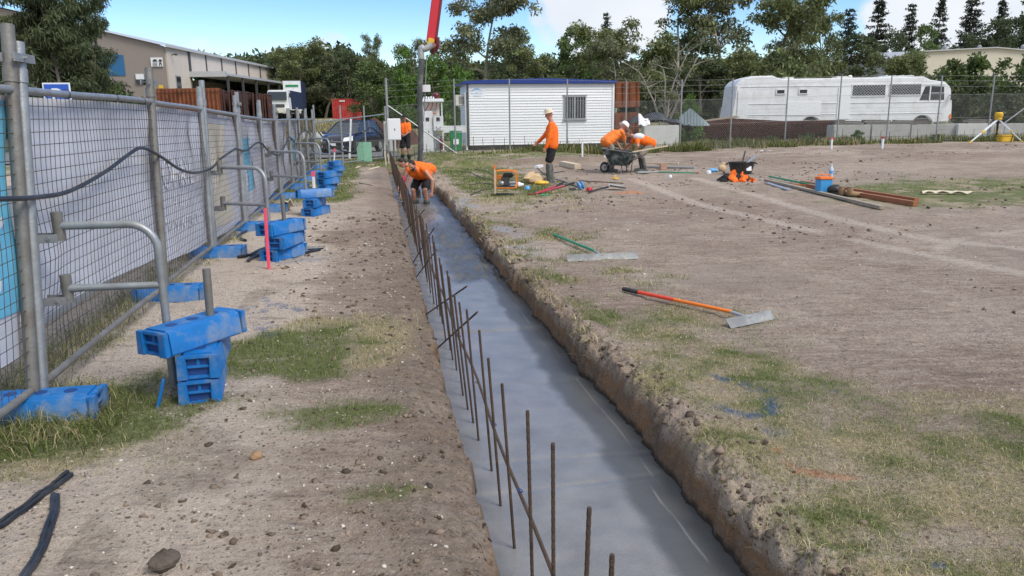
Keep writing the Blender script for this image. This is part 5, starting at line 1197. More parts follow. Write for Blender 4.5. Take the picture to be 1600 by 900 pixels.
# ------------------------------------------------------------------ car
def car():
    c = at(552, 240, 37.5); c.z = .06
    fwd = Vector((-.26, -.966, 0)); t = thing('parked_car', 'dark blue hatchback car parked nose towards the fence on the grey road', 'car', c, math.atan2(fwd.y, fwd.x) - 0.0)
    # local x forward, y left
    st = [(-2.0, .45, .66, .62), (-1.95, .30, .84, .80), (-1.3, .24, .93, .88), (0, .22, .94, .88), (1.0, .22, .94, .86), (1.55, .22, .90, .74), (1.95, .26, .78, .60), (2.05, .34, .68, .52)]
    mb = MB(); rings = []
    for x, zb, zt, w in st:
        W = w
        rings.append([(x, -W * .90, zb), (x, -W * 1.0, zb + .18), (x, -W, zt - .16), (x, -W * .88, zt), (x, 0, zt + .05), (x, W * .88, zt), (x, W, zt - .16), (x, W, zb + .18), (x, W * .90, zb)])
    vs = [p for r_ in rings for p in r_]; n = 9
    fs = [(i * n + j, i * n + (j + 1) % n, (i + 1) * n + (j + 1) % n, (i + 1) * n + j) for i in range(len(st) - 1) for j in range(n)] + [tuple(range(n)), tuple((len(st) - 1) * n + j for j in range(n))]
    mb.add(vs, fs); mb.build('body', M['carblue'], t, smooth=50, bevel=.02)
    # cabin: glass with roof on pillars
    lo = [(-1.85, .78, .92), (-.2, .84, .94), (1.12, .80, .93)]; hi = [(-1.45, .58, 1.45), (-.5, .62, 1.50), (.35, .58, 1.44)]
    mb = MB(); V = []
    for (x, w, z), (x2, w2, z2) in zip(lo, hi): V += [(x, -w, z), (x, w, z), (x2, -w2, z2), (x2, w2, z2)]
    mb.add(V, [(0, 2, 3, 1), (0, 4, 6, 2), (4, 8, 10, 6), (1, 3, 7, 5), (5, 7, 11, 9), (8, 9, 11, 10), (2, 6, 7, 3), (6, 10, 11, 7)]); mb.build('windows', M['carglass'], t, smooth=0)
    mb = MB().add([(x, s * w, z + .012) for x, w, z in hi for s in (-1, 1)] + [(x, s * (w - .02), z + .05) for x, w, z in hi for s in (-1, 1)], [(0, 1, 3, 2), (2, 3, 5, 4), (6, 8, 9, 7), (8, 10, 11, 9), (0, 2, 8, 6), (2, 4, 10, 8), (1, 7, 9, 3), (3, 9, 11, 5), (0, 6, 7, 1), (4, 5, 11, 10)])
    for s in (-1, 1):
        for (a, b) in ((lo[2], hi[2]), (lo[1], hi[1]), (lo[0], hi[0])): mb.bar((a[0], s * a[1], a[2]), (b[0], s * b[1], b[2] + .02), .06, .05)
    mb.build('roof', M['carblue'], t, bevel=.008)
    for s in (-1, 1):
        MB().add([(1.72, s * .74, .60), (1.98, s * .50, .58), (1.93, s * .52, .72), (1.50, s * .76, .80), (1.62, s * .80, .60), (1.86, s * .56, .57)], [(0, 1, 2, 3), (0, 3, 4), (0, 4, 5, 1)]).xf(Matrix.Translation((.06, s * .035, .03))).build('headlight', M['lamp'], t, solid=.02)
        MB().lathe([(.055, 0), (.055, .02)], 12, (2.02, s * .50, .36), (0, R(90), 0)).build('fog_lamp', M['lamp'], t)
        MB().ell((.95, s * .98, .98), (.07, .12, .08), n=10).build('wing_mirror', M['carblue'], t)
        for x in (1.25, -1.25):
            w_ = MB().lathe([(.20, -.10), (.30, -.09), (.315, -.05), (.315, .05), (.30, .09), (.20, .10)], 20, (x, s * .78, .31), (R(90), 0, 0)).build('wheel', M['rubber'], t)
            MB().lathe([(.20, -.105), (.19, .105)], 14, (x, s * .78, .31), (R(90), 0, 0)).build('rim', M['alu'], w_)
    MB().box((2.06, 0, .36), (.04, 1.0, .16)).box((2.045, 0, .56), (.04, .8, .07)).build('grille', M['black'], t, bevel=.01)
    MB().box((2.085, 0, .46), (.02, .37, .12)).build('number_plate', M['plasticwhite'], t); MB().box((2.04, 0, .66), (.03, .14, .04)).build('badge', M['chrome'], t, bevel=.01)
    MB().box((2.06, 0, .585), (.02, 1.1, .02)).build('trim_strip', M['chrome'], t)
    for s in (-.3, .3): MB().box((.55, s, 1.05), (.16, .4, .5), (0, -.2, 0)).build('seat', M['darkgrey'], t)
car()

# ------------------------------------------------------------------ warehouse and yard on the left
WX, WY0, WY1 = at(257, 80, 70).x, 70.0, 103.0
t = thing('warehouse', 'cream metal clad warehouse with a shaded end wall and long loading canopy on the left', 'warehouse', (WX, WY0, 0), 0)
mb = MB()
EH, RH = 8.1, 11.4; XL = -58.0; XM = (WX + XL) / 2
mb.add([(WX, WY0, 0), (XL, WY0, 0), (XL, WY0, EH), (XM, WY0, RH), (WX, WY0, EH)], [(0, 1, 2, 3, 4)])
mb.build('end_wall', M['shaded'], t, smooth=0, world=True)
mb = MB().box((WX - .02, 89.05, 7.15), (.3, 27.9, 1.9)).box((WX - .02, 72.6, 4.0), (.3, 5.0, 8.1)).box((WX - 6, 88.6, 3.1), (.2, 28, 6.2)).box((WX - 3, 75.1, 3.1), (6, .2, 6.2)); mb.build('side_wall', M['creamclad'], t, smooth=0, world=True)
mb = MB().add([(WX + .3, WY0 - .3, EH - .02), (XM, WY0 - .3, RH + .1), (XM, WY1, RH + .1), (WX + .3, WY1, EH - .02), (XL, WY0 - .3, EH), (XL, WY1, EH)], [(0, 1, 2, 3), (1, 4, 5, 2)]).bar((WX + .35, WY0 - .3, EH), (WX + .35, WY1, EH), .2, .22); mb.build('roof', M['roofgrey'], t, smooth=0, world=True)
mb = MB().box((WX + 1.6, 91, 5.95), (3.6, 32, .22)).box((WX + 1.7, 74.8, 5.95), (3.6, .5, .5)); mb.build('canopy', M['roofgrey'], t, world=True)
for k in range(8):
    y = 76 + k * 4.2; MB().box((WX + 3.2, y, 2.9), (.2, .2, 5.8)).build('canopy_post', M['darkgrey'], t, world=True)
    MB().box((WX + .16, y - 1.3, 7.1), (.12, .16, 1.95)).build('downpipe', M['darkgrey'], t, world=True)
MB().box((WX + .16, 74.9, 4.0), (.14, .2, 8)).build('downpipe', M['darkgrey'], t, world=True)
for k, y in enumerate((79, 84.5, 90, 95.5)): MB().box((WX - 5.86, y, 2.0), (.08, 3.6, 4.0)).build('roller_door', M['darkgrey'], t, world=True)
MB().add([at(196, 118, WY0 - .06), at(192, 86, WY0 - .06), at(100, 78, WY0 - .06), at(100, 118, WY0 - .06)], [(0, 1, 2, 3)]).build('blue_panel', M['shedblue'], t, smooth=0, solid=.04, world=True)
def onwall(x0, y0, x1, y1, d=.06): a = at(x0, y0, WY0 - d); b = at(x1, y1, WY0 - d); return (a + b) / 2, (abs(b.x - a.x), .08, abs(b.z - a.z))
c, s = onwall(211, 115, 226, 131); w_ = MB().box(c, s).build('window', M['grey'], t, world=True); 
c, s = onwall(212, 116, 225, 124, .12); MB().box(c, s).build('blind', M['plasticwhite'], w_, world=False).location = -Vector(t.location)
c, s = onwall(212, 124, 225, 130.5, .12); MB().box(c, s).build('pane', M['glass'], w_).location = -Vector(t.location)
c, s = onwall(235, 90, 255, 104, .08); sgn = MB().box(c, s).build('wall_sign', M['plasticwhite'], t, world=True)
for (x0, y0, x1, y1, arch) in ((238, 92.5, 245.5, 96, 1), (247.5, 92.5, 253, 96, 1), (248, 97, 253, 103, 2)):
    a = at(x0, y0, WY0 - .16); b = at(x1, y1, WY0 - .16); w2 = (b.x - a.x); h2 = (a.z - b.z)
    pts = [(a.x + w2 * (.5 - .5 * math.cos(q)), b.z + h2 * math.sin(q)) for q in np.linspace(0, math.pi, 12)]
    if arch == 2: pts += [(a.x + w2 * (.5 + .28 * math.cos(q)), b.z + h2 * .65 * math.sin(q)) for q in np.linspace(0, math.pi, 10)]
    MB().prism(pts, .02, Matrix(((1, 0, 0, 0), (0, 0, 1, a.y), (0, 1, 0, 0), (0, 0, 0, 1)))).build('sign_mark', M['black'], sgn).location = -Vector(t.location)
mb = MB()
for j in range(3): a = at(238.5, 97.6 + j * 2, WY0 - .16); b = at(246, 98.6 + j * 2, WY0 - .16); mb.box((a + b) / 2, (b.x - a.x, .02, .045))
mb.build('sign_text', M['grey'], sgn).location = -Vector(t.location)
w_ = MB().box((WX + .15, 71.9, 4.95), (.08, 1.1, 1.5)).build('side_window', M['grey'], t, world=True)
o = MB().box((WX + .20, 71.9, 4.95), (.02, .9, 1.3)).build('pane', M['glass'], w_); o.location = -Vector(t.location)
MB().tube([(WX + .2, 70.9, 7.4), (WX + .5, 70.9, 7.5)], .05, 6).ell((WX + .6, 70.9, 7.45), (.16, .1, .1), n=8).build('wall_lamp', M['darkgrey'], t, world=True)
c, s = onwall(248, 133, 256, 146, .3); single('yellow_sign', MB().box((0, 0, 0), (s[0], .06, s[2])).box((0, -.04, .12), (s[0] * .8, .02, .05)).box((0, -.04, -.12), (s[0] * .8, .02, .05)), [M['yellow']], 'small yellow sign low on the corner of the warehouse', 'sign', c)
# rust stack
p0 = at(250, 186, 36); zt = at(300, 137.5, 36).z
t = thing('rusty_sheet_stack', 'bundle of rust brown steel sheets facing the camera in front of the warehouse', 'steel stack', (p0.x + 1.4, 36, 0), 0, 'rusty steel sheets in the yard')
W_ = 2.85
for k in range(3):
    mb = MB().box((0, .1 * k, .7 + (zt - .7) / 2), (W_, .05, zt - .72)); n_ = 15
    for j in range(n_): mb.tube([(-W_ / 2 + W_ * (j + .5) / n_, .1 * k - .035, .72), (-W_ / 2 + W_ * (j + .5) / n_, .1 * k - .035, zt - .05)], .06, 6)
    mb.build('sheet', M['rust'], t)
MB().tube([(-W_ / 2 - .05, -.1, zt - .22), (W_ / 2 + .05, -.1, zt - .18)], .012, 5).tube([(-.45, -.11, zt), (-.38, -.11, .8)], .012, 5).build('strap', M['rust_dark'], t)
MB().box((0, .3, .35), (W_, .8, .7)).build('lower_bundle', M['rust'], t)
proto_s = None
for k in range(15):
    px = 349 + k * 5.2; p = at(px, 186, 36.2 + .06 * k); h = zt - .05 * k / 3 - random.uniform(0, .12); p.z = 0
    if proto_s is None:
        proto_s = thing('rusty_sheet', 'upright rust brown sheet in the leaning row right of the big bundle', 'steel sheet', p, .25, 'rusty sheets standing in a row')
        mb = MB().box((0, .9, h / 2), (.035, 1.9, h)).tube([(0, -.05, 0), (0, -.06, h)], .045, 7).tube([(0, -.05, h), (0, 1.85, h)], .04, 6); mb.build('panel', M['rust_dark'], proto_s)
        mb = MB()
        for z in (.9, 1.7, 2.5): mb.box((.03, .4, z), (.05, .16, .12))
        mb.build('lug', M['rust'], proto_s)
    else:
        c = dup(proto_s, p, .25 + random.uniform(-.05, .05)); c.rotation_euler.y = random.uniform(-.03, .03); c.scale = (1, 1, h / (zt - .05))
# trucks
def truck(px, Y, w, label, rz, box_m, zt, kind):
    p = at(px, 185, Y); p.z = gh(p.x, p.y); t = thing('parked_truck', label, 'truck', p, rz, None)
    MB().box((0, .85, 1.75), (w, 1.7, 1.9), taper=(.92, .85)).build('cab', M['white'], t, bevel=.08)
    MB().box((0, -.02, 2.15), (w * .86, .06, .75), (R(-8), 0, 0)).build('windscreen', M['carglass'], t)
    MB().box((0, .0, .8), (w, .3, .45)).build('bumper', M['offwhite'], t, bevel=.04); MB().box((0, -.02, 1.25), (w * .6, .05, .3)).build('grille', M['darkgrey'], t)
    for s in (-1, 1):
        MB().box((s * w * .38, -.16, .85), (.25, .04, .16)).build('headlight', M['lamp'], t); MB().box((s * (w / 2 + .12), .1, 2.2), (.12, .1, .4)).build('wing_mirror', M['black'], t)
        for y in (.9, 4.6): MB().lathe([(.3, -.14), (.46, -.12), (.46, .12), (.3, .14)], 16, (s * w * .43, y, .46), (0, R(90), 0)).build('wheel', M['rubber'], t)
    MB().box((0, 4.6, .75), (w * .5, 6, .25)).build('chassis', M['black'], t)
    MB().box((0, 4.9, 1.0 + zt / 2), (w, 6.0, zt)).build('cargo_box', M[box_m], t, bevel=.03)
    if kind: MB().box((0, 1.86, 1.0 + zt / 2), (w * .98, .06, zt * .98)).build('front_panel', M['white'], t); MB().box((0, 1.8, zt + .45), (w * .7, .04, .22)).build('name_board', M['bingreen'], t)
    return t
truck(436, 74, 2.0, 'white flat fronted truck nearest the end of the warehouse canopy', R(6), 'truckblue', 1.7, 0)
truck(457, 84, 1.9, 'white fronted truck with navy curtain sides behind the first one', R(10), 'truckblue', 3.1, 1)
p = at(543, 178, 76); p.z = gh(p.x, p.y) - .2
t = thing('red_container', 'faded red corrugated container in the dry grass left of the dark broad tree', 'container', p, -.2)
mb = MB().box((0, 0, 1.05), (1.75, 3, 2.1)); [mb.box((-.8 + k * .2, -1.52, 1.05), (.08, .06, 2.0)) for k in range(9)]; mb.build('body', M['redbox'], t)
MB().box((0, 0, 2.14), (1.85, 3.1, .08)).build('lid', M['redbox'], t); MB().box((.2, -1.57, 1.98), (.55, .02, .12)).build('label_plate', M['plasticwhite'], t)
for k, (px, w_) in enumerate(((486, 1.3), (504, .9))):
    p = at(px, 195, 48); p.z = .02; single('concrete_barrier', MB().prism([(-.3, 0), (.3, 0), (.2, .25), (.12, .85), (-.12, .85), (-.2, .25)], w_ * 1.3, Matrix(((0, 0, 1, -w_ * .65), (1, 0, 0, 0), (0, 1, 0, 0), (0, 0, 0, 1)))), M['concrete_pale'], ['cream concrete barrier at the road edge left of the car', 'short cream barrier behind the left headlight of the car'][k], 'barrier', p, .05, bevel=.02, group='barriers at the road edge')
p = at(600, 190, 45); p.z = .02
single('rubble_heap', MB().grid(lambda a, b: (a * 5 - 2.5, b * 3 - 1.5, 1.3 * math.sin(a * 3.14) * math.sin(b * 3.14) * (1 + .4 * math.sin(a * 13) * math.sin(b * 11)) + .1 * random.random()), 24, 16), M['rust_dark'], 'low brown heap of rubble behind the car and the fence corner', 'rubble', p, 0, smooth=30)
a = gat(597, 40); mb = MB().box((0, 0, .35), (1.6, .3, .7)); single('concrete_barrier', mb, M['concrete_pale'], 'pale concrete block right of the car behind the meter box', 'barrier', a, .1, bevel=.03, group='barriers at the road edge')
# parking sign
p = at(97, 200, 12.2); zc = at(97, 150, 12.2).z; p.z = 0
t = thing('parking_sign', 'blue parking sign with a white letter P rising behind the panel fence', 'sign', p, .15)
MB().tube([(0, .03, 0), (0, .03, zc + .1)], .03, 8).build('pole', M['galv'], t)
MB().box((0, 0, zc), (.40, .012, .40)).build('plate_border', M['plasticwhite'], t, bevel=.003)
MB().box((0, -.008, zc), (.355, .006, .355)).build('plate', M['signblue'], t)
text_part('P', .33, Matrix.Translation((-.01, -.013, zc - .01)) @ Matrix.Rotation(R(90), 4, 'X'), M['plasticwhite'], t)

# ------------------------------------------------------------------ bus, concrete walls, tarp heap and shed at the right
b0 = at(1138, 193, 43.2); b0.z = 1.10
t = thing('old_bus', 'old white bus converted to a motor home, parked behind the concrete wall', 'bus', b0, R(-.5)); t.scale = (1, 1, .91)
BL = 12.3
side = [(.05, .02), (3.95, -.05)] + [(4.55 - .52 * math.cos(q), -.05 + .42 * math.sin(q)) for q in np.linspace(0, math.pi, 9)] + [(10.1, -.05)] + [(10.7 - .5 * math.cos(q), -.05 + .42 * math.sin(q)) for q in np.linspace(0, math.pi, 9)] + [(12.2, 0), (12.3, .5), (12.28, 1.05), (12.1, 2.05), (11.75, 2.38), (10.95, 2.50), (10.55, 2.70), (2.9, 2.66), (2.55, 2.74), (2.3, 2.86), (1.2, 2.84), (.55, 2.62), (.32, 2.3), (.22, 1.2)]
mtx = Matrix(((1, 0, 0, 0), (0, 0, 1, 0), (0, 1, 0, 0), (0, 0, 0, 1)))
MB().prism(side, 2.4, mtx).build('body', M['white'], t, smooth=30, bevel=.07)
mb = MB()
for z in (.55, 1.2, 2.22): mb.box((6.2, -.012, z), (11.2, .03, .025))
for k in range(4): mb.box((6.2, -.003, .2 + k * .24), (11.6, .010, .010))
mb.build('rub_rail', M['white'], t)
def buswin(x, z, w, h, name='window', lattice=0):
    f = MB()
    for dx in (-w / 2, w / 2): f.box((x + dx, -.02, z), (.05, .05, h + .05))
    for dz in (-h / 2, h / 2): f.box((x, -.021, z + dz), (w + .05, .052, .05))
    o = f.build(name, M['white'], t); MB().box((x, -.006, z), (w, .016, h)).build('pane', M['glass'], o)
    if lattice:
        g = MB(); st = .16
        for k in range(-int(h / st) - 1, int(w / st) + 1):
            for dr in (1, -1):
                xa = x - w / 2 + k * st; xb = xa + h; za, zb = (z - h / 2, z + h / 2) if dr > 0 else (z + h / 2, z - h / 2)
                c0_, c1_ = max(xa, x - w / 2), min(xb, x + w / 2)
                if c1_ - c0_ < .02: continue
                f0, f1 = (c0_ - xa) / h, (c1_ - xa) / h; g.bar((c0_, -.03, za + (zb - za) * f0), (c1_, -.03, za + (zb - za) * f1), .010, .020)
        g.build('lattice', M['alu'], o)
buswin(7.6, 1.92, 1.85, .68, lattice=1); buswin(9.62, 1.95, 1.70, .66, lattice=1); buswin(2.78, 1.90, .46, .26); buswin(4.02, 1.90, .46, .26)
for poly, lb in (([(10.45, 1.32), (10.92, 1.32), (10.92, 2.14), (10.7, 2.12)], 'cab_window'), ([(11.02, 1.32), (11.78, 1.32), (11.70, 2.10), (11.02, 2.14)], 'cab_window')):
    MB().prism(poly, .02, Matrix(((1, 0, 0, 0), (0, 0, -1, -.002), (0, 1, 0, 0), (0, 0, 0, 1)))).build(lb, M['glass'], t, smooth=0)
MB().box((11.4, -.03, 1.72), (.75, .03, .03)).box((10.97, -.03, 1.72), (.06, .03, .85)).build('window_bar', M['white'], t)
MB().prism([(.12, 1.32), (.12, 2.05), (-.02, 2.08), (-.1, 1.32)], 2.1, Matrix(((1, 0, 0, 12.12), (0, 0, 1, .15), (0, 1, 0, 0), (0, 0, 0, 1)))).build('windscreen', M['glass'], t)
MB().box((12.1, -.18, 1.45), (.08, .12, .3)).bar((12.05, -.02, 1.6), (12.1, -.16, 1.55), .03, .03).build('wing_mirror', M['black'], t)
MB().box((12.22, -.012, .32), (.10, .05, .28)).build('side_lamp', M['orange_dull'], t); MB().box((.75, -.02, 1.05), (.62, .03, 1.9)).build('rear_door', M['white'], t, bevel=.01); MB().box((4.1, -.016, .9), (1.9, .03, .8)).box((6.3, -.016, 1.2), (.7, .03, 1.9)).build('hatch', M['white_clean'], t, bevel=.006)
for x in (4.55, 10.7):
    w_ = MB().lathe([(.26, -.14), (.42, -.13), (.43, .13), (.26, .14)], 18, (x, .2, -.02), (R(90), 0, 0)).build('wheel', M['rubber'], t)
    MB().box((x, 1.2, .15), (1.0, 1.8, .5)).build('wheel_arch', M['black'], t)
mb = MB().box((9.5, .6, 2.76), (1.6, .06, .05)).box((9.5, 1.4, 2.76), (1.6, .06, .05)); [mb.box((8.8 + k * .45, 1, 2.8), (.04, .9, .03)) for k in range(4)]; mb.build('roof_rack', M['white'], t)
MB().box((3.4, .8, 2.72), (.5, .5, .12)).build('roof_vent', M['offwhite'], t, bevel=.01); MB().box((6.3, .8, 2.74), (.6, .6, .12)).build('roof_vent', M['offwhite'], t, bevel=.01); MB().ell((6.9, .9, 2.76), (.14, .14, .12), n=8).build('roof_vent', M['offwhite'], t)
def cblock(x0, x1, ytop, Y, label, mt='concrete', yb=232):
    a = at(x0, ytop, Y); b = at(x1, ytop, Y); w = (b.x - a.x); p = (a + b) / 2; g_ = gh(p.x, p.y); h = p.z - g_
    t = thing('concrete_block', label, 'concrete block', (p.x, p.y, g_), random.uniform(-.015, .015), 'big concrete blocks behind the fence')
    MB().box((0, .4, h / 2 - .05), (w - .03, .8, h + .1)).build('block', M[mt], t, bevel=.03)
    mb = MB(); [mb.tube([(s * w * .28, .4, h - .01), (s * w * .28 - .06, .4, h + .07), (s * w * .28 + .06, .4, h + .07), (s * w * .28 + .1, .4, h - .01)], .012, 5) for s in (-1, 1)]; mb.build('lifting_eye', M['rebar'], t)
cblock(1006, 1062, 196, 37, 'pale concrete block under the black tarp', 'concrete_pale')
cblock(1302, 1362, 195, 38, 'stained concrete block at the left end of the wall below the bus'); cblock(1362, 1424, 194.5, 38, 'stained concrete block in the middle of the wall below the bus'); cblock(1424, 1497, 194, 38.2, 'darker stained concrete block below the front of the bus'); cblock(1497, 1545, 193, 38, 'pale grey concrete block behind the tripod', 'concrete_pale'); cblock(1548, 1640, 193, 39.2, 'concrete block at the right edge of the photo, overgrown')
for k, (x0, x1, y) in enumerate(((1308, 1350, 191), (1353, 1394, 189.5), (1397, 1456, 190), (1510, 1545, 188))):
    a = at(x0, y, 38.2); b = at(x1, y + .8, 38.2); d_ = b - a
    mb = MB()
    for r_ in range(3):
        for c_ in range(2): o_ = Vector((random.uniform(-.12, .12), .15 * c_ + .1, -.02 - .075 * r_ + .06)); mb.bar(a + o_ - a, b + o_ - a, .13, .07)
    single('timber_bundle', mb, mat('grey_sleeper', (.13, .12, .11), .85, 0, .25, 6, .3, 25), ['left bundle of grey timbers lying on the concrete wall', 'middle bundle of grey timbers lying on the concrete wall', 'right bundle of grey timbers on the wall below the bus windows', 'small bundle of dark timber on the wall behind the tripod'][k], 'timber bundle', a, 0, 'timber bundles on the wall')
g0 = at(1062, 230, 39.6); g0.z = .3
prof = [(0, 0), (8.4, .1), (8.4, 1.0), (5.5, .98), (2.6, 1.16), (.9, .98), (0, .8)]
t = thing('rusty_steel_pile', 'long dark rust brown pile of steel in the weeds below the bus', 'steel pile', g0, 0)
MB().prism(prof, 1.2, mtx).build('pile', M['rust_dark'], t, bevel=.03)
mb = MB(); [mb.bar((.05, -.05 - .02 * k, .74 - .12 * k), (8.3, -.05 - .02 * k, .9 - .12 * k), .08, .06) for k in range(5)]; mb.build('bar', M['rust_dark'], t)
mb = MB(); [mb.bar((.2 + .02 * k, .1 + .14 * k, .86 + .01 * k), (3.0, .1 + .14 * k, 1.22 + .01 * k), .07, .05) for k in range(6)]; mb.build('slat', M['timber'], t)
tp = at(985, 196, 37.2); tp.z = at(985, 196.5, 37.2).z
random.seed(5)
single('black_tarp', MB().grid(lambda a, b: (a * 2.9, b * 1.3, .48 * max(0, math.sin(a * 3.3 + .2)) ** .7 * (.55 + .45 * math.sin(b * 3.1)) * (1 + .35 * math.sin(a * 17 + b * 5) * math.sin(b * 9)) + .10 * math.sin(a * 24 + b * 13) * math.sin(b * 17)), 44, 22), M['tarp'], 'crumpled black tarp heaped on the pale concrete block', 'tarp', tp, .05, solid=.02, smooth=35)
single('roof_sheet', MB().grid(lambda a, b: (a * 1.5, b * .1 + .02 * math.sin(a * 60), (1 - abs(a - .35) * 1.4) * b * .85), 60, 6), M['tin'], 'bent grey roofing sheet standing up beside the black tarp', 'metal sheet', at(1062, 197, 37.6), .1, solid=.01)
single('plastic_sheet', MB().grid(lambda a, b: (a * .55, .2 * b, b * .55 * (1 - .6 * a) + .05 * math.sin(a * 9)), 12, 8), M['plasticwhite'], 'white plastic sheet flapping up at the left end of the tarp', 'plastic sheet', at(998, 196, 37.1), 0, solid=.006, smooth=60)
s0 = at(1383, 110, 88); sz = at(1383, 90, 88).z
t = thing('pale_shed', 'large pale cream metal shed half hidden by bushes at the upper right', 'shed', (s0.x, 88, 0), 0)
SW = 24.0
MB().prism([(0, 0), (SW, 0), (SW, sz - .3), (SW * .5, sz + .9), (2.4, sz + .55), (0, sz - .3)], 18, mtx).build('wall', M['shedcream'], t, smooth=0)
MB().add([(-.3, -.3, sz - .35), (2.4, -.3, sz + .62), (SW * .5, -.3, sz + .98), (SW + .3, -.3, sz - .2), (-.3, 18, sz + .8), (2.4, 18, sz + 1.6), (SW * .5, 18, sz + 1.9), (SW + .3, 18, sz + .8)], [(0, 1, 5, 4), (1, 2, 6, 5), (2, 3, 7, 6)]).build('roof', M['roofgrey'], t, smooth=0, solid=.12)
MB().box((9.4, -.06, sz - 1.6), (1.8, .1, 1.4)).build('door', M['offwhite'], t)
for x in (8, 12, 17): MB().lathe([(.2, 0), (.25, .3), (.1, .45)], 10, (x, 3, sz + 1.0)).build('roof_vent', M['galv'], t)
# ------------------------------------------------------------------ people
def bake(mb, name, mats, parent, voxel=.011, smooth_it=4, decimate=None, noise=0.0):
    tmp = bpy.data.objects.new('tmp', mb.mesh('tmp', mats, 0)); COL.objects.link(tmp)
    r = tmp.modifiers.new('r', 'REMESH'); r.mode = 'VOXEL'; r.voxel_size = voxel
    s = tmp.modifiers.new('s', 'SMOOTH'); s.iterations = smooth_it; s.factor = .5
    dg = bpy.context.evaluated_depsgraph_get(); me = bpy.data.meshes.new_from_object(tmp.evaluated_get(dg)); bpy.data.objects.remove(tmp)
    me.name = name; me.materials.clear()
    for q in (mats if isinstance(mats, (list, tuple)) else [mats]): me.materials.append(q)
    if noise:
        n = len(me.vertices); co = np.empty(n * 3, np.float32); no = np.empty(n * 3, np.float32); me.vertices.foreach_get('co', co); me.vertices.foreach_get('normal', no)
        co = co.reshape(-1, 3); no = no.reshape(-1, 3)
        w = (fbm(co[:, 0] * 16 + co[:, 1] * 6, co[:, 2] * 13 + co[:, 1] * 9, 7, 3) - .5) * 2
        co += no * (w * noise)[:, None]; me.vertices.foreach_set('co', co.ravel())
    me.polygons.foreach_set('material_index', [0] * len(me.polygons)); me.polygons.foreach_set('use_smooth', [True] * len(me.polygons))
    o = bpy.data.objects.new(name, me); COL.objects.link(o); o.parent = parent; return o
def ik(a, b, l1, l2, hint):
    a = Vector(a); b = Vector(b); d = b - a; L_ = min(d.length, (l1 + l2) * .995); d = d.normalized(); b = a + d * L_
    x = (l1 * l1 - l2 * l2 + L_ * L_) / (2 * L_); h = math.sqrt(max(l1 * l1 - x * x, 1e-6)); hn = Vector(hint); hn = (hn - d * hn.dot(d))
    hn = hn.normalized() if hn.length > 1e-4 else Vector((0, 0, 1)); return a + d * x + hn * h, b
def hand(mb, wrist, d, palm_n, side, grip=.5, s=1.0):
    """palm and five bent fingers leaving the wrist along d; palm_n is where the palm looks"""
    d = Vector(d).normalized(); pn = Vector(palm_n); pn = (pn - d * pn.dot(d)).normalized(); w = d.cross(pn).normalized() * side
    mb.cap_(wrist, wrist + d * .05 * s, .024 * s, .026 * s, 8)
    for k, (off, ln) in enumerate(((.030, .074), (.010, .082), (-.010, .077), (-.029, .060))):
        b0 = wrist + d * .045 * s + w * off * .6 * s; k0 = wrist + d * .088 * s + w * off * s; mb.cap_(b0, k0, .013 * s, .0115 * s, 6)
        a1 = grip * 1.0; e1 = (d * math.cos(a1) + pn * math.sin(a1)); k1 = k0 + e1 * ln * .5 * s; a2 = grip * 2.1; e2 = (d * math.cos(a2) + pn * math.sin(a2)); k2 = k1 + e2 * ln * .5 * s
        mb.cap_(k0, k1, .0112 * s, .0105 * s, 6); mb.cap_(k1, k2, .0105 * s, .0095 * s, 6)
    t0 = wrist + d * .025 * s + w * .026 * s; t1 = t0 + (d * .6 + w * .75 + pn * .35).normalized() * .042 * s; t2 = t1 + (d * .8 + w * .1 + pn * .6).normalized() * .036 * s
    mb.cap_(t0, t1, .015 * s, .012 * s, 6); mb.cap_(t1, t2, .012 * s, .0105 * s, 6)
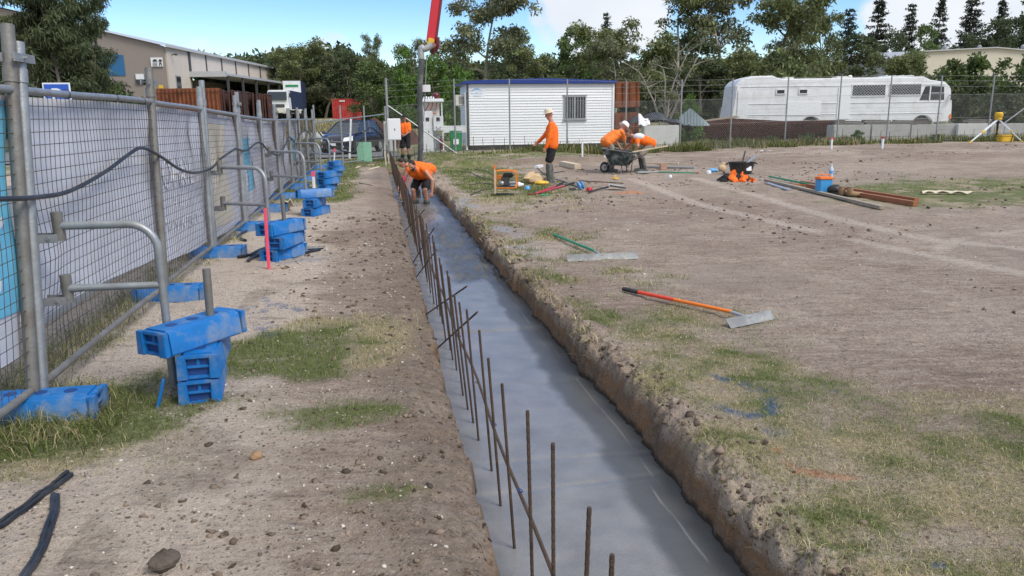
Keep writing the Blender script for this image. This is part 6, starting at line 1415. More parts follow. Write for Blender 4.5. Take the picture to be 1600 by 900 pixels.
def person(label, loc, rz, lean=0.0, pelvis=(0, 0, .95), hands=None, hint=None, feet=None, knee=None, face=(0, 1, 0), up=(0, 0, 1), shirt='orange', sleeves=1.0, shorts='cloth_black', leglen=.5, boots='boot', boot_h=.6, headwear=None, hair='hair', skin='skin', beard=False, shirt_low=None, wide=1.0, neck_fwd=.0, grip=.6, armband=None, side_lean=0.0):
    t = thing('person', label, 'person', loc, rz, None)
    P = Vector(pelvis); sp = Vector((math.sin(side_lean), math.sin(lean) * math.cos(side_lean), math.cos(lean))).normalized(); rt = Vector((1, 0, 0)); rt = (rt - sp * rt.dot(sp)).normalized(); fr = sp.cross(rt) * -1 if False else rt.cross(sp) * -1
    fr = sp.cross(rt)      # front of the torso
    if fr.y < 0 and lean < 1.2: fr = -fr
    waist = P + sp * .16; chest = P + sp * .36 + fr * .0; nk = P + sp * .53; hd = nk + (sp * .5 + Vector(face) * .25 + Vector((0, 0, 1)) * .4 + fr * neck_fwd).normalized() * .20
    S = {s: P + sp * .46 + rt * s * .185 * wide - fr * .01 for s in (-1, 1)}; Hh = {s: P + rt * s * .095 - sp * .03 for s in (-1, 1)}
    W = {}; E = {}
    for s in (-1, 1): E[s], W[s] = ik(S[s], hands[s], .30, .27, hint[s])
    A = {}; K = {}
    for s in (-1, 1): K[s], A[s] = ik(Hh[s], Vector(feet[s]) + Vector((0, 0, .09)), .445, .43, (knee or {}).get(s, (s * .15, 1, 0)))
    f = Vector(face).normalized(); u = Vector(up); u = (u - f * u.dot(f)).normalized(); r_ = f.cross(u).normalized()
    HM = Matrix((r_, f, u)).transposed()
    def hp(x, y, z): return hd + HM @ Vector((x, y, z))
    b = MB()
    for s in (-1, 1):
        b.cap_(P + rt * s * .07, chest + rt * s * .085, .105, .115, 12); b.cap_(chest + rt * s * .08, S[s] - rt * s * .03, .10, .062, 10)
        b.cap_(S[s], E[s], .052, .040, 10); b.cap_(E[s], W[s], .041, .027, 10)
        b.cap_(Hh[s], K[s], .088, .058, 12); b.cap_(K[s], K[s].lerp(A[s], .35), .056, .054, 10); b.cap_(K[s].lerp(A[s], .3), A[s], .055, .036, 10); b.cap_(A[s] - Vector((0, .04, .05)), A[s] + Vector((s * .02, .15, -.055)), .04, .034, 8)
        d = (W[s] - E[s]).normalized(); hand(b, W[s], d, (-rt * s * .6 + fr * .5) if lean < .6 else (Vector((-s * .5, -.5, -.2))), s, grip)
    b.cap_(nk - sp * .03, hd - u * .03, .058, .054, 10)
    b.ell(hd, (.073, .092, .108), HM, 16); b.ell(hp(0, .028, -.062), (.055, .062, .062), HM, 12); b.cap_(hp(0, .082, .006), hp(0, .104, -.026), .010, .015, 8); b.ell(hp(0, .083, -.062), (.026, .012, .012), HM, 8)
    for s in (-1, 1): b.ell(hp(s * .074, -.004, -.008), (.010, .022, .032), HM, 8); b.ell(hp(s * .03, .083, .022), (.022, .012, .008), HM, 8)
    body = bake(b, 'body', [M[skin], M['eye'], M[hair]], t, .0095, 2)
    me = body.data
    for p in me.polygons:
        l = HM.transposed() @ (p.center - hd)
        if l.y > .07 and abs(l.z - .004) < .009 and abs(abs(l.x) - .031) < .014: p.material_index = 1
        if beard and l.y > -.01 and l.z < -.035 and l.z > -.15 and abs(l.x) < .07 and l.length < .17 and not (abs(l.z + .06) < .008 and abs(l.x) < .025): p.material_index = 2
    if headwear != 'hat' and headwear != 'bucket':
        h = MB().ell(hp(0, -.016, .022), (.080, .092, .100), HM, 14); h.ell(hp(0, -.045, -.02), (.072, .064, .075), HM, 12)
        o = bake(h, 'hair', M[hair], t, .010, 2, noise=.004)
    # shirt
    c = MB()
    for s in (-1, 1):
        lo = P + rt * s * .075 + sp * (.16 if shirt_low else -.02)
        c.cap_(lo, chest + rt * s * .095, .140 * (wide ** .5), .146, 14); c.cap_(chest + rt * s * .08, S[s] - rt * s * .02, .128, .082, 12)
        if sleeves > 0:
            e1 = S[s].lerp(E[s], min(1, sleeves * 2)); c.cap_(S[s] - rt * s * .01, e1, .074, .066, 12)
            if sleeves > .5: c.cap_(E[s], E[s].lerp(W[s], min(.93, (sleeves - .5) * 2)), .062, .046, 12)
    c.cap_(nk - sp * .06, nk - sp * .015, .085, .066, 12)
    bake(c, 'shirt', M[shirt], t, .012, 4, noise=.016)
    if shirt_low:
        c = MB()
        for s in (-1, 1): c.cap_(P + rt * s * .075 - sp * .05, waist + rt * s * .08, .126, .124, 14)
        bake(c, 'shirt_hem', M[shirt_low], t, .012, 3, noise=.006)
    if armband is not None:
        s = armband; q = S[s].lerp(E[s], .75); MB().cap_(q, q + (E[s] - S[s]).normalized() * .05, .056, .054, 12).build('armband', M['pinkpaint'], t)
    c = MB()
    for s in (-1, 1):
        c.cap_(P + rt * s * .075 + sp * .04, P + rt * s * .08 - sp * .03, .125, .125, 12)
        if leglen <= .5: c.cap_(Hh[s], Hh[s].lerp(K[s], leglen * 1.7), .108, .098, 12)
        else: c.cap_(Hh[s], K[s], .106, .086, 12); c.cap_(K[s], K[s].lerp(A[s], min(.9, (leglen - .5) * 2)), .086, .075, 12)
    bake(c, 'shorts' if leglen <= .5 else 'trousers', M[shorts], t, .012, 4, noise=.013)
    for s in (-1, 1):
        c = MB(); top = A[s].lerp(K[s], boot_h); c.cap_(A[s] - Vector((0, .0, .0)), top, .062, .078, 12); c.cap_(A[s] + Vector((0, -.05, -.045)), A[s] + Vector((s * .025, .17, -.05)), .052, .050, 12)
        c.box(A[s] + Vector((s * .012, .06, -.085)), (.11, .32, .03))
        bake(c, 'boot', M[boots], t, .011, 3, noise=.004)
    if headwear == 'hat':
        c = MB().lathe([(.145, .028), (.15, .034), (.098, .050), (.094, .10), (.086, .125), (.05, .138), (.01, .14)], 20, hd, HM @ Matrix.Rotation(R(4), 3, 'X'), sx=1, sy=1.08); c.build('hat', M['cream'], t, smooth=50)
    if headwear == 'bucket':
        c = MB().lathe([(.155, -.005), (.16, .004), (.12, .03), (.112, .09), (.098, .13), (.06, .152), (.01, .158)], 20, hd - HM @ Vector((0, .01, -.01)), HM, sx=1, sy=1.12); c.build('hard_hat', M['plasticwhite'], t, smooth=60)
    if headwear == 'cap':
        c = MB().ell(hp(0, -.008, .045), (.086, .102, .075), HM, 14); c.grid(lambda a, q: hp((a - .5) * .15, .075 + q * .085, .042 - .02 * q - .10 * (a - .5) ** 2), 8, 4); c.build('cap', M['cloth_black'], t, smooth=60)
    return t, dict(W=W, E=E, hd=hd, HM=HM, P=P, S=S)
# standing man with the wide hat: faces left, right arm a little forward
p = gg(862, 286)
person('man in orange long sleeved shirt, black shorts, gumboots and wide cream hat, standing looking left', p, R(82), .05, (0, -.02, .985), {1: (.22, .50, .86), -1: (-.27, .14, .82)}, {1: (.5, -.8, 0), -1: (-.4, -1, 0)}, {1: (.13, .02, 0), -1: (-.12, .06, 0)}, None, (-.25, .93, -.25), (0, .1, 1), 'orange', 1.0, 'cloth_black', .48, 'boot', .82, 'hat', 'brown_hair', 'skin', wide=1.18, grip=.45)
# man by the meter box, hands folded
p = gat(637, 30.6); p.z = gh(p.x, p.y)
person('man in black cap and orange navy shirt standing with folded hands beside the pump hose', p, R(172), .0, (0, 0, .985), {1: (.06, .24, 1.06), -1: (-.04, .24, 1.02)}, {1: (1, -.5, -.3), -1: (-1, -.5, -.3)}, {1: (.14, .0, 0), -1: (-.13, .03, 0)}, None, (0, .97, -.12), (0, 0, 1), 'orange', .4, 'cloth_black', .5, 'black', .35, 'cap', 'hair', 'skin_tan', shirt_low='navy', grip=.9)
# bearded man bending in the trench, float in his right hand
p = gz(667, 318, CZ); p = uv(.98, to_uv(p)[1], CZ - .17)
tb, jb = person('bearded man in orange singlet and black shorts bending in the wet concrete with a float', p, R(166), 1.24, (0, -.16, .80), {1: (-.0, .0, 0), -1: (.0, .0, 0)} if False else {1: (.34, .62, .24), -1: (-.36, .30, .46)}, {1: (.6, .1, .5), -1: (-1, .0, .5)}, {1: (.16, -.02, 0), -1: (-.14, .02, 0)}, {1: (.1, 1, 0), -1: (-.1, 1, 0)}, (.10, .88, -.40), (0, .35, 1), 'orange', 0, 'cloth_black', .47, 'boot', .30, None, 'hair', 'skin', True, neck_fwd=.1, grip=.85, armband=1)
MW = Matrix.Translation(p) @ Matrix.Rotation(R(166), 4, 'Z')
def float_tool(label, hp_, yaw, group='hand floats'):
    t = thing('hand_float', label, 'hand float', hp_, yaw, group)
    MB().box((0, 0, -.09), (.11, .38, .012)).build('blade', M['alu'], t, bevel=.003); MB().tube([(0, -.09, -.085), (0, -.08, -.02), (0, .08, -.02), (0, .09, -.085)], .015, 7).build('handle', M['timber'], t)
    return t
w1 = MW @ (jb['W'][1] + (jb['W'][1] - jb['E'][1]).normalized() * .10); float_tool('steel hand float held in the right hand of the bearded man', w1, .7)
# second man in the trench, bent right over behind him
p = uv(1.10, 18.75, CZ - .15)
person('man in orange singlet bent double in the trench just behind the bearded man', p, R(122), 1.38, (0, -.16, .84), {1: (.22, .62, .30), -1: (-.16, .62, .20)}, {1: (.5, .1, .6), -1: (-.7, 0, .5)}, {1: (.17, .06, 0), -1: (-.15, -.02, 0)}, {1: (.2, 1, 0), -1: (-.2, 1, 0)}, (0, .75, -.66), (0, .66, .75), 'orange', 0, 'khaki', .47, 'boot', .5, None, 'hair', 'skin', grip=.8)
# the two men bending over the wheelbarrow
wbp = gg(972, 271); wbp.z = gh(wbp.x, wbp.y)
p = wbp + Vector((-.22, .75, 0)); p.z = gh(p.x, p.y)
person('man with white hard hat and dusty orange shirt bending over the wheelbarrow', p, R(-62), 1.0, (0, -.16, .90), {1: (.16, .40, .62), -1: (-.16, .46, .66)}, {1: (.7, -.2, .2), -1: (-.7, -.2, .2)}, {1: (.14, -.1, 0), -1: (-.14, .04, 0)}, None, (.1, .72, -.66), (0, .66, .72), 'orange_dull', .36, 'khaki', .92, 'boot', .45, 'bucket', 'brown_hair', 'skin', wide=1.22, grip=.8)
p = wbp + Vector((.66, .42, 0)); p.z = gh(p.x, p.y)
t2, j2 = person('man in orange shirt with a pale sleeve bending towards the wheelbarrow from the right', p, R(88), 1.22, (0, -.22, .84), {1: (.10, .48, .52), -1: (-.22, .30, .55)}, {1: (.7, -.2, .3), -1: (-.7, -.4, .3)}, {1: (.13, .0, 0), -1: (-.13, -.05, 0)}, None, (.1, .86, -.5), (0, .5, .86), 'orange', .3, 'khaki', .62, 'boot', .75, None, 'brown_hair', 'skin', grip=.85)
MB().ell(j2['S'][-1] + Vector((0, -.06, .02)), (.10, .17, .10), (0, .2, 0), 12).build('sleeve_patch', M['plasticwhite'], t2)

# ------------------------------------------------------------------ wheelbarrow
t = thing('wheelbarrow', 'dark green wheelbarrow splashed with cement between the two bending men', 'wheelbarrow', wbp + Vector((-.04, .12, 0)), R(-28)); t.scale = (.86, .86, .95)
mb = MB(); top = [(-.55, -.36, .76), (.50, -.36, .64), (.50, .36, .64), (-.55, .36, .76)]; bot = [(-.24, -.20, .27), (.24, -.22, .25), (.24, .22, .25), (-.24, .20, .27)]
mb.add(top + bot, [(0, 1, 5, 4), (1, 2, 6, 5), (2, 3, 7, 6), (3, 0, 4, 7), (4, 5, 6, 7)]); mb.build('tub', mat('dark_green_barrow', (.012, .035, .035), .45, 0, .2, 5, dirt=(.36, .37, .36), dirt_amt=.8, dscale=4), t, smooth=0, solid=.015)
MB().tube([top[0], top[1], top[2], top[3], top[0]], .018, 7).build('rim', M['galv_old'], t)
for s in (-1, 1):
    MB().tube([(-.56, s * .06, .18), (-.3, s * .18, .29), (.3, s * .26, .36), (.82, s * .28, .58)], .018, 7).build('handle', M['galv_old'], t); MB().tube([(.10, s * .22, .32), (.18, s * .24, .02), (.30, s * .24, .02), (.34, s * .25, .37)], .014, 6).build('leg', M['black'], t)
w_ = MB().lathe([(.11, -.045), (.16, -.04), (.175, 0), (.16, .04), (.11, .045)], 20, (-.56, 0, .17), (R(90), 0, 0)).build('wheel', M['rubber'], t); MB().lathe([(.11, -.048), (.10, .048)], 14, (-.56, 0, .17), (R(90), 0, 0)).build('rim', M['concsplash'], w_)
mb = MB().grid(lambda a, b: (-.45 + .85 * a, -.26 + .52 * b, .55 + .05 * math.sin(a * 9) * math.sin(b * 8)), 16, 12); single('concrete_load', mb, M['concsplash'], 'wet concrete heaped in the wheelbarrow', 'concrete', wbp + Vector((-.02, .12, .02)), R(-28), solid=.05)
single('trowel', MB().bar((0, 0, 0), (.22, .02, .16), .05, .02).bar((.22, .02, .16), (.34, .02, .30), .03, .03), M['darkred'], 'red handled trowel sticking out of the wheelbarrow', 'trowel', wbp + Vector((-.08, -.02, .60)))
single('timber_straightedge', MB().bar((0, 0, 0), (1.02, .05, .16), .07, .03), M['timber_pale'], 'pale wooden stick held across the wheelbarrow by the man on the right', 'timber stick', wbp + Vector((.26, -.15, .62)))
single('hand_float', MB().box((0, 0, .03), (.14, .24, .02)).tube([(-.04, 0, .04), (-.04, 0, .09), (.04, 0, .09), (.04, 0, .04)], .014, 6), M['yellow'], 'yellow hand float lying on the ground in front of the wheelbarrow', 'hand float', gg(961, 281) + Vector((0, 0, .01)), .4)

# ------------------------------------------------------------------ petrol drive unit with orange frame
p = gg(791, 295); t = thing('petrol_engine', 'small petrol engine in an orange tube frame on the grass by the trench', 'engine', p + Vector((0, .1, 0)), -.12); t.scale = (.86, .86, .9)
for s in (-1, 1):
    MB().tube(smoothpts([Vector(q) for q in ((-.30, s * .19, .03), (-.30, s * .19, .36), (-.26, s * .19, .46), (.20, s * .19, .46), (.29, s * .19, .38), (.30, s * .19, .08), (.26, s * .19, .03), (-.30, s * .19, .03))], 5), .016, 7).build('frame_side', mat('orange_frame_paint', (.78, .24, .04), .45, 0, .1, 6), t)
for x, z in ((-.28, .44), (.22, .45), (-.28, .03), (.27, .04)): MB().tube([(x, -.19, z), (x, .19, z)], .014, 6).build('cross_tube', MATS['orange_frame_paint'], t)
MB().box((0, 0, .06), (.46, .3, .02)).build('base_plate', M['darkgrey'], t)
MB().box((-.02, 0, .20), (.22, .24, .22)).lathe([(.10, -.15), (.10, -.08)], 14, (-.02, 0, .2), (R(90), 0, 0)).build('crankcase', M['darkgrey'], t, bevel=.012)
MB().box((.06, 0, .35), (.28, .22, .12)).build('fuel_tank', M['black'], t, bevel=.03); MB().box((-.16, -.04, .30), (.12, .14, .12)).build('air_filter', M['orange_dull'], t, bevel=.02); MB().ell((-.1, -.14, .15), (.06, .05, .06), n=10).build('muffler', M['alu'], t); MB().lathe([(.05, -.1), (.05, .1)], 12, (.18, -.02, .15), (0, R(90), 0)).build('drive_coupling', M['alu'], t)
for k, pts in enumerate(([(775, 283), (752, 278), (735, 270), (722, 268)], [(772, 290), (750, 287), (735, 290)], [(776, 278), (760, 268), (742, 266)], [(770, 296), (756, 297), (742, 303), (735, 306)], [(808, 279), (830, 276), (856, 272), (880, 268)], [(838, 262), (856, 276), (880, 284), (906, 295)])):
    single('black_cable', on_ground(pts, .014, .013, 6), M['hose'], ['black cable trailing left from the engine to the trench edge', 'short black cable end on the grass left of the engine', 'black cable on the grass behind the engine', 'black cable running left from the foot of the engine stake', 'black cable lying between the engine and the standing man', 'thin black cable passing behind the gumboots towards the blue bottle'][k], 'cable', group='cables round the engine')
def on(px, py): return gg(px, py)
single('paper_bag', MB().ell((0, 0, .12), (.27, .15, .14), n=11), M['paper'], 'crumpled brown paper bag left of the gumboots', 'paper bag', on(835, 287), .3, smooth=25)
_m = bpy.data.objects['paper_bag'].data
for v_ in _m.vertices: v_.co *= 1 + .5 * (random.random() - .5); v_.co.z = max(v_.co.z, .0)
single('metal_chisel', MB().box((0, 0, .03), (.30, .07, .05)).box((.2, .02, .025), (.14, .04, .04)).box((-.2, 0, .02), (.12, .03, .03)), M['black'], 'dirty dark power tool lying at the foot of the orange tipped stake', 'power tool', on(785, 306), .1, bevel=.01)
def boltcutter():
    a = on(836, 305); b_ = on(880, 288); t = thing('bolt_cutters', 'red handled bolt cutters lying open in front of the gumboots', 'bolt cutters', a, 0)
    for k, off in enumerate((Vector((.0, .05, .02)), Vector((.28, .02, .02)))):
        e = b_ - a + off + Vector((0, 0, .02)); h = MB().tube([Vector((0, 0, .03)), e * .72], .02, 7).build('handle', M['red'], t); MB().tube([e * .72, e], .024, 7).build('grip', M['black'], h)
    MB().box((-.06, -.04, .03), (.18, .07, .03), (0, 0, .5)).build('jaw', M['rust'], t, bevel=.008)
boltcutter()
def cap_(px, py, r, mt, label, nm='spray_can_cap', cat='cap'):
    single(nm, MB().lathe([(r * .75, 0), (r * .78, r * .55), (r * .60, r * .8), (r * .55, r * .95), (r * .05, r * .97)], 14), M[mt], label, cat, on(px, py), random.random())
single('spirit_bottle', MB().tube([(-.16, 0, .05), (-.05, 0, .05), (.10, 0, .05), (.15, 0, .05), (.2, 0, .05)], [.06, .07, .07, .04, .03], 12), M['plasticwhite'], 'white and blue bottle lying right of the engine', 'bottle', on(806, 292), .4); 
cap_(824, 296, .09, 'lightblue', 'blue plastic tub on the grass between engine and bolt cutters', 'plastic_tub', 'tub')
single('yellow_gloves', MB().ell((0, 0, .05), (.14, .09, .06), n=10).ell((.12, .05, .04), (.1, .06, .05), n=10).ell((-.1, .06, .04), (.06, .05, .04), n=8), M['yellow'], 'pair of yellow gloves left of the gumboots', 'gloves', on(846, 289), .3, smooth=30)
single('green_scrap', MB().box((0, 0, .012), (.2, .12, .02), (0, 0, .4)), M['green'], 'small green plastic scrap beside the bolt cutters', 'scrap', on(851, 306), bevel=.004)
t = thing('blue_can', 'blue string line reel right of the gumboots', 'reel', on(907, 297), .3); MB().lathe([(.09, -.05), (.10, -.05), (.10, -.035), (.055, -.03), (.055, .03), (.10, .035), (.10, .05), (.09, .05)], 16, (0, 0, .10), (0, R(70), 0)).build('reel', M['lightblue'], t); MB().box((-.2, 0, .03), (.16, .06, .05)).build('nozzle', M['darkgrey'], t, bevel=.01)
cap_(921, 299, .10, 'red', 'red round cap lying at the end of the shovel handle', 'round_cap', 'cap')
a = on(920, 302); b_ = on(950, 296.5); t = thing('shovel', 'short shovel with a black handle and cement covered blade on bare dirt', 'shovel', a, 0); e = b_ - a
MB().tube([Vector((0, 0, .04)), e + Vector((0, 0, .06))], .022, 8).build('handle', M['black'], t); MB().tube([Vector((0, -.07, .04)), Vector((0, .07, .04))], .02, 7).build('grip', M['black'], t)
MB().grid(lambda q, w: e + Vector((.02 + q * .36, -.02 - q * .10 + (w - .5) * .30 * (1 - .35 * q * q), .08 - .05 * q + .05 * (w - .5) ** 2 * 4)), 8, 8).build('blade', M['concsplash'], t, solid=.006)
single('rust_dirt', MB().grid(lambda q, w: (q * .7, w * .25, .05 * math.sin(q * 3.1) * math.sin(w * 3.1)), 10, 6), mat('brick_dust', (.36, .17, .09), .95, 0, .25, 9), 'small heap of reddish dirt beside the shovel blade', 'dirt heap', on(962, 303), .1)
def plank(x0, y0, x1, y1, w, h, mt, label, group=None, lift=0.0, nm='timber_plank', cat='timber'):
    a = on(x0, y0); b_ = on(x1, y1); a.z += h / 2 + lift; b_.z += h / 2 + lift
    return single(nm, MB().bar(Vector((0, 0, 0)), b_ - a, w, h), M[mt] if isinstance(mt, str) else mt, label, cat, a, 0, group, bevel=.004)
plank(878, 259, 903, 265, .22, .16, 'timber_pale', 'short thick pale timber offcut at the grass edge below the cabin')
plank(904, 283, 974, 287, .03, .02, 'rebar', 'thin dark steel rod lying in front of the wheelbarrow', None, 0, 'steel_rod', 'steel bar')
plank(838, 263, 846, 261, .14, .08, 'plasticwhite', 'small white lump on the grass behind the paper bag', None, 0, 'plaster_lump', 'scrap')
plank(1012, 262, 1086, 264, .16, .05, 'grey', 'long grey aluminium screed lying behind the green tool handle', None, 0, 'screed_bar', 'screed')
plank(1010, 256, 1060, 257, .1, .05, 'timber_pale', 'pale straightedge lying behind the grey screed', None, 0)
single('brick', MB().box((0, 0, .09), (.20, .12, .18)), mat('pinkish_brick', (.45, .27, .2), .85, 0, .2, 8), 'pinkish block standing on the grey screed', 'brick', on(1036, 265), .1, bevel=.008)
a = on(1012, 271); b_ = on(1092, 272.5); t = thing('concrete_rake', 'tool with a long green handle and a red end lying right of the wheelbarrow', 'rake', a, 0); e = b_ - a
MB().tube([Vector((.3, 0, .04)), e * .94 + Vector((0, 0, .04))], .018, 8).build('handle', M['green'], t); MB().tube([e * .94 + Vector((0, 0, .04)), e + Vector((0, 0, .04))], .021, 8).build('end_grip', M['redbox'], t); MB().tube([Vector((-.1, 0, .05)), Vector((.3, 0, .04))], .022, 7).build('socket', M['concsplash'], t); MB().box((-.15, -.1, .05), (.42, .2, .05), (0, 0, .3)).build('blade', M['concsplash'], t, bevel=.01)
cap_(1047, 277, .07, 'plasticwhite', 'small white cup on bare dirt right of the wheelbarrow', 'paper_cup', 'cup')
# things round the black tub
cap_(1107, 271, .10, 'plasticwhite', 'white cap on the dirt left of the brown gloves', 'sun_cap', 'cap'); single('blue_bag', MB().ell((0, 0, .05), (.12, .08, .06), n=10).ell((.1, .04, .04), (.1, .07, .05), n=8), M['lightblue'], 'small blue and white bag beside the white cap', 'bag', on(1113, 269), .2, smooth=30)
single('brown_bag', MB().ell((0, 0, .10), (.12, .09, .11), n=12).ell((.03, 0, .2), (.06, .05, .07), n=8), M['paper'], 'small brown tool bag left of the black tub', 'bag', on(1128, 268), .3, smooth=30)
p = on(1158, 272); t = thing('black_tub', 'black plastic mixing tub with trowels in it', 'tub', p, .1)
MB().lathe([(.28, 0), (.36, .30), (.385, .31), (.385, .33), (.345, .32), (.27, .03)], 24, sx=1, sy=.72).build('tub_body', M['black'], t); MB().box((.12, -.225, .16), (.14, .01, .12), (R(-12), 0, 0)).build('sticker', M['plasticwhite'], t)
for k in (-1, 1): MB().tube([(k * .37, -.07, .30), (k * .43, -.05, .27), (k * .43, .05, .27), (k * .37, .07, .30)], .012, 6).build('handle', M['black'], t)
single('trowel', MB().add([(0, 0, .2), (.42, .05, .50), (.30, .2, .46), (.02, .12, .2)], [(0, 1, 2, 3)]), M['alu'], 'bright steel trowel leaning out of the black tub', 'trowel', p + Vector((.02, -.05, 0)), solid=.008); single('wooden_stick', MB().bar((0, 0, .15), (.10, .02, .62), .04, .03), M['darkgrey'], 'dark tool handle sticking up out of the black tub', 'tool handle', p + Vector((.0, .05, 0)))
mb = MB(); q_ = random.Random(4)
def vest(a, b): return ((a - .5) * .78 + .05 * math.sin(b * 13 + a * 5), (b - .5) * .5 + .05 * math.sin(a * 17), max(.0, .24 * math.sin(a * 3.14) ** .5 * math.sin(b * 3.14) ** .7 * (.65 + .5 * math.sin(a * 19 + b * 4) * math.sin(b * 7 + 1)) + .03 * math.sin(a * 41 + b * 23)))
mb.grid(vest, 40, 20); mb.mi = [1 if (int(((k % 40) / 40 + .02 * math.sin(k // 40)) * 9) % 3 == 1 or (k % 40) < 7) else 0 for k in range(len(mb.f))]
single('work_vest', mb, [M['orange'], M['cloth_black']], 'crumpled orange and black work vest dropped in front of the black tub', 'vest', on(1150, 283), .05, smooth=40)
# timbers, boots and cool box in the middle right
plank(1196, 284, 1378, 328, .10, .05, 'timber', 'long weathered grey plank lying in front of the boots', 'planks on the bare dirt', .02)
plank(1198, 287, 1234, 298, .12, .03, 'alu', 'short bright metal channel beside the end of the grey plank', None, 0, 'metal_channel', 'metal bar')
plank(1202, 279, 1302, 300, .04, .04, 'green', 'green tool handle lying beside the long grey plank', None, .03, 'green_pole', 'tool handle')
plank(1262, 294, 1430, 323, .10, .09, 'timber_red', 'front red brown timber beam of the pair by the boots', 'red brown timber beams'); plank(1252, 288, 1432, 317, .10, .09, 'timber_red', 'rear red brown timber beam of the pair by the boots', 'red brown timber beams'); plank(1240, 289, 1262, 292, .03, .02, 'orange_dull', 'thin orange rod end beside the red brown beams', None, .02, 'orange_rod', 'rod')
p = on(1286, 303); t = thing('cool_box', 'small sky blue cool box with an orange lid standing by the timbers', 'cool box', p, .08); MB().box((0, 0, .15), (.26, .22, .30), taper=(1.06, 1.06)).build('box', M['skyblue'], t, bevel=.015); MB().box((0, 0, .325), (.30, .26, .05)).build('lid', M['orange_dull'], t, bevel=.012); MB().tube([(-.13, 0, .35), (-.12, 0, .40), (.12, 0, .40), (.13, 0, .35)], .012, 6).build('handle', M['orange_dull'], t)
single('black_hat', MB().ell((0, 0, .1), (.16, .13, .11), n=14).lathe([(.2, .02), (.21, .035), (.12, .06)], 16), M['black'], 'black cloth cap dropped between the cool box and the boots', 'cap', on(1304, 305), 0, smooth=40)
for k, (x, y, rz) in enumerate(((1318, 307, .5), (1333, 308, -.3))):
    p = on(x, y); t = thing('work_boot', ['tan work boot nearer the cool box, beside the timbers', 'tan work boot on the right of its pair, beside the timbers'][k], 'boot', p, rz, 'pair of work boots')
    b_ = MB().cap_((-.06, 0, .07), (-.07, 0, .15), .060, .064, 12).cap_((-.06, 0, .06), (.14, 0, .055), .058, .05, 12); bake(b_, 'upper', M['leather'], t, .011, 3, noise=.006); MB().box((.03, 0, .012), (.32, .11, .028)).build('sole', M['rubber'], t, bevel=.01); MB().tube([(-.07 + .055 * math.cos(q), .052 * math.sin(q), .20) for q in np.linspace(0, 6.28, 14)], .014, 6).build('collar', M['khaki'], t)
p = on(1298, 277); t = thing('water_bottle', 'clear water bottle with blue label standing on bare dirt behind the cool box', 'bottle', p); MB().lathe([(.05, 0), (.055, .02), (.055, .2), (.045, .24), (.02, .29), (.02, .31)], 14).build('bottle', mat('clear_plastic', (.55, .63, .68), .1, 0, .05, 4), t); MB().lathe([(.0565, .08), (.0565, .17)], 14).build('label_band', M['lightblue'], t); MB().lathe([(.023, .30), (.023, .33)], 10).build('cap', M['plasticwhite'], t)
single('cloth_rag', MB().grid(lambda a, b: (a * .95, b * .18 + .07 * math.sin(a * 5), .05 * abs(math.sin(a * 11 + b * 3)) + .02), 30, 6), M['cream'], 'strip of white rag lying on bare dirt at the far right', 'rag', on(1442, 305), -.12, solid=.006, smooth=50)
# rakes lying on the verge
M['bladegrey'] = mat('cement_stained_blade', (.19, .197, .20), .5, .4, .2, 9, .1, 40, (.4, .39, .37), .5, 7)
def rake(hx0, hy0, hx1, hy1, bx0, by0, bx1, by1, mt, grip, label, bh, mt2=None):
    a = on(hx0, hy0); b_ = on(hx1, hy1); t = thing('concrete_rake', label, 'rake', b_, 0, 'concrete rakes on the grass'); e = a - b_; e.z = 0.0; L_ = e.length; d = e / L_
    q0 = on(bx0, by0) - b_; q1 = on(bx1, by1) - b_; n_ = (q1 - q0).normalized(); n_ = Vector((-n_.y, n_.x, 0)); h0 = q0.lerp(q1, .5) + Vector((0, 0, .005 + bh * .9)) + n_ * .06; h1 = e + Vector((0, 0, gh(a.x, a.y) - b_.z + .03))
    if grip: MB().tube([h0.lerp(h1, .86), h0.lerp(h1, 1)], .021, 9).build('grip', M['black'], t)
    MB().tube([h0.lerp(h1, .12), h0.lerp(h1, .5), h0.lerp(h1, .87)], .0165, 9).build('handle', M[mt], t)
    if mt2: MB().tube([h0.lerp(h1, .55), h0.lerp(h1, .865)], .0172, 9).build('handle_wrap', M[mt2], t)
    MB().tube([h0 - n_ * .02 - Vector((0, 0, .02)), h0.lerp(h1, .13)], .0145, 8).build('ferrule', M['alu'], t)
    MB().grid(lambda s, w: q0.lerp(q1, s) + Vector((0, 0, .005 + bh * w)) + n_ * (.05 * w + .02 * w * w), 10, 6).build('blade', M['bladegrey'], t, solid=.006)
MATS['oh'] = mat('orange_fibreglass', (.90, .22, .02), .35, 0, .05, 3); M['oh'] = MATS['oh']; M['rh'] = mat('red_orange_fibreglass', (.80, .07, .025), .35, 0, .05, 3)
rake(974, 456, 1156, 500, 1142, 514, 1212, 500, 'oh', True, 'concrete rake with an orange red handle and black grip lying on the verge', .062, 'rh')
rake(856, 366, 924, 402, 887, 408, 998, 405, 'green', False, 'wide concrete rake with a green handle lying near the trench edge', .07)
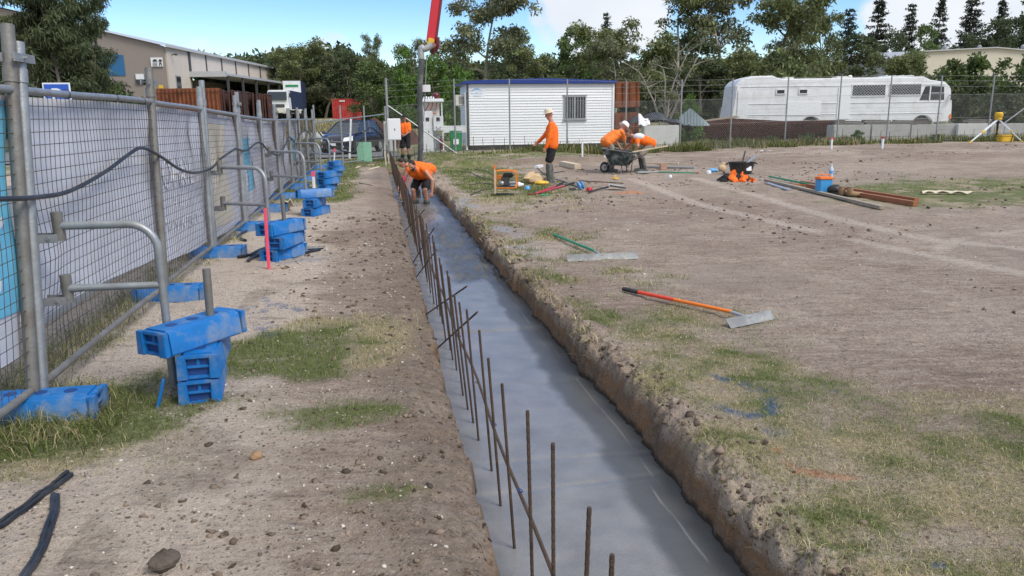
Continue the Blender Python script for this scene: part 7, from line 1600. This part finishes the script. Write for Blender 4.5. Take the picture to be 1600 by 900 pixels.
# laser level on its tripod, yellow case
ap = at(1560, 186, 35.0); t = thing('laser_level', 'yellow rotating laser level on a tripod with white legs at the right', 'laser level', (ap.x, ap.y, gh(ap.x, ap.y)), 0); oz = Vector((ap.x, ap.y, gh(ap.x, ap.y)))
tops = ap - oz; Fl = at(1514, 228, 34.3) - oz; Fr_ = at(1597, 227.5, 34.3) - oz; Fb = at(1555, 226, 36.2) - oz
for k, ft in enumerate((Fl, Fr_, Fb)):
    ft.z = gh(ft.x + oz.x, ft.y + oz.y) - oz.z; mt = 'plasticwhite' if k < 2 else 'darkgrey'
    l = MB().bar(tops + (ft - tops) * .02, tops.lerp(ft, .55), .09, .05).bar(tops.lerp(ft, .5), tops.lerp(ft, .93), .055, .04).build('leg', M[mt], t, bevel=.004); MB().bar(tops.lerp(ft, .92), ft, .05, .05).build('foot', M['yellow'], l); MB().bar(tops.lerp(ft, .50), tops.lerp(ft, .57), .11, .075).build('clamp', M['yellow'], l)
MB().lathe([(.15, -.02), (.15, .05), (.08, .06)], 14, tops).build('head_plate', M['yellow'], t)
MB().lathe([(.12, .06), (.17, .12), (.17, .26), (.12, .30)], 14, tops).build('level_body', M['yellow'], t); MB().lathe([(.06, .30), (.06, .38), (.04, .40)], 12, tops).tube([tops + Vector((-.12, 0, .3)), tops + Vector((-.08, 0, .42)), tops + Vector((.08, 0, .42)), tops + Vector((.12, 0, .3))], .02, 6).build('beacon', M['black'], t)
p = at(1569, 228, 35.0); p.z = gh(p.x, p.y); t = thing('tool_case', 'yellow plastic instrument case under the tripod', 'case', p, .05); MB().box((0, 0, .13), (.58, .34, .26)).build('case_body', M['yellow'], t, bevel=.03); MB().box((0, 0, .29), (.60, .36, .06)).build('lid', M['yellow'], t, bevel=.02); MB().bar((.23, -.19, .35), (.16, -.19, .0), .03, .02).build('strap', M['black'], t)
for k, (x0, y0, x1, y1) in enumerate(((563, 286, 584, 290), (576, 266, 592, 261), (556, 263, 562, 261), (574, 259, 584, 258))):
    plank(x0, y0, x1, y1, .09, .03, 'timber' if k == 0 else 'timber_pale', ['weathered board lying in the far grass left of the trench', 'pale board lying at a slant near the green board on the fence', 'small pale offcut in the far grass by the last blue stack', 'small pale offcut below the green board on the fence'][k], 'boards in the far grass')
single('paper_scrap', MB().grid(lambda a, b: (a * .4, b * .25, .03 * math.sin(a * 7)), 6, 4), M['plasticwhite'], 'white scrap lying at the dirt edge below the rusty pile', 'scrap', on(1192, 236), .2, solid=.004)
for k, (x, y, s_) in enumerate(((258, 886, .05), (400, 716, .028), (119, 676, .02))):
    mb = MB().ell((0, 0, s_ * .4), (s_ * 1.2, s_, s_ * .75), n=16); o = single('stone', mb, [mat('dark_clod', (.10, .078, .062), .95, 0, .4, 25, .6, 60), M['leather'], M['leather']][k], ['dark clod of earth at the bottom edge left of centre', 'brown stone on the left bank', 'tiny tan stone at the edge of the grass by the near fence foot'][k], 'stone', on(x, y), random.random(), smooth=20)
    for v_ in o.data.vertices: v_.co *= 1 + .25 * (random.random() - .5) + .5 * (float(fbm(v_.co.x * 40, v_.co.y * 40 + v_.co.z * 30, 3)) - .5)
